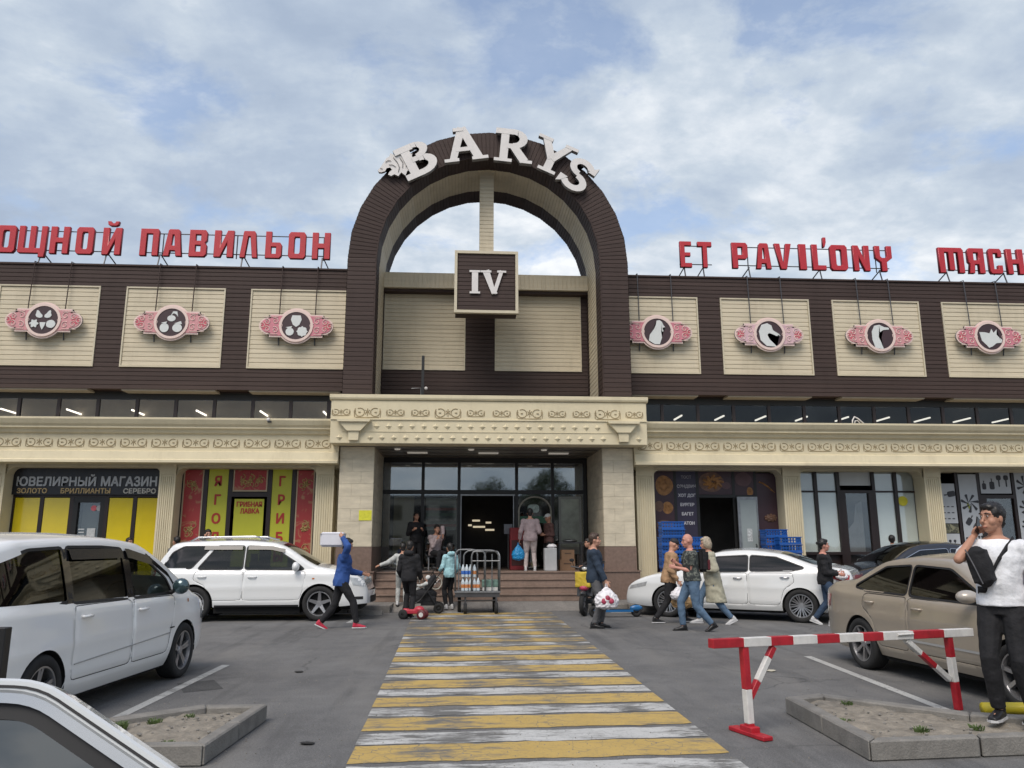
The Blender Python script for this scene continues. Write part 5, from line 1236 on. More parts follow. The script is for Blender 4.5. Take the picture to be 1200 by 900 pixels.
    fl = MB(); fl.box(c.axles[0]+c.ra, c.axles[1]-c.ra, -c.W/2+.12, c.W/2-.12, .17, c.sill+.02).box(-c.L/2+.2, c.axles[0]-c.ra, -c.W/2+.3, c.W/2-.3, .26, .33).box(c.axles[1]+c.ra, c.L/2-.15, -c.W/2+.3, c.W/2-.3, .22, .3)
    fl.box(c.axles[0]-c.ra, c.axles[1]+c.ra, -.5, .5, .3, .36); bd(fl, 'underbody', WELL, sm=False)
    # cabin
    xa, xb = spec.get('cabin', (-1.5, 1.0)); ib = MB(); ib.box(xa, xb, -c.W/2+.14, c.W/2-.14, c.sill+.05, .5); bd(ib, 'cabin_floor', SEAT, sm=False)
    for sx in spec.get('seats', (.0, -.95)):
        for sy in (-.38, .38):
            st_ = MB(); st_.cbox((sx, sy, .62), (.5, .5, .2)).cbox((sx-.30, sy, .92), (.14, .48, .62), Matrix.Rotation(radians(-12), 3, 'Y')).cbox((sx-.38, sy, 1.30 if c.H > 1.5 else 1.24), (.10, .26, .18))
            o = bd(st_, 'seat', SEAT, sm=False)
    d_ = MB(); d_.box(wsh[0]+.25, wsh[1]-.02, -c.W/2+.2, c.W/2-.2, .6, c.belt(wsh[1])-.08); bd(d_, 'dashboard', RUB, sm=False)
    sw = MB(); sx = wsh[0]+.18; pts = [(sx+.08*sin(t)*.5, spec.get('drive', .38)+.18*cos(t), c.belt(0)-.02+.17*sin(t)) for t in np.linspace(0, 2*pi, 17)[:-1]]
    sw.tube(pts, .014, 5, closed=True); bd(sw, 'steering_wheel', RUB)
    # door mirrors
    if spec.get('mirror', True):
        mx_ = spec.get('mirror_x', wsh[0]+.35); mz = c.belt(mx_)+.08
        for sg in (-1, 1):
            y = c.Wd(mx_, mz); mm_ = MB(); ms = spec.get('mirror_s', (.09, .11, .075)); mm_.ell((mx_, sg*(y+.14), mz+.02), ms, 14, 8)
            o = bd(mm_, 'door_mirror', spec.get('mirror_m', paintm)); k = MB(); k.tube([(mx_+.02, sg*(y-.02), mz-.07), (mx_+.02, sg*(y+.08), mz-.02)], [.035, .022], 6); k.build('mirror_arm', RUB, o, local=True)
    for pl, m_, nm, off in spec.get('patches', ()):
        for sg in (-1, 1):
            mb = MB(); mb.add(*c.patch(pl, off, sg)); bd(mb, nm, m_)
    for xe, z0, z1, w_, m_, nm in spec.get('endpatches', ()):
        sg = 1 if xe > 0 else -1; mb = MB()
        for k in range(8):
            va, vb = -w_+2*w_*k/8, -w_+2*w_*(k+1)/8
            F_ = lambda v, z: (xe+sg*(.10*(1-v*v)*.9+.006), v*c.Wd(xe, z), z)
            mb.add([F_(va, z0), F_(vb, z0), F_(vb, z1), F_(va, z1)], [(0, 1, 2, 3)])
        bd(mb, nm, m_)
    return root, bd
def rect(x0, x1, z0, z1): return [(x0, z0), (x1, z0), (x1, z1), (x0, z1)]
WP1 = mat('white_car_paint', (.84, .84, .82), .25, var=.02, scale=1, coat=.7, dirt=.03)
WP2 = mat('pearl_white_paint', (.72, .73, .72), .18, var=.02, scale=1, coat=1.)
BP = mat('beige_metallic_paint', (.40, .345, .275), .32, .3, var=.06, scale=1, coat=.7, dirt=.10)
KP2 = mat('black_car_paint', (.010, .010, .013), .15, var=0, coat=1.)
SP = mat('silver_white_paint', (.58, .60, .60), .2, .1, var=.03, coat=1.)

# --- tall people carrier, left foreground, nose away from the camera
c = Car(4.75, 1.79, 1.66, [(-2.375,.62),(-2.35,1.1),(-2.22,1.42),(-2.0,1.57),(-1.6,1.63),(-.4,1.66),(.45,1.61),(.9,1.47),(1.45,1.20),(1.8,1.02),(2.15,.88),(2.33,.72),(2.375,.55)], (1.02, -.02), (-1.42, 1.48), .325, tum=.16, sill=.20, taper=.26, ar=1.12)
van, bd = build_car(c, 'parked_car', 'white people carrier with dark side windows parked nearest on the left', 'parked cars', (-4.36, 8.90, 0), radians(85.5), WP1,
    [([(-2.12,1.09),(-1.02,1.07),(-1.02,1.545),(-1.55,1.525),(-2.02,1.41)], CG_D), ([(-.96,1.06),(.12,1.04),(.10,1.53),(-.3,1.55),(-.96,1.55)], CG_D), ([(.20,1.04),(1.16,1.03),(1.05,1.18),(.60,1.42),(.20,1.525)], CG_C)],
    (.62, 1.50), (-2.34, -2.12), [rect(-.97, .14, .36, 1.00)[:2]+[(.14, 1.01), (-.97, 1.02)], [(.17,.36),(1.02,.36),(1.12,.75),(1.2,.99),(.17,1.01)]],
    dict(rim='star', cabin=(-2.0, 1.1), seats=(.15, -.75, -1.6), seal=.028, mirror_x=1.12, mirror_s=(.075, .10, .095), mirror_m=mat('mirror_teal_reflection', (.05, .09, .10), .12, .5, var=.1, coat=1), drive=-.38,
         patches=((rect(1.05, 1.17, .62, .635), RUB, 'badge_strip', .004), ([(2.0,.66),(2.26,.62),(2.20,.82),(1.95,.86)], LCLR, 'headlamp', .004), ([(-2.3,.95),(-2.2,.95),(-2.16,1.4),(-2.26,1.35)], LRED, 'tail_lamp', .004), (rect(1.53, 1.56, .89, .93), AMB, 'side_repeater', .004), (rect(-1.05, -.93, 1.045, 1.545), KP2, 'blacked_pillar', .002), (rect(.09, .23, 1.02, 1.52), KP2, 'blacked_pillar', .002), ([(.60,1.44),(1.14,1.20),(1.28,1.05),(1.34,1.05),(1.12,1.26),(.64,1.49)], KP2, 'blacked_pillar', .003)),
         endpatches=((-2.375, .35, .5, .9, RUB, 'bumper_strip'),)))
m = MB()
for sg in (-1,):
    for (a, b) in ((-.93, .08), (.16, .72)):
        zz = lambda x: 1.545 if x < .2 else 1.545-.18*(x-.2)
        pts = [(x, zz(x)) for x in np.linspace(a, b, 8)]
        for p, q in zip(pts[:-1], pts[1:]): m.add([(p[0], sg*(c.Wd(p[0], p[1])+.012), p[1]), (q[0], sg*(c.Wd(q[0], q[1])+.012), q[1]), (q[0], sg*(c.Wd(q[0], q[1]-.10)+.03), q[1]-.10), (p[0], sg*(c.Wd(p[0], p[1]-.10)+.03), p[1]-.10)], [(0, 1, 2, 3)])
bd(m, 'wind_deflector', mat('smoked_visor', (.02, .02, .02), .25, var=0), van)
m = MB(); pts = [(x, -(c.Wd(x, .56)+.004), .535+.035*x) for x in np.linspace(-.95, 1.05, 12)]; m.tube(pts, .006, 4); bd(m, 'sill_crease', mat('crease_grey', (.35, .35, .34), .4, var=0), van)

# --- white crossover parked on the far side, nose right
c = Car(4.58, 1.82, 1.66, [(-2.29,.55),(-2.27,.95),(-2.2,1.12),(-2.0,1.42),(-1.86,1.60),(-1.5,1.65),(-.5,1.67),(.2,1.63),(.45,1.56),(1.22,1.13),(1.6,1.06),(1.95,.98),(2.2,.82),(2.29,.62)], (1.03, -.005), (-1.33, 1.29), .36, tum=.17, sill=.30, taper=.25, taper_c=.6, ar=1.16)
suv, bd = build_car(c, 'parked_car', 'white crossover with roof rails parked in front of the mushroom shop', 'parked cars', (-4.24, 18.32, 0), radians(.5), WP2,
    [([(-2.02,1.10),(-1.42,1.10),(-1.06,1.54),(-1.62,1.54),(-1.84,1.42)], CG_D), ([(-1.28,1.08),(-.36,1.08),(-.36,1.55),(-.92,1.55)], CG_M), ([(-.30,1.08),(.94,1.06),(.78,1.19),(.22,1.53),(-.30,1.55)], CG_M)],
    (.42, 1.20), (-2.21, -1.92), [[(-1.02,.44),(-.34,.44),(-.34,1.035),(-1.32,1.035),(-1.36,.86),(-1.1,.74)], [(-.32,.44),(.86,.44),(.92,.6),(.98,1.02),(-.32,1.035)]],
    dict(rim='five', cabin=(-2, .9), seats=(.15, -.8), rim_m=RIMM, mirror_x=.78, mirror_s=(.08, .10, .10), drive=-.38,
         patches=(([(1.98,.74),(2.24,.70),(2.2,.86),(1.9,.90)], LCLR, 'headlamp', .004), ([(-2.27,.9),(-2.17,.9),(-2.13,1.1),(-2.2,1.15)], LRED, 'tail_lamp', .004), (rect(-.88, .86, .30, .34), RUB, 'sill_trim', .006), (rect(2.03, 2.2, .44, .5), RUB, 'fog_lamp', .006), (rect(1.12, 1.17, .86, .89), AMB, 'side_repeater', .004)),
         endpatches=((2.29, .36, .5, .8, RUB, 'grille'),)))
for sg in (-1, 1):
    m = MB(); y = sg*.56; m.tube([(-1.55, y, 1.66), (-1.4, y, 1.74), (-.2, y, 1.76), (.1, y, 1.69)], .022, 6); bd(m, 'roof_rail', CHR, suv)
for (a, b) in ((-1.2, -.4), (-.28, .5)):
    m = MB(); sg = -1
    for p, q in zip(np.linspace(a, b, 7)[:-1], np.linspace(a, b, 7)[1:]):
        f = lambda x: 1.56-.0*x-(.22*(x-.2) if x > .2 else 0)
        m.add([(p, sg*(c.Wd(p, f(p))+.012), f(p)), (q, sg*(c.Wd(q, f(q))+.012), f(q)), (q, sg*(c.Wd(q, f(q)-.08)+.025), f(q)-.08), (p, sg*(c.Wd(p, f(p)-.08)+.025), f(p)-.08)], [(0, 1, 2, 3)])
    bd(m, 'wind_deflector', MATS['smoked_visor'], suv)

# --- white saloon, tail right
c = Car(4.88, 1.84, 1.44, [(-2.44,.52),(-2.42,.92),(-2.34,1.06),(-2.0,1.12),(-1.75,1.15),(-1.0,1.38),(-.3,1.45),(.2,1.42),(.45,1.36),(1.22,1.00),(1.7,.92),(2.1,.80),(2.36,.64),(2.44,.48)], (.98, -.03), (-1.42, 1.40), .335, tum=.19, sill=.22, taper=.22, ar=1.11)
cam_c = c
sed, bd = build_car(c, 'parked_car', 'white saloon with its tail lamp to the right parked before the bakery', 'parked cars', (6.30, 17.75, 0), radians(147), WP2,
    [([(-1.52,1.09),(-1.30,1.04),(-.42,1.02),(-.42,1.335),(-.95,1.30)], CG_D), ([(-.36,1.01),(.98,.985),(.80,1.09),(.30,1.30),(-.36,1.335)], CG_D)],
    (.42, 1.20), (-1.90, -1.02), [[(-1.0,.34),(-.38,.34),(-.38,.98),(-1.28,.99),(-1.32,.8),(-1.1,.66)], [(-.35,.34),(.92,.34),(1.0,.6),(1.02,.95),(-.35,.975)]],
    dict(rim='mesh', cabin=(-1.6, .9), mirror_x=.85, mirror_s=(.08, .10, .065), handle_m=CHR,
         patches=(([(-2.36,.80),(-2.0,.90),(-1.88,.93),(-2.05,.96),(-2.38,.97)], LRED, 'tail_lamp', .005), ([(1.9,.66),(2.32,.58),(2.28,.66),(1.86,.76)], LCLR, 'headlamp', .004), (rect(-2.1, -1.86, .30, .40), RUB, 'rear_bumper_vent', .004)),
         endpatches=((-2.44, .66, .80, .32, mat('number_plate', (.5, .5, .48), .5), 'number_plate'), (-2.44, .86, .96, .96, LRED, 'tail_lamp_bar'), (-2.44, .3, .42, .8, RUB, 'rear_diffuser'))))
# --- black saloon behind
sed2, bd = build_car(c, 'parked_car', 'black saloon half hidden behind the beige saloon', 'parked cars', (10.8, 18.4, 0), radians(180), KP2,
    [([(-1.52,1.09),(-1.30,1.04),(-.42,1.02),(-.42,1.335),(-.95,1.30)], CG_D), ([(-.36,1.01),(.98,.985),(.80,1.09),(.30,1.30),(-.36,1.335)], CG_M)],
    (.42, 1.20), (-1.90, -1.02), [[(-1.0,.34),(-.38,.34),(-.38,.98),(-1.28,.99),(-1.32,.8),(-1.1,.66)], [(-.35,.34),(.92,.34),(1.0,.6),(1.02,.95),(-.35,.975)]],
    dict(rim='five', cabin=(-1.6, .9), mirror_x=.85, mirror_s=(.08, .10, .065), seal_m=CHR, seal=.01, patches=(([(-2.36,.80),(-2.0,.90),(-1.88,.93),(-2.05,.96),(-2.38,.97)], LRED, 'tail_lamp', .005), ([(1.9,.66),(2.32,.58),(2.28,.66),(1.86,.76)], LCLR, 'headlamp', .004))))
sed2.scale = (1, 1, 1.10)
# --- beige saloon, nose towards the camera
c = Car(4.76, 1.785, 1.42, [(-2.38,.50),(-2.36,.90),(-2.28,1.02),(-1.95,1.08),(-1.68,1.10),(-.95,1.37),(-.3,1.425),(.2,1.41),(.40,1.36),(1.18,1.01),(1.65,.93),(2.05,.83),(2.32,.68),(2.38,.50)], (.95, -.02), (-1.36, 1.31), .32, tum=.17, sill=.22, taper=.24, taper_c=.6, ar=1.12)
bei, bd = build_car(c, 'parked_car', 'dusty beige saloon parked nose-on at the right behind the barrier', 'parked cars', (6.20, 9.03, 0), radians(-86), BP,
    [([(-1.50,1.03),(-1.28,.995),(-.42,.985),(-.42,1.315),(-.92,1.285)], CG_D), ([(-.36,.98),(.98,.96),(.80,1.05),(.28,1.29),(-.36,1.315)], CG_D)],
    (.40, 1.17), (-1.80, -.98), [[(-.96,.34),(-.38,.34),(-.38,.95),(-1.24,.96),(-1.30,.8),(-1.06,.66)], [(-.35,.34),(.86,.34),(.96,.6),(1.0,.93),(-.35,.95)]],
    dict(rim='seven', cabin=(-1.6, .9), mirror_x=.80, mirror_s=(.09, .12, .07), wglass=CG_M, mirror_m=mat('mirror_pale_beige', (.42, .38, .33), .3, .2, var=.03, coat=.6),
         patches=(([(-2.34,.72),(-2.1,.74),(-2.06,.9),(-2.34,.9)], LRED, 'tail_lamp', .005), ([(2.0,.60),(2.28,.56),(2.26,.72),(1.95,.78)], LCLR, 'headlamp', .004), (rect(1.38, 1.44, .74, .78), AMB, 'side_repeater', .004), ([(-.95,.46),(.86,.46),(.86,.485),(-.95,.485)], MATS['crease_grey'] if 'crease_grey' in MATS else RUB, 'rub_strip', .008)[0:4])))
# --- open car door, bottom left corner, glass catching the sky
dr = thing('car_door', 'silver-white car door standing open in the bottom left corner, its glass catching the sky', 'car door', (-.675, .81, .05), radians(2))
dr.rotation_euler = (radians(-16), 0, radians(2))
YD = .0
top_out = [(-.62, .93), (-.60, 1.20), (-.50, 1.385), (-.42, 1.404), (-.02, 1.404), (.12, 1.398), (.75, 1.02), (.80, .93)]
top_in = [(-.595, .97), (-.58, 1.20), (-.485, 1.366), (-.415, 1.383), (-.02, 1.383), (.113, 1.377), (.70, 1.025), (.74, .97)]
top_out = smooth_poly(top_out, .035, 4); top_in = smooth_poly([(a, b+.003) for a, b in top_in], .035, 4)
def ringprism(o_, i_, y0, y1):
    mb = MB(); n = len(o_)
    for k in range(n):
        j = (k+1) % n; a, b, c_, d = o_[k], o_[j], i_[j], i_[k]
        mb.add([(a[0], y0, a[1]), (b[0], y0, b[1]), (c_[0], y0, c_[1]), (d[0], y0, d[1]), (a[0], y1, a[1]), (b[0], y1, b[1]), (c_[0], y1, c_[1]), (d[0], y1, d[1])], [(0, 1, 2, 3), (7, 6, 5, 4), (0, 4, 5, 1), (3, 2, 6, 7)])
    return mb
o = ringprism(top_out, top_in, -.022, .022).build('window_frame', SP, dr, local=True, bevel=.004)
g1 = inset_poly(top_in, .0) ; gi = inset_poly(top_in, .013); gi2 = inset_poly(top_in, .020); gi3 = inset_poly(top_in, .033)
ringprism(inset_poly(top_out, .009), inset_poly(top_out, .0125), -.0235, .0235).build('frame_groove', RUB, dr, local=True)
ringprism(top_in, gi, -.018, .018).build('chrome_bead', CHR, dr, local=True); ringprism(gi, gi3, -.010, .012).build('rubber_channel', RUB, dr, local=True)
MB().prism(gi2, -.003, .003).build('door_glass', glass('door_glass_tint', (.09, .11, .12), refl=.16), dr, local=True)
MB().box(.29, .302, -.012, .012, .95, 1.262).build('quarter_light_bar', STEEL, dr, local=True)
pl = [(-.62, .93), (-.66, .70), (-.62, .40), (-.50, -.04), (.76, -.04), (.80, .40), (.80, .93)]
MB().prism(pl, -.045, .05).build('door_panel', SP, dr, local=True, bevel=.015); MB().prism([(-.5, .80), (-.5, .45), (.6, .40), (.6, .82)], -.06, -.0455).build('door_card', SEAT, dr, local=True)
m = MB(); m.ell((.50, .12, 1.02), (.05, .10, .07), 12, 8); m.build('door_mirror', SP, dr, True, local=True)
# ================================================================ PEOPLE
def remesh(name, tris, voxel, smooth_it=4, wr=0., wfreq=7., seed=0, wmask=None):
    """closed overlapping shells -> one continuous skin"""
    me = bpy.data.meshes.new(name); me.from_pydata([tuple(v) for v in tris.v], [], tris.f)
    bm = bmesh.new(); bm.from_mesh(me); bmesh.ops.recalc_face_normals(bm, faces=bm.faces); bm.to_mesh(me); bm.free()
    ob = bpy.data.objects.new('tmp', me); C.objects.link(ob)
    m = ob.modifiers.new('r', 'REMESH'); m.mode = 'VOXEL'; m.voxel_size = voxel; m.use_smooth_shade = True
    if smooth_it: q = ob.modifiers.new('s', 'SMOOTH'); q.factor = .5; q.iterations = smooth_it
    out_ = bpy.data.meshes.new_from_object(ob.evaluated_get(bpy.context.evaluated_depsgraph_get()))
    bpy.data.objects.remove(ob); bpy.data.meshes.remove(me)
    if wr:
        n = len(out_.vertices); co = np.empty(n*3); out_.vertices.foreach_get('co', co); co = co.reshape(-1, 3)
        no = np.array([v.normal[:] for v in out_.vertices]); d = np.empty(n)
        for i in range(n):
            x, y, z = co[i]; a = noise.noise((x*wfreq+seed, y*wfreq, z*wfreq*1.25)); b = noise.noise((x*wfreq*2.3, y*wfreq*2.3+seed, z*wfreq*2.6))
            d[i] = wr*(1.2*(1-2*abs(a))-.5+.5*b)
        co += no*d[:, None]; out_.vertices.foreach_set('co', co.ravel()); out_.update()
    out_.polygons.foreach_set('use_smooth', [True]*len(out_.polygons)); return out_
def ik(a, b, l1, l2, hint):
    a, b, hint = Vector(a), Vector(b), Vector(hint); d = b-a; L = min(d.length, (l1+l2)*.999); d = d.normalized(); b = a+d*L
    k = (l1*l1-l2*l2+L*L)/(2*L); h_ = sqrt(max(0, l1*l1-k*k)); n = hint-d*hint.dot(d); n = n.normalized() if n.length > 1e-5 else d.orthogonal().normalized()
    return a+d*k+n*h_, b
SK = {'light': (.50, .27, .19), 'tan': (.42, .22, .145), 'pinkish': (.52, .25, .19)}
def skin(k): return mat('skin_'+k, SK[k], .5, var=.06, scale=12, spec=.4)
def etube(mb, rings, n=16):
    """rings: (centre, half width (y), half depth (x), rot matrix) stacked"""
    vs = []; 
    for c_, a, b, R_ in rings:
        for j in range(n):
            t = 2*pi*j/n; vs.append(Vector(c_)+R_ @ Vector((b*cos(t), a*sin(t), 0)))
    fs = [(i*n+j, i*n+(j+1) % n, (i+1)*n+(j+1) % n, (i+1)*n+j) for i in range(len(rings)-1) for j in range(n)]
    fs += [tuple(range(n-1, -1, -1)), tuple(range((len(rings)-1)*n, len(rings)*n))]
    mb.add(vs, fs)
def limb(mb, a, b, r0, r1, mid=None, n=10, ends=True):
    a, b = Vector(a), Vector(b)
    if mid: k, rm = mid; mb.tube([a, a.lerp(b, k), b], [r0, rm, r1], n)
    else: mb.tube([a, b], [r0, r1], n)
    if ends: mb.ell(a, (r0,)*3, 10, 6); mb.ell(b, (r1,)*3, 10, 6)
def person(label, loc, face, h=1.75, pose=None, top='jacket', top_m=None, bot_m=None, shoe_m=None, skin_k='tan', hair_m=None, hair='short', vox=.011, build=1., belly=0., female=False, sleeves=1., hem=.86, group='people', sole_m=None, inner_m=None, kind='trousers'):
    P_ = dict(lean=0., pel=(0, 0, .93), rf=(.0, -.10, .085), lf=(.0, .10, .085), rh=(.02, -.27, .80), lh=(.02, .27, .80), re=(-1, -.3, 0), le=(-1, .3, 0), hy=0., hp=0., rk=(1, 0, 0), lk=(1, 0, 0), curl=.7, ry=0, ly=0, ft=0., tw=0.)
    P_.update(pose or {}); p = P_; s = h/1.75
    root = thing('person', label, 'person', loc, face, group)
    skm = skin(skin_k); bw = build
    pel = Vector(p['pel']); L = Matrix.Rotation(radians(p['lean']), 3, 'Y'); TW = Matrix.Rotation(radians(p['tw']), 3, 'Z')
    up = lambda z, x=0, y=0: pel+L @ (TW @ Vector((x, y, z)))
    R0 = Matrix.Identity(3)
    fw = .93 if female else 1.
    # torso rings: z above pelvis centre, half width, half depth, x shift
    TR = [(-.14, .15, .115, 0), (-.10, .155, .113, 0), (-.03, .165, .118, -.005), (.06, .158, .112, 0), (.15, .138*fw, .102+belly*.5, .005+belly*.5), (.27, .155*fw, .112+belly*.3, .01+belly*.2), (.37, .175*fw, .120, .012), (.45, .172*fw, .105, .0), (.51, .11, .08, -.01), (.54, .06, .06, -.012)]
    def torso(mb, k, z0=-.2, z1=1., extra=0.):
        rs = []
        for z, a, b, x in TR:
            if z < z0-1e-6 or z > z1: continue
            M_ = (L @ TW) if z > .0 else Matrix.Rotation(radians(p['lean']*.4), 3, 'Y')
            rs.append((up(z, x), a*bw+k, b*bw+k+extra*(1 if z < .2 else 0), M_))
        etube(mb, rs)
    sh = {'r': up(.435, -.005, -.175*bw*fw), 'l': up(.435, -.005, .175*bw*fw)}
    hip = {'r': pel+Vector((0, -.088, -.03)), 'l': pel+Vector((0, .088, -.03))}
    J = {}
    for sd, kf, kh, ke, kk in (('r', 'rf', 'rh', 're', 'rk'), ('l', 'lf', 'lh', 'le', 'lk')):
        kn, an = ik(hip[sd], Vector(p[kf]), .43, .42, p[kk]); el, ha = ik(sh[sd], Vector(p[kh]), .29, .265, p[ke]); J[sd] = (kn, an, el, ha)
    neck = up(.50, -.012); hd = up(.685, .025); MH = L @ TW @ Matrix.Rotation(radians(p['hy']), 3, 'Z') @ Matrix.Rotation(radians(p['hp']), 3, 'Y')
    if p['lean'] > 5: MH = Matrix.Rotation(radians(-p['lean']*.6), 3, 'Y') @ MH
    H_ = lambda x, y, z: hd+MH @ Vector((x, y, z))
    body = MB(); torso(body, 0, -.11)
    limb(body, up(.47, -.015), hd+MH @ Vector((-.02, 0, -.06)), .058*bw, .052)
    body.ell(H_(-.012, 0, .015), (.096, .076, .112), 16, 12, MH); body.ell(H_(.030, 0, -.055), (.062, .056, .066), 14, 10, MH); body.ell(H_(.058, 0, -.098), (.026, .028, .022), 10, 6, MH)
    body.tube([H_(.078, 0, .03), H_(.096, 0, -.005), H_(.108, 0, -.025), H_(.092, 0, -.036)], [.009, .011, .0145, .010], 8)
    body.ell(H_(.088, 0, -.066), (.012, .024, .006), 8, 6, MH); body.ell(H_(.084, 0, -.078), (.012, .020, .007), 8, 6, MH)
    for q in (-1, 1): body.ell(H_(-.012, q*.080, -.005), (.020, .010, .032), 10, 8, MH); body.ell(H_(.068, q*.030, .040), (.020, .028, .010), 8, 6, MH); body.ell(H_(.048, q*.042, -.028), (.034, .027, .032), 8, 6, MH)
    for sd, q in (('r', -1), ('l', 1)):
        kn, an, el, ha = J[sd]
        limb(body, hip[sd], kn, .085*bw, .054, (.3, .082*bw)); limb(body, kn, an, .052, .036, (.28, .058))
        limb(body, sh[sd], el, .055*bw, .040, (.35, .047*bw)); limb(body, el, ha, .040, .026, (.25, .041))
        # foot
        fy = radians(p['ry'] if sd == 'r' else p['ly']); F = Matrix.Rotation(fy, 3, 'Z') @ Matrix.Rotation(radians(p.get(sd+'t', 0)), 3, 'Y')
        body.tube([an+F @ Vector((-.05, 0, -.05)), an+F @ Vector((.06, 0, -.045)), an+F @ Vector((.15, 0, -.062))], [.032, .036, .022], 8)
        # hand: palm, four unequal fingers bent, thumb off the side of the palm
        d = (ha-el).normalized(); side = Vector((0, q, 0)); side = (side-d*side.dot(d)); side = side.normalized() if side.length > .1 else d.orthogonal(); fwd = side.cross(d)*(-q)
        if fwd.x < 0 and abs(d.z) > .5: fwd = -fwd
        Mh = Matrix((fwd, side, d)).transposed()
        body.ell(ha+d*.050, (.042, .017, .052), 10, 8, Mh)
        cu = p['curl']; inw = -side
        for k, (off, ln) in enumerate(((.030, .068), (.011, .078), (-.009, .072), (-.028, .056))):
            b0 = ha+d*.085+fwd*off; d1 = (d*cos(cu*.7)+inw*sin(cu*.7)); b1 = b0+d1*ln*.5; d2 = (d*cos(cu*1.7)+inw*sin(cu*1.7)); b2 = b1+d2*ln*.32; d3 = (d*cos(cu*2.4)+inw*sin(cu*2.4)); b3 = b2+d3*ln*.26
            body.tube([b0-d*.02, b0, b1, b2, b3], [.010, .0095, .009, .008, .0065], 6)
        t0 = ha+d*.028+fwd*.03; t1 = t0+(d*.5+fwd*.75+inw*.35).normalized()*.036; t2 = t1+(d*.85+fwd*.3+inw*.45).normalized()*.030
        body.tube([t0-fwd*.02, t0, t1, t2], [.014, .013, .011, .008], 6)
    def out_mesh(mb, nm, m_, v=vox, it=3, wr=0., par=root):
        me = remesh(nm, mb, v, it, wr, seed=len(label)); me.transform(Matrix.Scale(s, 4)); me.materials.append(m_); return link(nm, me, par)
    out_mesh(body, 'body', skm, vox*.82, 2)
    # eyes, brows, mouth
    f = MB()
    for q in (-1, 1): f.ell(H_(.0785, q*.031, .019), (.0075, .0115, .0042), 8, 6, MH)
    o = f.build('eyes', mat('eye_white', (.55, .52, .5), .3, var=0), root, local=True); o.scale = (s, s, s)
    f = MB()
    for q in (-1, 1): f.ell(H_(.0845, q*.031, .019), (.003, .0048, .0045), 8, 6, MH)
    o = f.build('iris', mat('iris_dark', (.015, .01, .008), .3, var=0), root, local=True); o.scale = (s, s, s)
    f = MB()
    for q in (-1, 1): f.tube([H_(.090, q*.014, .040), H_(.088, q*.034, .046), H_(.074, q*.054, .040)], [.004, .005, .003], 6)
    if hair_m is not None or hair == 'bald': o = f.build('eyebrows', hair_m or mat('brow_brown', (.08, .04, .02), .8), root, local=True); o.scale = (s, s, s)
    f = MB(); f.tube([H_(.088, -.024, -.070), H_(.0985, 0, -.0715), H_(.088, .024, -.070)], [.003, .006, .003], 6); o = f.build('lips', mat('lips_'+skin_k, (SK[skin_k][0]*.8, SK[skin_k][1]*.5, SK[skin_k][2]*.5), .4, var=0), root, local=True); o.scale = (s, s, s)
    # trousers
    if bot_m:
        t = MB(); torso(t, .012, -.11, .10)
        e = {'trousers': 1., 'shorts': .2}.get(kind, 1.)
        for sd in 'rl':
            kn, an, el, ha = J[sd]; t.ell(hip[sd], (.098*bw,)*3, 10, 8)
            limb(t, hip[sd]+Vector((0, 0, .02)), kn, .100*bw, .070, (.35, .096*bw)); d = (an-kn); end = kn+d*.97
            limb(t, kn, end, .070, .054, (.3, .072), ends=False); t.ell(kn, (.070,)*3, 10, 6)
        out_mesh(t, 'trousers', bot_m, vox*1.05, 3, .004)
    if shoe_m:
        for sd, q in (('r', 'ry'), ('l', 'ly')):
            an = J[sd][1]; F = Matrix.Rotation(radians(p[q]), 3, 'Z') @ Matrix.Rotation(radians(p.get(sd+'t', 0)), 3, 'Y'); sm = MB()
            A = lambda x, y, z: an+F @ Vector((x, y, z))
            etube(sm, [(A(-.075, 0, -.045), .028, .03, F @ Matrix.Rotation(pi/2, 3, 'Y')), (A(-.04, 0, -.035), .038, .045, F @ Matrix.Rotation(pi/2, 3, 'Y')), (A(.03, 0, -.038), .042, .042, F @ Matrix.Rotation(pi/2, 3, 'Y')), (A(.11, 0, -.055), .046, .028, F @ Matrix.Rotation(pi/2, 3, 'Y')), (A(.175, 0, -.062), .034, .020, F @ Matrix.Rotation(pi/2, 3, 'Y'))], 12)
            sm.ell(A(-.02, 0, 0), (.052, .044, .05), 10, 6)
            so = out_mesh(sm, 'shoe', shoe_m, vox*.9, 2)
            sl = MB(); pr = [(-.088, 0), (-.07, .034), (0, .036), (.09, .050), (.16, .042), (.195, .0)]; pr = pr+[(x, -y) for x, y in pr[-2:0:-1]]
            sl.add([A(x, y, -.084) for x, y in pr]+[A(x, y, -.066) for x, y in pr], [tuple(range(len(pr)-1, -1, -1)), tuple(range(len(pr), 2*len(pr)))]+[(i, (i+1) % len(pr), (i+1) % len(pr)+len(pr), i+len(pr)) for i in range(len(pr))])
            o = sl.build('sole', sole_m or RUB, so, local=True); o.scale = (s, s, s)
    # upper garment
    if top:
        th = {'tee': .014, 'shirt': .018, 'jacket': .028, 'coat': .034}[top]
        t = MB(); torso(t, th+(.012 if top in ('tee', 'shirt') else 0), -.2 if top == 'coat' else {'tee': -.035, 'shirt': -.10, 'jacket': -.10}[top], .51, .012)
        t.ell(up(.44, -.01), (.10*bw, .15*bw*fw, .085), 14, 8, L)
        for sd in 'rl':
            kn, an, el, ha = J[sd]; t.ell(sh[sd], (.062*bw+th,)*3, 12, 8)
            if top == 'tee': k = sh[sd].lerp(el, .62); limb(t, sh[sd], k, .066*bw+th*.3, .062*bw+th*.6, ends=False)
            else:
                limb(t, sh[sd], el, .060*bw+th*.6, .046+th*.8); we = el.lerp(ha, .93 if sleeves >= 1 else sleeves); limb(t, el, we, .046+th*.8, .034+th*.55, ends=False)
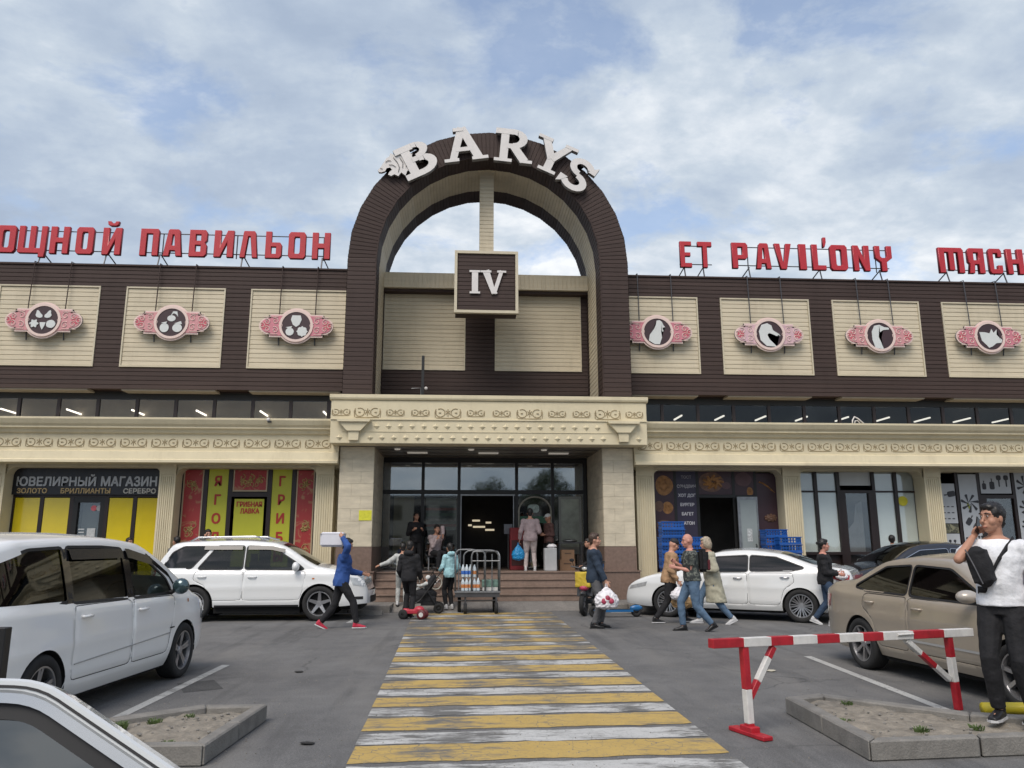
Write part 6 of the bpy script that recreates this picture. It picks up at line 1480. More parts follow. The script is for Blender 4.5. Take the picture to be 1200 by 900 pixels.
        if top == 'coat':
            rs = []
            for i in range(6):
                k = i/5; z = .12-k*.60; rs.append((pel+Vector((-.02-.05*k*(1 if p['lf'][0] != p['rf'][0] else 0), 0, z)), .165+.055*k, .14+.07*k, R0))
            etube(t, rs[::-1])
        out_mesh(t, {'tee': 't_shirt', 'shirt': 'shirt', 'jacket': 'jacket', 'coat': 'coat'}[top], top_m, vox*1.05, 3, .008 if top != 'tee' else .005)
        if top in ('jacket', 'coat'):
            cl = MB(); pts = [up(.515, .055*cos(a)-.01, .07*sin(a)) for a in np.linspace(-2.6, 2.6, 12)]; cl.tube(pts, .020, 6); out_mesh(cl, 'collar', top_m, .012, 1)
    if top and inner_m:
        m = MB(); m.ell(up(.44, .075), (.03, .045, .06), 8, 6); o = m.build('shirt_front', inner_m, root, True, local=True); o.scale = (s, s, s)
    # hair
    if hair_m is not None and hair != 'bald':
        hm = MB(); hm.ell(H_(-.028, 0, .042), (.100, .089, .102), 16, 10, MH); hm.ell(H_(-.06, 0, -.02), (.052, .068, .072), 12, 8, MH); hm.ell(H_(.028, 0, .095), (.055, .062, .034), 12, 8, MH)
        if hair == 'long': hm.tube([H_(-.07, 0, 0), H_(-.09, 0, -.10), H_(-.095, 0, -.20)], [.075, .075, .05], 12)
        if hair == 'bob': hm.ell(H_(-.045, 0, -.02), (.085, .105, .12), 14, 8, MH); hm.ell(H_(.0, .07, .0), (.06, .03, .09), 10, 8, MH); hm.ell(H_(.0, -.07, .0), (.06, .03, .09), 10, 8, MH)
        if hair == 'bun': hm.ell(H_(-.125, 0, .045), (.034, .034, .034), 10, 8, MH)
        if hair == 'pony': hm.tube([H_(-.10, 0, .05), H_(-.14, 0, .04), H_(-.15, 0, -.05), H_(-.13, 0, -.13)], [.025, .03, .028, .01], 8)
        hm_ = remesh('hair', hm, .008, 1, .0055, 34); hm_.transform(Matrix.Scale(s, 4)); hm_.materials.append(hair_m); link('hair', hm_, root)
    if hair in ('cap', 'whitecap'):
        m_ = MATS['cap_white'] if hair == 'whitecap' else MATS['cap_black']
        hm = MB(); hm.ell(H_(-.012, 0, .055), (.104, .086, .076), 16, 10, MH); out_mesh(hm, 'cap', m_, .009, 1)
        br = MB(); n = 8; top_ = [H_(.05+.115*cos(t)*.85, .072*sin(t), .052-.012*cos(t)) for t in np.linspace(-pi/2, pi/2, n)]; br.add(top_+[v+MH @ Vector((0, 0, .008)) for v in top_], [tuple(range(n)), tuple(range(2*n-1, n-1, -1))]+[(i, i+n, i+n+1, i+1) for i in range(n-1)]); o = br.build('cap_peak', m_, root, local=True); o.scale = (s, s, s)
    return root, dict(J=J, up=up, H=H_, MH=MH, s=s, sh=sh, pel=pel, out=out_mesh)
mat('cap_white', (.6, .6, .58), .7, var=.08); mat('cap_black', (.015, .015, .02), .7)
CL = lambda n, c_, r=.85: mat('cloth_'+n, c_, r, var=.2, scale=6, bump=.75, bscale=13)
HBLK = mat('hair_black', (.010, .008, .007), .45, var=.3, scale=30); HBLD = mat('hair_blonde_grey', (.36, .30, .22), .5, var=.35, scale=35); HBRN = mat('hair_brown', (.05, .028, .018), .5, var=.3, scale=30)
NAVYC = CL('navy', (.018, .032, .055)); BLKC = CL('black', (.010, .010, .012)); BLUEC = CL('royal_blue', (.025, .075, .26)); TAN = CL('tan_brown', (.36, .22, .12)); JEAN = CL('blue_jeans', (.09, .15, .23)); JEAND = CL('dark_jeans', (.03, .055, .10))
REDS = mat('red_trainer', (.45, .02, .05), .6); WHS = mat('white_trainer', (.55, .55, .55), .6); BLS = mat('black_shoe', (.012, .012, .013), .4); GRYC = CL('grey', (.10, .10, .105)); WHC = CL('white', (.74, .75, .77)); TRC = CL('pale_trench', (.38, .36, .27)); PNK = CL('dusty_pink', (.34, .27, .28)); PNKL = CL('pale_pink', (.52, .44, .42)); LBL = CL('light_blue', (.33, .56, .60)); BRNV = CL('maroon_brown', (.10, .05, .045)); LGR = CL('light_grey', (.45, .46, .44))
def camo():
    m = mat('cloth_dark_camouflage', (.06, .065, .06), .85, var=0); t = m.node_tree; b = t.nodes['Principled BSDF']; v = t.nodes.new('ShaderNodeTexCoord').outputs['Object']
    n = t.nodes.new('ShaderNodeTexNoise'); n.inputs['Scale'].default_value = 11; n.inputs['Detail'].default_value = 2; t.links.new(v, n.inputs[0]); r = t.nodes.new('ShaderNodeValToRGB'); r.color_ramp.interpolation = 'CONSTANT'; e = r.color_ramp.elements
    e[0].position = 0; e[0].color = (.03, .035, .035, 1); e[1].position = .48; e[1].color = (.08, .09, .08, 1); q = e.new(.56); q.color = (.17, .18, .15, 1); q = e.new(.62); q.color = (.04, .045, .045, 1)
    t.links.new(n.outputs[0], r.inputs[0]); t.links.new(r.outputs[0], b.inputs['Base Color']); return m
CAMO = camo()
def held(kind_, label, cat, loc, build_fn, group=None, rz=0):
    t = thing(kind_, label, cat, loc, rz, group); build_fn(t); return t
BAGW = mat('white_plastic', (.72, .70, .72), .35, var=.12, scale=14, bump=.3, bscale=20); BAGR = mat('red_goods', (.42, .05, .10), .5, var=.5, scale=10); BAGB = mat('blue_plastic', (.02, .26, .55), .3, var=.3, scale=12); BAGO = mat('brown_goods', (.32, .20, .09), .6, var=.4, scale=9)
def carrier(t, m_, w_=.22, h_=.34, hh=.16, inner=None):
    b = MB(); rs = []
    for z, k in ((-h_-.0, .25), (-h_+.04, .85), (-h_*.6, 1.), (-h_*.35, .8), (-h_*.12, .35), (0, .10)): rs.append((Vector((0, 0, z-hh*.3)), w_*k*.6, w_*k, Matrix.Identity(3)))
    etube(b, rs, 18); me = remesh('bag', b, .012, 2, .014, 12); me.materials.append(m_); link('bag_body', me, t)
    hd_ = MB(); hd_.tube([(-.02, 0, -hh*.3-.02), (-.012, 0, .02), (.012, 0, .02), (.02, 0, -hh*.3-.02)], .008, 5); hd_.build('bag_handle', m_, t, local=True)
    if inner:
        g_ = MB()
        for k in range(3): g_.ell(((k-1)*.07, -w_*.50, -h_*.62-hh*.3+.05*(k % 2)), (.055, .03, .055), 10, 6)
        g_.build('bag_print', inner, t, True, local=True)
F_R, F_L, F_C, F_B = 0, pi, -pi/2, pi/2
def W(root, v, s):       # local joint -> world
    return root.matrix_basis @ (Vector(v)*s)
# 1 man in blue jacket carrying a white box on his shoulder, striding right
r, q = person('man in blue jacket and red trainers carrying a white box on his shoulder', (-2.27, 15.87, 0), radians(8), 1.74, dict(lean=6, pel=(0, 0, .90), rf=(.32, -.10, .10), lf=(-.36, .09, .12), lh=(.42, .22, 1.02), rh=(-.02, -.20, 1.74), re=(.5, -.8, -.2), le=(-1, 0, -.6), hp=14, lt=25), 'jacket', BLUEC, BLKC, REDS, 'tan', HBLK, group='people walking past the entrance', sole_m=WHS)
def bx(t):
    b = MB().cbox((0, 0, 0), (.46, .32, .28)); b.build('box', mat('foam_white', (.66, .66, .70), .6, var=.06), t, bevel=.04, local=True); b = MB().cbox((0, 0, .11), (.466, .326, .010)); b.build('lid_seam', mat('foam_seam', (.4, .4, .42), .7), t, local=True)
held('foam_box', 'white foam box carried on the shoulder of the man in blue', 'box', (-2.46, 15.86, 1.68), bx)
# 2 navy jacket man standing with white bag
r, q = person('man in navy jacket standing in profile with a white carrier bag', (2.64, 15.6, 0), radians(-12), 1.80, dict(rh=(.22, -.26, .86), lh=(.05, .25, .86), rf=(-.02, -.09, .085), lf=(.10, .10, .085), re=(-1, -.2, 0)), 'jacket', NAVYC, GRYC, BLS, 'light', HBRN, belly=.02, group='people walking past the entrance')
hw = W(r, q['J']['r'][3]+Vector((0, 0, -.08)), q['s'])
held('carrier_bag', 'white plastic carrier bag with pink-red contents held by the man in navy', 'bag', (hw.x, hw.y-.03, hw.z+.02), lambda t: carrier(t, BAGW, .24, .40, .16, BAGR))
# 3 tan jacket, black cap
r, q = person('man in tan jacket and black cap walking with full carrier bags', (4.33, 16.45, 0), radians(0), 1.76, dict(lean=10, pel=(0, 0, .89), rf=(-.32, -.10, .10), lf=(.36, .09, .10), rh=(.12, -.26, .84), lh=(.40, .18, 1.10), hp=22), 'jacket', TAN, BLKC, BLS, 'light', None, 'cap', group='people walking past the entrance', sole_m=WHS)
hw = W(r, q['J']['r'][3]+Vector((0, 0, -.08)), q['s'])
held('carrier_bag', 'white carrier bag with brown goods hanging from the hand of the man in tan', 'bag', (hw.x, hw.y-.02, hw.z), lambda t: (carrier(t, BAGW, .18, .26, .12)))
held('goods_bag', 'brown net bag of goods behind the white carrier bag', 'bag', (hw.x+.10, hw.y+.10, hw.z-.12), lambda t: (carrier(t, BAGO, .24, .30, .16)))
# 4 bald man in camouflage tee, jeans
r, q = person('bald man in dark camouflage t-shirt and jeans walking left', (4.37, 14.9, 0), radians(176), 1.80, dict(lean=3, pel=(0, 0, .91), rf=(.18, -.10, .085), lf=(-.30, .09, .13), rh=(.26, -.10, 1.20), lh=(.30, .06, 1.12), hp=6, lt=25), 'tee', CAMO, JEAN, BLS, 'pinkish', None, 'bald', build=1.06, group='people walking past the entrance')
def pack(t):
    b = MB().cbox((0, 0, .22), (.17, .30, .42)); b.build('backpack_body', BLKC, t, bevel=.05, local=True, seg=2); b = MB().cbox((.09, 0, .14), (.05, .24, .2)); b.build('front_pocket', mat('maroon_pocket', (.12, .02, .03), .8), t, bevel=.02, local=True)
    b = MB()
    for s_ in (-.09, .09): b.tube([(-.08, s_, .40), (-.20, s_, .42), (-.26, s_, .28), (-.20, s_, .08), (-.08, s_, .06)], .015, 5)
    b.build('shoulder_strap', BLKC, t, local=True)
held('backpack', 'black backpack with maroon pocket on the bald man', 'backpack', (4.585, 14.9, 1.06), pack)
# 5 woman in trench coat
r, q = person('grey-blonde woman in pale trench coat walking left behind the bald man', (5.16, 16.2, 0), radians(172), 1.76, dict(lean=6, pel=(0, 0, .90), rf=(.28, -.09, .09), lf=(-.34, .09, .12), rh=(.2, -.2, 1.05), lh=(.22, .2, 1.08), hp=10, lt=25), 'coat', TRC, JEAN, WHS, 'light', HBLD, 'bob', female=True, group='people walking past the entrance', sole_m=WHS)
# 6 woman in black
r, q = person('woman in black top and dark jeans with hair in a bun crossing behind the barrier', (7.33, 15.75, 0), radians(-28), 1.70, dict(lean=0, pel=(0, 0, .91), rf=(.08, -.08, .085), lf=(-.26, .08, .12), rh=(.28, -.12, 1.02), lh=(.26, .16, 1.05), hy=15, lt=20), 'jacket', BLKC, JEAND, WHS, 'pinkish', HBLK, 'bun', female=True, group='people walking past the entrance', sole_m=WHS)
held('carrier_bag', 'small white bag held at the waist by the woman in black', 'bag', (7.66, 15.72, 1.06), lambda t: carrier(t, BAGW, .13, .16, .1))
# 7 man in white tee on the phone (closest)
r, q = person('man in white t-shirt standing on the kerb with a phone at his ear', (4.60, 6.60, .15), radians(216), 1.78, dict(lean=-1, rf=(.06, -.10, .085), lf=(-.04, .12, .085), rh=(.075, -.145, 1.455), re=(.5, -.35, -1), lh=(.06, .27, .88), le=(-1, .5, 0), hp=2, hy=-22, curl=1.0, rt=0), 'tee', WHC, BLKC, BLS, 'tan', HBLK, 'short', vox=.0075, build=1.04, belly=.03, group='people walking past the entrance', sole_m=WHS)
S7 = q['s']; H7 = q['H']; r7 = r
def ph(t): MB().cbox((0, 0, 0), (.074, .010, .145), Matrix.Rotation(radians(-28), 3, 'Y')).build('phone_body', mat('phone_black', (.01, .01, .012), .2), t, bevel=.004, local=True)
pw = W(r7, H7(.050, -.100, -.055), S7); held('mobile_phone', 'black mobile phone held to the ear of the man in the white t-shirt', 'phone', pw, ph, rz=radians(215))
def sling(t):
    b = MB(); b.ell((0, 0, 0), (.10, .06, .175), 16, 12, Matrix.Rotation(radians(-12), 3, 'Y')); b.cbox((0, 0, .0), (.16, .09, .26), Matrix.Rotation(radians(-12), 3, 'Y')); me = remesh('sling', b, .01, 4, .003); me.materials.append(BLKC); link('pouch', me, t)
    z = MB(); z.tube([(-.08, -.075, .14), (-.02, -.082, .0), (.03, -.08, -.14)], .006, 4); z.build('zip', DSTEEL, t, local=True)
sp = thing('sling_bag', 'black sling bag worn across the chest of the man in the white t-shirt', 'bag', W(r7, (.20, -.06, 1.22), S7), radians(216+90)); sling(sp)
sb_ = MB(); U = q['up']
ptl = [U(.10, .155, -.06), U(.22, .17, .0), U(.34, .16, .06), U(.44, .11, .115), U(.505, .0, .13), U(.47, -.10, .10), U(.36, -.15, .05), U(.2, -.15, -.04), U(.08, -.12, -.12), U(.06, .0, -.18), U(.10, .12, -.12)]
for i in range(len(ptl)):
    a, b = Vector(ptl[i]), Vector(ptl[(i+1) % len(ptl)])
wsb = [W(r7, p_, S7) for p_ in ptl]
cen = sum(wsb, Vector())/len(wsb); vs = []
for p_ in wsb:
    d = (p_-cen); d.z *= .2; d = d.normalized(); 
    vs += [p_+d*.012+Vector((0, 0, .026)), p_+d*.012-Vector((0, 0, .026)), p_-d*.004-Vector((0, 0, .026)), p_-d*.004+Vector((0, 0, .026))]
n = len(wsb); fs = [(i*4+k, i*4+(k+1) % 4, ((i+1) % n)*4+(k+1) % 4, ((i+1) % n)*4+k) for i in range(n) for k in range(4)]
so_ = MB().add([tuple(sp.matrix_basis.inverted() @ Vector(v)) for v in vs], fs).build('strap', BLKC, sp, True, local=True)
# 8 boy, 9 child, 10 girl in hoodie
kid, q = person('youth in black hooded jacket seen from behind on the crossing', (-1.10, 18.05, 0), radians(80), 1.66, dict(rf=(-.08, -.09, .085), lf=(.14, .10, .15), rh=(.16, -.24, .86), lh=(.18, .22, .90), hp=14), 'jacket', BLKC, BLKC, BLS, 'tan', HBLK, group='people at the entrance steps', sole_m=WHS)
hm = MB(); hm.ell((-.09, 0, 1.47), (.09, .13, .07), 12, 8); o = hm.build('hood', BLKC, kid, True, local=True); o.scale = (.95,)*3
person('child in pale grey with one arm stretched out behind the youth in black', (-1.38, 19.95, .12), radians(95), 1.50, dict(rh=(.15, -.40, 1.05), lh=(.08, .66, 1.12), le=(-.2, .3, -1), rf=(.0, -.10, .085), lf=(.1, .12, .085)), 'jacket', LGR, LGR, WHS, 'tan', HBLK, group='people at the entrance steps')
gl, q = person('girl in light blue hoodie and black leggings standing beside the pushchair', (-.22, 19.75, .06), radians(120), 1.56, dict(rf=(.0, -.07, .085), lf=(.05, .08, .085), lh=(.28, .16, 1.0), rh=(.14, -.22, .92), hy=-10), 'jacket', LBL, BLKC, WHS, 'tan', HBLK, 'pony', female=True, build=.92, group='people at the entrance steps', sole_m=WHS)
hm = MB(); hm.ell((-.09, 0, 1.46), (.085, .13, .075), 12, 8); o = hm.build('hood', LBL, gl, True, local=True); o.scale = (.89,)*3
# 12-15 at the doors
person('seated person in white and maroon on a stool left of the doors', (-.62, 22.2, .87), radians(-60), 1.65, dict(pel=(-.1, 0, .52), lean=8, rf=(.34, -.12, .085), lf=(.36, .12, .085), rh=(.22, -.1, .92), lh=(.16, .12, 1.02), hy=-10), 'jacket', mat('cloth_white_maroon', (.35, .28, .28), .8, var=.6, scale=3), BLKC, BLS, 'tan', HBLK, group='people at the entrance steps')
person('person in dark clothes standing in the shade left of the doors', (-1.22, 22.7, .87), radians(-70), 1.62, dict(rh=(.2, -.15, 1.2), lh=(.2, .15, 1.2)), 'jacket', BLKC, BLKC, BLS, 'tan', HBLK, 'long', group='people at the entrance steps')
pk, q = person('woman in dusty pink top and pale pink trousers seen from behind at the doors', (1.97, 22.15, .87), radians(88), 1.70, dict(rf=(.0, -.13, .085), lf=(.03, .13, .085), lh=(.06, .30, .86), rh=(.22, -.20, 1.05)), 'jacket', PNK, PNKL, WHS, 'light', HBLK, female=True, build=1.12, group='people at the entrance steps', sole_m=WHS)
hw = W(pk, q['J']['l'][3]+Vector((0, 0, -.1)), q['s'])
held('carrier_bag', 'bright blue carrier bag held by the woman in pink', 'bag', (hw.x-.04, hw.y, hw.z), lambda t: carrier(t, BAGB, .18, .42, .14))
person('vendor in white cap and brown waistcoat beside the woman in pink', (2.54, 22.6, .87), radians(200), 1.58, dict(lh=(.2, .1, 1.08), rh=(.18, -.16, 1.12), hp=15), 'jacket', BRNV, BLKC, BLS, 'tan', None, 'whitecap', female=True, group='people at the entrance steps')
# heads beyond the cars
person('person in dark jacket telephoning behind the white crossover', (-6.35, 20.7, .17), radians(-60), 1.80, dict(rh=(.14, -.10, 1.56), re=(.4, -.5, -1)), 'jacket', BLKC, BLKC, BLS, 'light', HBLK, vox=.013, group='people behind the parked cars')
person('man in dark clothes turned away behind the roof of the white crossover', (-4.9, 20.7, .17), radians(30), 1.66, None, 'jacket', BLKC, BLKC, BLS, 'tan', None, 'cap', vox=.013, group='people behind the parked cars')
person('dark-haired person passing behind the rear of the white crossover', (-7.1, 20.7, .17), radians(150), 1.62, None, 'jacket', GRYC, BLKC, BLS, 'tan', HBLK, vox=.013, group='people behind the parked cars')
person('person seen over the roof of the white people carrier by the yellow windows', (-8.35, 20.9, .17), radians(-40), 1.60, None, 'jacket', BLKC, BLKC, BLS, 'tan', HBLK, vox=.013, group='people behind the parked cars')
person('person behind the black saloon at the white-blinded shop', (11.5, 20.6, .17), radians(60), 1.64, None, 'jacket', BLKC, BLKC, BLS, 'tan', HBLK, vox=.013, group='people behind the parked cars')
person('dark-haired person in black beside the moped at the right entrance pillar', (3.45, 20.4, .17), radians(190), 1.58, dict(lean=12, rh=(.3, -.2, .95), lh=(.3, .2, .95)), 'jacket', BLKC, BLKC, BLS, 'tan', HBLK, vox=.013, group='people at the entrance steps')
# ================================================================ STREET THINGS
RP = mat('barrier_red', (.38, .012, .022), .45, var=.22, scale=11, dirt=.6, bump=.1, bscale=90); WPN = mat('barrier_white', (.64, .63, .60), .5, var=.12, scale=9, dirt=.7, bump=.1, bscale=90)
bt = thing('barrier', 'red and white striped steel barrier across the right-hand parking bays', 'barrier', (3.6, 7.35, 0))
A = Vector((2.435, 6.92, 0)); B = Vector((4.824, 7.79, 0)); D = (B-A).normalized(); PL = (B-A).length; PR = Vector((-D.y, D.x, 0))
def obar(p, q, w_, m_, nm, root, hgt=None):
    p, q = Vector(p), Vector(q); d = (q-p).normalized(); u = d.cross(PR).normalized() if abs(d.dot(PR)) < .9 else Vector((0, 0, 1)); h_ = hgt or w_; a = PR*w_/2; b = u*h_/2
    vs = [p-a-b, p+a-b, p+a+b, p-a+b, q-a-b, q+a-b, q+a+b, q-a+b]
    return MB().add(vs, [(0, 3, 2, 1), (4, 5, 6, 7), (0, 1, 5, 4), (1, 2, 6, 5), (2, 3, 7, 6), (3, 0, 4, 7)]).build(nm, m_, root, bevel=.004)
zt = lambda k: .752+(.715-.752)*k
cuts = [-.335, 0.0, .30, .55, .80, 1.06, 1.35, 1.60, 1.92, 2.24-.0, 2.87]
us = [828, 870, 907, 935, 968, 997, 1028, 1053, 1088, 1117, 1147]
ks = [-.128, .0, .118, .215, .325, .43, .545, .645, .80, .965, 1.13]
for i in range(10):
    p, q = A+D*PL*ks[i], A+D*PL*(ks[i+1]-.0004); obar((p.x, p.y, zt(ks[i])), (q.x, q.y, zt(ks[i+1])), .075, RP if i % 2 == 0 else WPN, 'rail_segment', bt)
def seg(p, q, parts, nm, w_=.062):
    p, q = Vector(p), Vector(q); t0 = 0
    for t1, m_ in parts: obar(p.lerp(q, t0), p.lerp(q, t1-.001), w_, m_, nm, bt); t0 = t1
P1 = A+D*.02; P2 = B
seg((P1.x, P1.y, .715), (A.x+.03, A.y, .05), ((.52, RP), (.93, WPN), (1, RP)), 'post')
seg((P2.x, P2.y, .68), (B.x+.03, B.y, .0), ((.28, RP), (.62, WPN), (1, RP)), 'post')
b1 = A+D*PL*.135; seg((b1.x, b1.y, .70), (P1.x+.03*D.x, P1.y, .30), ((.22, RP), (.68, WPN), (1, RP)), 'brace', .05)
b1 = A+D*PL*.77; seg((b1.x, b1.y, .68), (P2.x-.03, P2.y, .28), ((.33, WPN), (.66, RP), (1, WPN)), 'brace', .05)
f = MB(); f.cbox((A.x+.03, A.y, .02), (.10, .46, .035), Matrix.Rotation(radians(18), 3, 'Z')); f.cbox((A.x+.03, A.y, .055), (.09, .16, .05), Matrix.Rotation(radians(18), 3, 'Z')); f.build('foot', RP, bt, bevel=.006)
f = MB(); 
for a_, d_ in ((A.x+.0, 1), ): f.tube([(A.x+D.x*PL*.72, A.y+D.y*PL*.72-.045, .735), (A.x+D.x*PL*.80, A.y+D.y*PL*.80-.045, .735)], .012, 6)
f.build('weld_plate', WPN, bt)
b2 = thing('barrier', 'black end of a second barrier at the left edge, before the people carrier', 'barrier', (-2.95, 5.5, 0))
f = MB().box(-2.98, -2.90, 5.46, 5.54, 0, 1.06); f.build('post', BLACK, b2, bevel=.005); MB().box(-5.2, -2.985, 5.465, 5.535, .985, 1.055).build('rail', mat('barrier_dark_red', (.05, .01, .015), .5), b2)
MB().box(-5.2, -2.982, 5.47, 5.53, .80, .86).build('lower_rail', WPN, b2); MB().box(-5.24, -5.16, 5.46, 5.54, 0, .98).build('post', BLACK, b2); MB().box(-3.1, -2.8, 5.38, 5.62, 0, .03).build('foot', BLACK, b2)
# planter kerbs
SOIL = mat('dry_soil', (.225, .20, .162), .95, var=.35, scale=9, bump=.9, bscale=22); GRASSM = mat('weed_green', (.07, .11, .03), .7, var=.4, scale=20); CONC = mat('planter_concrete', (.20, .19, .172), .85, var=.24, scale=5, bump=.35, bscale=60, dirt=.35)
def planter(label, poly, h_, wd, lens):
    cx = sum(p[0] for p in poly)/len(poly); cy = sum(p[1] for p in poly)/len(poly)
    t = thing('planter_bed', label, 'planter', (cx, cy, 0)); n = len(poly)
    inn = inset_poly(poly, -wd)   # ccw outline
    for i in range(n):
        a, b, c_, d = Vector(poly[i]), Vector(poly[(i+1) % n]), Vector(inn[(i+1) % n]), Vector(inn[i]); k = max(1, round((b-a).length/1.0))
        for j in range(k):
            t0, t1 = j/k+.003, (j+1)/k-.003
            MB().prismz([tuple(a.lerp(b, t0)), tuple(a.lerp(b, t1)), tuple(d.lerp(c_, t1)), tuple(d.lerp(c_, t0))], 0, h_+random.uniform(-.004, .004)).build('kerb_stone', CONC, t, bevel=.012)
    bm = bmesh.new(); bm.faces.new([bm.verts.new((x, y, h_-.05)) for x, y in inn])
    for ax in (0, 1):
        lo = min(p[ax] for p in inn); hi = max(p[ax] for p in inn); st_ = .045
        for k in range(1, int((hi-lo)/st_)+1):
            co = [0, 0, 0]; co[ax] = lo+k*st_; no = [0, 0, 0]; no[ax] = 1; bmesh.ops.bisect_plane(bm, geom=bm.verts[:]+bm.edges[:]+bm.faces[:], plane_co=co, plane_no=no)
    bmesh.ops.triangulate(bm, faces=bm.faces[:])
    for v in bm.verts: v.co.z += .03*noise.noise((v.co.x*3, v.co.y*3, 0))+.02*noise.noise((v.co.x*11, v.co.y*11, 1)); v.co -= Vector((cx, cy, 0))
    me = bpy.data.meshes.new('soil'); bm.to_mesh(me); bm.free(); me.materials.append(SOIL); o = link('soil', me, t, smooth=True); o['kind'] = 'stuff'
    # pebbles and weed tufts
    rnd = random.Random(int(cx*10)); pb = MB(); gr = MB()
    xs_ = [p[0] for p in inn]; ys_ = [p[1] for p in inn]
    for k in range(160):
        x, y = rnd.uniform(min(xs_), max(xs_)), rnd.uniform(min(ys_), max(ys_))
        if inpoly(x, y, inn): r_ = rnd.uniform(.006, .018); pb.ell((x, y, h_-.05+.01), (r_, r_*.8, r_*.6), 6, 4)
    pb.build('pebbles', CONC, t, kind='stuff')
    return t, inn, h_
t1, inn1, hh1 = planter('long wedge-shaped concrete planter bed with dry soil under the striped barrier', [(3.05, 6.05), (5.75, 6.22), (5.75, 6.38), (4.45, 6.98), (3.55, 7.93), (3.12, 7.76)], .15, .16, 0)
t2, inn2, hh2 = planter('small pointed concrete planter bed with dry soil beside the white people carrier', [(-3.6, 6.30), (-1.84, 6.28), (-1.74, 7.80), (-2.30, 7.82), (-3.6, 6.75)], .15, .15, 0)
def tuft(label, x, y, z, n, hgt, sd):
    rnd = random.Random(sd); g = MB()
    for k in range(n):
        a = rnd.uniform(0, 6.28); r_ = rnd.uniform(0, .05); px, py = x+r_*cos(a), y+r_*sin(a); L_ = rnd.uniform(.5, 1)*hgt; tx, ty = px+L_*.6*cos(a), py+L_*.6*sin(a); w_ = .004
        g.add([(px-w_, py, z), (px+w_, py, z), ((px+tx)/2+w_, (py+ty)/2, z+L_*.7), ((px+tx)/2-w_, (py+ty)/2, z+L_*.7), (tx, ty, z+L_*.75)], [(0, 1, 2, 3), (3, 2, 4)])
    o = g.build('weed_tuft', GRASSM); tag(o, label, 'weed'); return o
tuft('low green weed tuft in the soil of the right planter bed', 3.72, 6.50, .09, 70, .07, 1); tuft('weed tuft at the kerb by the feet of the man in the white t-shirt', 4.20, 6.52, .10, 60, .06, 2)
tuft('weed tuft at the left corner of the small planter bed', -2.75, 7.05, .09, 90, .10, 3); tuft('second weed tuft near the left kerb of the small planter bed', -2.55, 7.25, .09, 60, .08, 4); tuft('tiny weed at the far kerb of the right planter bed', 3.62, 7.55, .10, 40, .06, 5)
o = thing('fallen_post', 'yellow steel pipe lying behind the man in the white t-shirt', 'pipe', (5.1, 7.0, .10)); MB().tube([(4.58, 7.0, .17), (5.9, 6.9, .17)], .05, 14).build('pipe', mat('yellow_pipe', (.6, .48, .03), .4, var=.1), o, smooth=True); MB().box(5.5, 5.6, 6.85, 7.05, 0, .13).build('saddle', CONC, o)
for k, (x, y, lb) in enumerate(((-2.95, 6.75, 'broad weed patch against the left kerb of the small planter'), (-2.35, 7.5, 'thin weed by the far kerb of the small planter'), (-2.2, 6.55, 'short weed in the middle of the small planter'), (3.3, 6.9, 'sparse weed near the left end of the right planter'), (4.9, 6.45, 'weed beyond the feet of the man in the white t-shirt'))):
    tuft(lb, x, y, .09, 120 if k == 0 else 40, .09 if k == 0 else .05, 20+k)
# ---- cargo trolley
CM = mat('trolley_steel', (.20, .205, .21), .45, .6, var=.3, scale=10)
ct = thing('cargo_trolley', 'grey steel cargo trolley with hooped rails loaded with bottle packs', 'trolley', (.44, 19.2, 0))
MB().box(-.10, .98, 18.9, 19.55, .47, .51).build('platform', CM, ct, bevel=.006); MB().box(-.08, .96, 18.92, 19.53, .38, .469).build('underframe', DSTEEL, ct)
def hoop(x0, y0, x1, y1, z1, nm='hoop'):
    d = Vector((x1-x0, y1-y0, 0)); pts = [(x0, y0, .5), (x0, y0, z1-.12)]+[(x0+d.x*(.5-.5*cos(t)) if False else x0+d.x*k, y0+d.y*k, z1-.12+.12*sin(t)) for k, t in ((.04, .5), (.12, 1.1), (.25, 1.45), (.75, 1.45), (.88, 1.1), (.96, .5))]+[(x1, y1, z1-.12), (x1, y1, .5)]
    MB().tube(pts, .020, 8).build(nm, CM, ct, smooth=True)
hoop(-.08, 19.52, .45, 19.52, 1.46); hoop(-.08, 18.93, -.08, 19.50, 1.40); hoop(.30, 18.93, .62, 18.93, 1.42); hoop(.62, 19.50, .96, 18.95, 1.42); hoop(.12, 19.52, .96, 19.52, 1.44)
for (a, b) in (((-.08, 18.93), (.96, 18.93)),): MB().tube([(a[0]+.38, a[1], 1.20), (b[0], b[1], 1.20)], .014, 6).build('cross_rail', CM, ct)
for x in (.0, .78):
    MB().tube([(x, 18.94, .5), (x, 18.94, 1.36)], .014, 6).build('upright', CM, ct)
MB().tube([(-.02, 19.0, .30), (.92, 19.0, .30)], .018, 6).build('axle_bar', DSTEEL, ct)
for (x, y, r_) in ((.02, 19.45, .19), (.86, 19.45, .19), (.16, 18.95, .12), (.88, 18.92, .13)):
    w_ = bpy.data.objects.new('wheel', None); C.objects.link(w_); w_.parent = ct; w_.location = Vector((x, y, r_))-ct.location
    MB().lathe([(r_*.55, -.035), (r_*.92, -.04), (r_, -.02), (r_, .02), (r_*.92, .04), (r_*.55, .035), (r_*.55, -.035)], 20, (0, 0, 0), 'x').build('tyre', TYRE, w_, True, local=True); MB().lathe([(0, -.03), (r_*.55, -.03), (r_*.55, .03), (0, .03)], 16, (0, 0, 0), 'x').build('hub', CM, w_, local=True)
    MB().tube([(0, 0, 0), (0, .02, .38-r_)], .022, 6).build('fork', DSTEEL, w_, local=True)
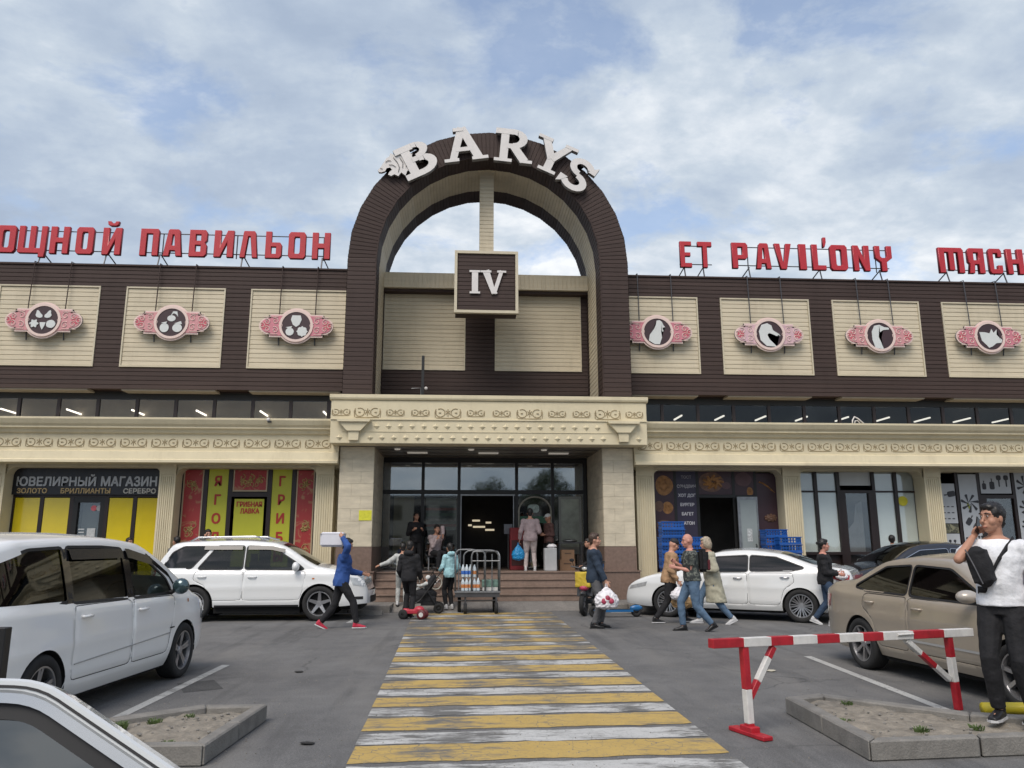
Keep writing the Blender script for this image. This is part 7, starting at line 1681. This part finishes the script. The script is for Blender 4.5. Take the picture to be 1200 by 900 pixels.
BTL = mat('bottle_clear', (.55, .62, .66), .15, var=.2, scale=8); LBB = mat('label_blue', (.05, .15, .5), .4, var=.3, scale=15); LBO = mat('label_orange', (.55, .22, .08), .4, var=.3, scale=15)
b_me = MB().lathe([(0, 0), (.042, 0), (.044, .02), (.044, .19), (.036, .22), (.016, .27), (.016, .29), (0, .29)], 12); l_me = None
bproto = None
for i, (x, y, z, lb) in enumerate([(.10+.09*k, 19.02+.1*j, .515+.31*v, ('blue' if (v == 1 and k < 3) else 'orange')) for v in range(2) for j in range(2) for k in range(5) if not (v == 1 and k == 4)]):
    t = thing('drink_bottle', '%s-label bottle on the trolley, %s layer, %s row, %s from the left' % (lb, 'upper' if z > .7 else 'lower', 'front' if y < 19.1 else 'back', ['first', 'second', 'third', 'fourth', 'fifth'][int(round((x-.10)/.09))]), 'bottle', (x, y, z), 0, 'bottle packs with %s labels on the trolley' % lb)
    if bproto is None: bo = b_me.build('bottle_body', BTL, t, True, local=True); bproto = {'b': bo.data}
    else: link('bottle_body', bproto['b'], t)
    if lb not in bproto: bproto[lb] = MB().lathe([(.0455, .07), (.0455, .15)], 12).build('bottle_label', LBB if lb == 'blue' else LBO, t, True, local=True).data
    else: link('bottle_label', bproto[lb], t)
t = thing('carton', 'flat green and white carton on the right half of the trolley', 'carton', (.72, 19.2, .515)); MB().box(.56, .92, 19.0, 19.4, .515, .60).build('tray', mat('carton_white', (.5, .5, .48), .7), t, bevel=.004); MB().box(.55, .93, 18.99, 19.41, .602, .76).build('wrapped_goods', mat('green_goods', (.12, .20, .17), .5, var=.5, scale=14), t, bevel=.01)
# ---- pushchair with toddler
pc = thing('pushchair', 'black pushchair beside the girl in the light blue hoodie', 'pushchair', (-.78, 19.3, 0), radians(180))
def lm(f, nm, m_, root, sm=False): return f.build(nm, m_, root, sm, local=True)
lm(MB().tube([(-.42, -.22, 1.02), (.10, -.22, .32), (.38, -.22, .12)], .014, 6).tube([(-.42, .22, 1.02), (.10, .22, .32), (.38, .22, .12)], .014, 6).tube([(-.42, -.22, 1.02), (-.42, .22, 1.02)], .018, 6), 'frame', BLACK, pc)
lm(MB().tube([(-.05, -.22, .52), (-.30, -.22, .12)], .014, 6).tube([(-.05, .22, .52), (-.30, .22, .12)], .014, 6), 'rear_leg', BLACK, pc)
b = MB(); b.ell((.02, 0, .42), (.30, .2, .16), 14, 8); b.cbox((.0, 0, .3), (.5, .34, .14)); me = remesh('s', b, .015, 3, .006); me.materials.append(BLKC); link('seat', me, pc)
b = MB(); b.ell((-.10, 0, .66), (.10, .19, .26), 14, 8, Matrix.Rotation(radians(-30), 3, 'Y')); me = remesh('s', b, .015, 3, .004); me.materials.append(BLKC); link('backrest', me, pc)
lm(MB().box(-.30, .1, -.18, .18, .18, .26), 'basket', BLKC, pc)
for (x, y) in ((.40, -.22), (.40, .22), (-.32, -.24), (-.32, .24)):
    lm(MB().lathe([(.05, -.02), (.11, -.02), (.12, 0), (.11, .02), (.05, .02), (.05, -.02)], 18, (x, y, .12), 'y').lathe([(0, -.012), (.05, -.012), (.05, .012), (0, .012)], 12, (x, y, .12), 'y'), 'wheel', TYRE, pc, True)
tod, q = person('toddler in white hat and pale clothes sitting in the pushchair', (-.80, 19.28, .16), radians(180), .86, dict(pel=(-.02, 0, .62), lean=-12, rf=(.62, -.12, .45), lf=(.60, .12, .50), rh=(.42, -.14, .95), lh=(.40, .14, .98)), 'jacket', LGR, LGR, WHS, 'light', None, 'none', vox=.014, build=1.15, group='people at the entrance steps')
h_ = MB(); h_.ell(q['H'](-.01, 0, .03), (.125, .11, .125), 14, 10); me = remesh('h', h_, .012, 1); me.transform(Matrix.Scale(q['s'], 4)); me.materials.append(MATS['cap_white']); link('hat', me, tod)
# ---- kids' red toy scooter
rt = thing('toy_scooter', 'small red three-wheeled toy scooter at the feet of the youth in black', 'toy', (-.98, 17.75, 0), radians(-15)); RTM = mat('toy_red', (.42, .03, .05), .4, var=.2, scale=9)
b = MB(); b.cbox((0, 0, .16), (.40, .16, .09)); b.ell((.14, 0, .2), (.12, .09, .08), 12, 8); b.cbox((-.16, 0, .2), (.10, .13, .05)); me = remesh('t', b, .012, 3); me.materials.append(RTM); link('toy_body', me, rt)
for x, y in ((.22, -.10), (.22, .10), (-.20, -.08), (-.20, .08)): lm(MB().lathe([(.03, -.025), (.095, -.03), (.105, 0), (.095, .03), (.03, .025), (.03, -.025)], 18, (x, y, .105), 'y'), 'wheel', TYRE if x < 0 else mat('toy_wheel', (.10, .012, .015), .5), rt, True)
lm(MB().lathe([(0, -.03), (.05, -.03), (.05, .03), (0, .03)], 12, (.22, -.10, .105), 'y'), 'hub_cap', WPN, rt)
# ---- moped with yellow tank box, seen from the front
mp = thing('moped', 'black moped with yellow front bag parked by the right of the steps', 'moped', (3.05, 18.75, 0), radians(-112)); YB = mat('yellow_bag', (.50, .36, .03), .6, var=.2, scale=9)
for x in (.62, -.62):
    w_ = bpy.data.objects.new('wheel', None); C.objects.link(w_); w_.parent = mp; w_.location = (x, 0, .27)
    lm(MB().lathe([(.17, -.04), (.25, -.05), (.27, 0), (.25, .05), (.17, .04), (.17, -.04)], 24, (0, 0, 0), 'y'), 'tyre', TYRE, w_, True)
    rr_ = MB().lathe([(.0, -.03), (.04, -.03), (.04, .03), (0, .03)], 12, (0, 0, 0), 'y')
    for k in range(5): rr_.tube([(0, 0, 0), (.18*cos(k*1.256), 0, .18*sin(k*1.256))], .014, 5)
    lm(rr_, 'rim', RIMM, w_)
b = MB(); b.tube([(.62, 0, .30), (.50, 0, .62), (.38, 0, .98)], [.05, .07, .05], 8); b.cbox((.42, 0, .66), (.10, .36, .50), Matrix.Rotation(radians(-14), 3, 'Y')); b.ell((.66, 0, .50), (.20, .08, .07), 12, 6); me = remesh('m', b, .016, 3); me.materials.append(mat('moped_grey', (.04, .042, .045), .35, var=.2, coat=.3)); link('front_fairing', me, mp, True)
b = MB(); b.cbox((-.30, 0, .56), (.75, .26, .26)); b.ell((-.62, 0, .64), (.22, .12, .12), 10, 6); b.cbox((.08, 0, .30), (.5, .28, .10)); me = remesh('m', b, .016, 3); me.materials.append(MATS['moped_grey']); link('rear_body', me, mp, True)
lm(MB().box(-.70, .05, -.14, .14, .72, .80), 'saddle', BLKC, mp)
lm(MB().tube([(.36, 0, .98), (.34, .0, 1.04)], .02, 6).tube([(.30, -.36, 1.08), (.36, -.12, 1.04), (.36, .12, 1.04), (.30, .36, 1.08)], .018, 8), 'handlebar', DSTEEL, mp)
b = MB(); b.ell((.40, 0, 1.02), (.09, .15, .09), 12, 8); lm(b, 'headlight_housing', BLKC, mp, True); b = MB(); b.ell((.47, 0, 1.03), (.03, .07, .045), 10, 6); lm(b, 'headlight', LCLR, mp, True)
for s_ in (-1, 1): b = MB(); b.tube([(.32, s_*.28, 1.06), (.34, s_*.32, 1.20)], .008, 5); b.ell((.34, s_*.33, 1.22), (.02, .06, .04), 10, 6); lm(b, 'mirror', BLKC, mp, True)
b = MB(); b.cbox((.62, 0, .80), (.18, .34, .34)); me = remesh('m', b, .014, 4, .006); me.materials.append(YB); link('front_bag', me, mp, True)
b = MB(); b.ell((.64, .02, .62), (.1, .12, .07), 10, 6); lm(b, 'red_cloth', BAGR, mp, True); lm(MB().tube([(-.05, -.16, .25), (-.2, -.3, .0)], .012, 5), 'stand', DSTEEL, mp)
# ---- blue electric kick scooter lying along the ground behind the man in navy
ks_ = thing('kick_scooter', 'blue and black electric kick scooter standing behind the man in navy', 'scooter', (3.45, 17.85, 0), radians(184)); KB = mat('scooter_blue', (.015, .13, .33), .35, var=.15, coat=.3)
lm(MB().cbox((-.05, 0, .14), (.72, .15, .05)), 'deck', KB, ks_); lm(MB().cbox((-.05, 0, .17), (.60, .12, .008)), 'grip_mat', RUB, ks_)
for x in (.46, -.50): lm(MB().lathe([(.05, -.03), (.11, -.035), (.125, 0), (.11, .035), (.05, .03), (.05, -.03)], 20, (x, 0, .125), 'y').lathe([(0, -.02), (.05, -.02), (.05, .02), (0, .02)], 12, (x, 0, .125), 'y'), 'wheel', TYRE, ks_, True)
b = MB(); b.ell((-.50, 0, .19), (.15, .05, .07), 12, 6); lm(b, 'mudguard', KB, ks_, True)
lm(MB().tube([(.46, 0, .14), (.36, 0, .26), (.24, 0, 1.16)], [.03, .034, .028], 10), 'stem', KB, ks_, True); lm(MB().tube([(.30, -.24, 1.18), (.24, -.08, 1.17), (.24, .08, 1.17), (.30, .24, 1.18)], .017, 8), 'handlebar', RUB, ks_); lm(MB().cbox((.24, 0, 1.2), (.06, .12, .04)), 'display', RUB, ks_)
# ---- blue crates stacked at the bakery
CRM = mat('crate_blue', (.008, .085, .34), .5, var=.15, scale=4)
cr = MB(); cr.box(-.30, .30, -.20, .20, 0, .012)
for (x0, x1, y0, y1) in ((-.30, .30, -.20, -.185), (-.30, .30, .185, .20), (-.30, -.285, -.185, .185), (.285, .30, -.185, .185)):
    cr.box(x0, x1, y0, y1, .012, .05); cr.box(x0, x1, y0, y1, .165, .195)
    n = 8 if x1-x0 > .3 else 6
    for k in range(n):
        if x1-x0 > .3: a = x0+(x1-x0)*k/n; cr.box(a+.0, a+.028, y0, y1, .05, .165)
        else: a = y0+(y1-y0)*k/n; cr.box(x0, x1, a, a+.026, .05, .165)
    cr.box(x0-.0, x1+.0, y0+.0, y1-.0, .095, .12)
lipm = MB().box(-.315, .315, -.215, -.2005, .175, .197).box(-.315, .315, .2005, .215, .175, .197)
cme = None; lme = None
for si, (x, y, n, word) in enumerate(((5.62, 20.9, 10, 'tall stack at the left of the bakery'), (6.25, 21.0, 8, 'stack behind the tan jacket'), (8.55, 21.25, 9, 'stack beside the open glass door'), (8.80, 20.95, 8, 'low stack by the fluted pilaster'))):
    for k in range(n):
        place_word = 'topmost' if k == n-1 else ('bottom' if k == 0 else ('second from the top' if k == n-2 else '%s from the bottom' % ['', 'second', 'third', 'fourth', 'fifth', 'sixth', 'seventh', 'eighth', 'ninth', 'tenth'][k]))
        t = thing('bread_crate', 'blue crate, %s in the %s' % (place_word, word), 'crate', (x+random.uniform(-.02, .02), y+random.uniform(-.02, .02), .17+k*.2), random.uniform(-.04, .04), 'blue bread crates stacked at the bakery')
        if cme is None: cme = cr.build('crate_shell', CRM, t, local=True).data; lme = lipm.build('crate_lip', CRM, t, local=True).data
        else: link('crate_shell', cme, t); link('crate_lip', lme, t)
# ---- things by the doors
t = thing('litter_bin', 'white square bin with a crumpled bag on top beside the vendor', 'bin', (2.50, 21.95, .87)); MB().prismz([(2.33, 21.8), (2.67, 21.8), (2.67, 22.1), (2.33, 22.1)], .87, 1.48).build('bin_body', mat('bin_grey_white', (.42, .43, .44), .5), t, bevel=.015); b = MB(); b.ell((2.54, 21.92, 1.53), (.14, .11, .06), 12, 6); me = remesh('x', b, .014, 1, .015); me.transform(Matrix.Translation(-t.location)); me.materials.append(BAGW); link('crumpled_bag', me, t)
t = thing('drinks_cooler', 'red drinks cabinet behind the woman in pink', 'cabinet', (1.72, 22.9, .87)); MB().box(1.45, 1.95, 22.75, 23.2, .87, 2.05).build('cabinet_body', mat('cooler_red', (.22, .02, .025), .4), t, bevel=.01); MB().box(1.49, 1.91, 22.735, 22.75, 1.0, 1.7).build('cabinet_front', mat('cooler_dark', (.06, .02, .02), .3), t)
for (x, y, z, w_, h_, lb) in ((3.0, 22.3, .87, .42, .30, 'open brown cardboard box, lower of two by the right door pillar'), (3.02, 22.32, 1.172, .36, .26, 'brown cardboard box, upper of two by the right door pillar')):
    t = thing('cardboard_box', lb, 'box', (x, y, z)); MB().cbox((0, 0, h_/2), (w_, .34, h_)).build('box_body', mat('cardboard', (.20, .12, .07), .8, var=.15), t, local=True); MB().cbox((0, -.172, h_*.62), (w_*.5, .004, h_*.12)).build('box_print', mat('box_print', (.08, .05, .035), .8), t, local=True)
t = thing('weighing_table', 'dark table with a pale tray in front of the notice board', 'table', (3.2, 23.0, .87)); MB().box(2.85, 3.55, 22.85, 23.25, 1.6, 1.64).build('table_top', DSTEEL, t)
for x in (2.88, 3.52):
    for y in (22.88, 23.22): MB().box(x-.015, x+.015, y-.015, y+.015, .87, 1.6).build('leg', DSTEEL, t)
MB().ell((3.2, 23.0, 1.68), (.22, .14, .05), 14, 6).build('tray', STEEL, t, True)
t = thing('sign_post', 'grey card holder on a thin stand inside the doorway', 'stand', (1.42, 23.2, .87)); MB().tube([(1.42, 23.2, .87), (1.42, 23.2, 1.9)], .02, 6).build('pole', DSTEEL, t); MB().box(1.30, 1.54, 23.17, 23.2, 1.88, 2.16).build('card', mat('grey_card', (.16, .17, .19), .5), t)
t = thing('stool', 'low stool under the seated person', 'stool', (-.66, 22.25, .87)); MB().box(-.86, -.46, 22.1, 22.45, 1.24, 1.29).build('seat', BLKC, t)
for x in (-.83, -.49):
    for y in (22.13, 22.42): MB().box(x-.012, x+.012, y-.012, y+.012, .87, 1.24).build('leg', STEEL, t)
# child's bicycle on the steps side
t = thing('childs_bicycle', 'small bicycle with pale spoked wheels standing before the steps', 'bicycle', (-.85, 20.65, .45), radians(25))
for x in (-.30, .30):
    w_ = bpy.data.objects.new('wheel', None); C.objects.link(w_); w_.parent = t; w_.location = (x, 0, .17)
    pts = [(.16*cos(a), 0, .16*sin(a)) for a in np.linspace(0, 2*pi, 21)[:-1]]; lm(MB().tube(pts, .016, 6, closed=True), 'tyre', mat('pale_tyre', (.42, .42, .36), .6), w_, True)
    sp_ = MB()
    for k in range(8): sp_.tube([(0, 0, 0), (.15*cos(k*.785), 0, .15*sin(k*.785))], .006, 4)
    lm(sp_, 'spokes', STEEL, w_)
lm(MB().tube([(-.30, 0, .17), (-.10, 0, .42), (.22, 0, .44), (.30, 0, .17)], .014, 6).tube([(-.10, 0, .42), (0, 0, .17), (.22, 0, .44)], .014, 6).tube([(.22, 0, .44), (.20, 0, .62)], .012, 6), 'frame', BLACK, t)
lm(MB().tube([(.20, -.18, .64), (.20, .18, .64)], .012, 6), 'handlebar', BLACK, t); lm(MB().cbox((-.12, 0, .50), (.18, .08, .04)), 'saddle', BLKC, t)
# litter on the asphalt
rnd = random.Random(5)
for k, (x, y, lb) in enumerate(((3.95, 10.2, 'crumpled pale paper scrap on the asphalt before the beige saloon'), (-1.2, 6.9, 'small dark scrap on the asphalt near the small planter'), (-2.0, 10.6, 'flat dark scrap on the asphalt beside the bay line'))):
    b = MB(); n = 7; pts = [(x+.05*(1+.4*rnd.random())*cos(a*6.28/n), y+.04*(1+.4*rnd.random())*sin(a*6.28/n), .006+.012*rnd.random()) for a in range(n)]; b.add(pts+[(p[0], p[1], p[2]+.003) for p in pts], [tuple(range(n-1, -1, -1)), tuple(range(n, 2*n))]+[(i, (i+1) % n, (i+1) % n+n, i+n) for i in range(n)])
    o = b.build('litter_scrap', [mat('scrap_pale', (.45, .42, .33), .7), RUB, RUB][k]); tag(o, lb, 'litter')
# sleeper kerbs at the bay ends
for (x0, x1, y0, lb) in ((-2.45, -1.75, 18.85, 'low dark wheel stop before the bonnet of the white crossover'),):
    o = MB().prismx([(y0, 0), (y0+.04, .09), (y0+.16, .09), (y0+.2, 0)], x0, x1).build('wheel_stop', CONC); tag(o, lb, 'wheel stop')
for (x, y, r_, nm, lb) in ((-1.55, 12.4, .32, 'manhole_cover', 'round manhole cover in the asphalt left of the crossing'),):
    pass

# ================================================================ ACROSS THE STREET, behind the camera: what the glass and the car paint reflect
LEAF = mat('leaf_green', (.055, .085, .028), .6, var=.5, scale=2); BARK = mat('bark', (.07, .055, .04), .9, var=.3, scale=12)
def tree(label, x, y, h, sd):
    rnd = random.Random(sd); t = thing('street_tree', label, 'tree', (x, y, 0), 0, 'street trees across the car park'); tr = MB(); top = (x+rnd.uniform(-.3, .3), y, h*.62)
    tr.tube([(x, y, 0), (x+.05, y, h*.3), top], [.20, .15, .07], 8)
    cl = []
    for k in range(9):
        a = k*2.4+sd; r_ = rnd.uniform(.25, .36)*h*.55; e = (x+r_*cos(a), y+r_*sin(a), h*rnd.uniform(.55, .92)); s0 = Vector((x, y, h*rnd.uniform(.3, .5))); tr.tube([s0, s0.lerp(Vector(e), .5)+Vector((0, 0, .15)), e], [.07, .045, .02], 6); cl.append((e, rnd.uniform(.7, 1.15)))
    cl.append(((x, y, h*.9), 1.)); tr.build('trunk', BARK, t, True)
    lf = MB()
    for (c_, r_) in cl:
        for k in range(330):
            v = Vector((rnd.gauss(0, 1), rnd.gauss(0, 1), rnd.gauss(0, .8))).normalized()*r_*rnd.random()**.4*h/8; p = Vector(c_)+v; u = Vector((rnd.gauss(0, 1), rnd.gauss(0, 1), rnd.gauss(0, 1))).normalized()*.10; w_ = u.orthogonal().normalized()*.06
            lf.add([p-u, p+w_, p+u, p-w_], [(0, 1, 2, 3)])
    lf.build('crown', LEAF, t)
tree('tall street tree across the car park, left of the other two', -10, -23, 8.5, 1); tree('street tree across the car park opposite the entrance', 3.2, -25, 7.6, 2); tree('bushy street tree across the car park, right of the entrance axis', 8.0, -24, 8.2, 3); tree('street tree across the car park at the far right', 19, -26, 8, 4)
ob_ = thing('reflection_building', 'unseen low pale two-storey building added across the car park for reflections', 'building', (0, -36, 0)); MB().box(-34, 34, -42, -34, 0, 6.2).build('wall', mat('far_plaster', (.36, .33, .28), .8, var=.15), ob_); MB().box(-34.4, 34.4, -42.4, -33.7, 6.201, 6.5).build('roof', ROOFM, ob_)  # unseen building, added to give glass and car paint something to reflect
wm_ = None
for k in range(26):
    for z in (1.0, 4.0):
        if wm_ is None: wo = MB().box(-.7, .7, -.03, .03, 0, 1.5).build('window', mat('far_window', (.03, .035, .04), .1, var=0), ob_, local=True); wm_ = wo
        else: wo = link('window', wm_.data, ob_)
        wo.location = Vector((-32.5+k*2.6, -33.99, z))-ob_.location
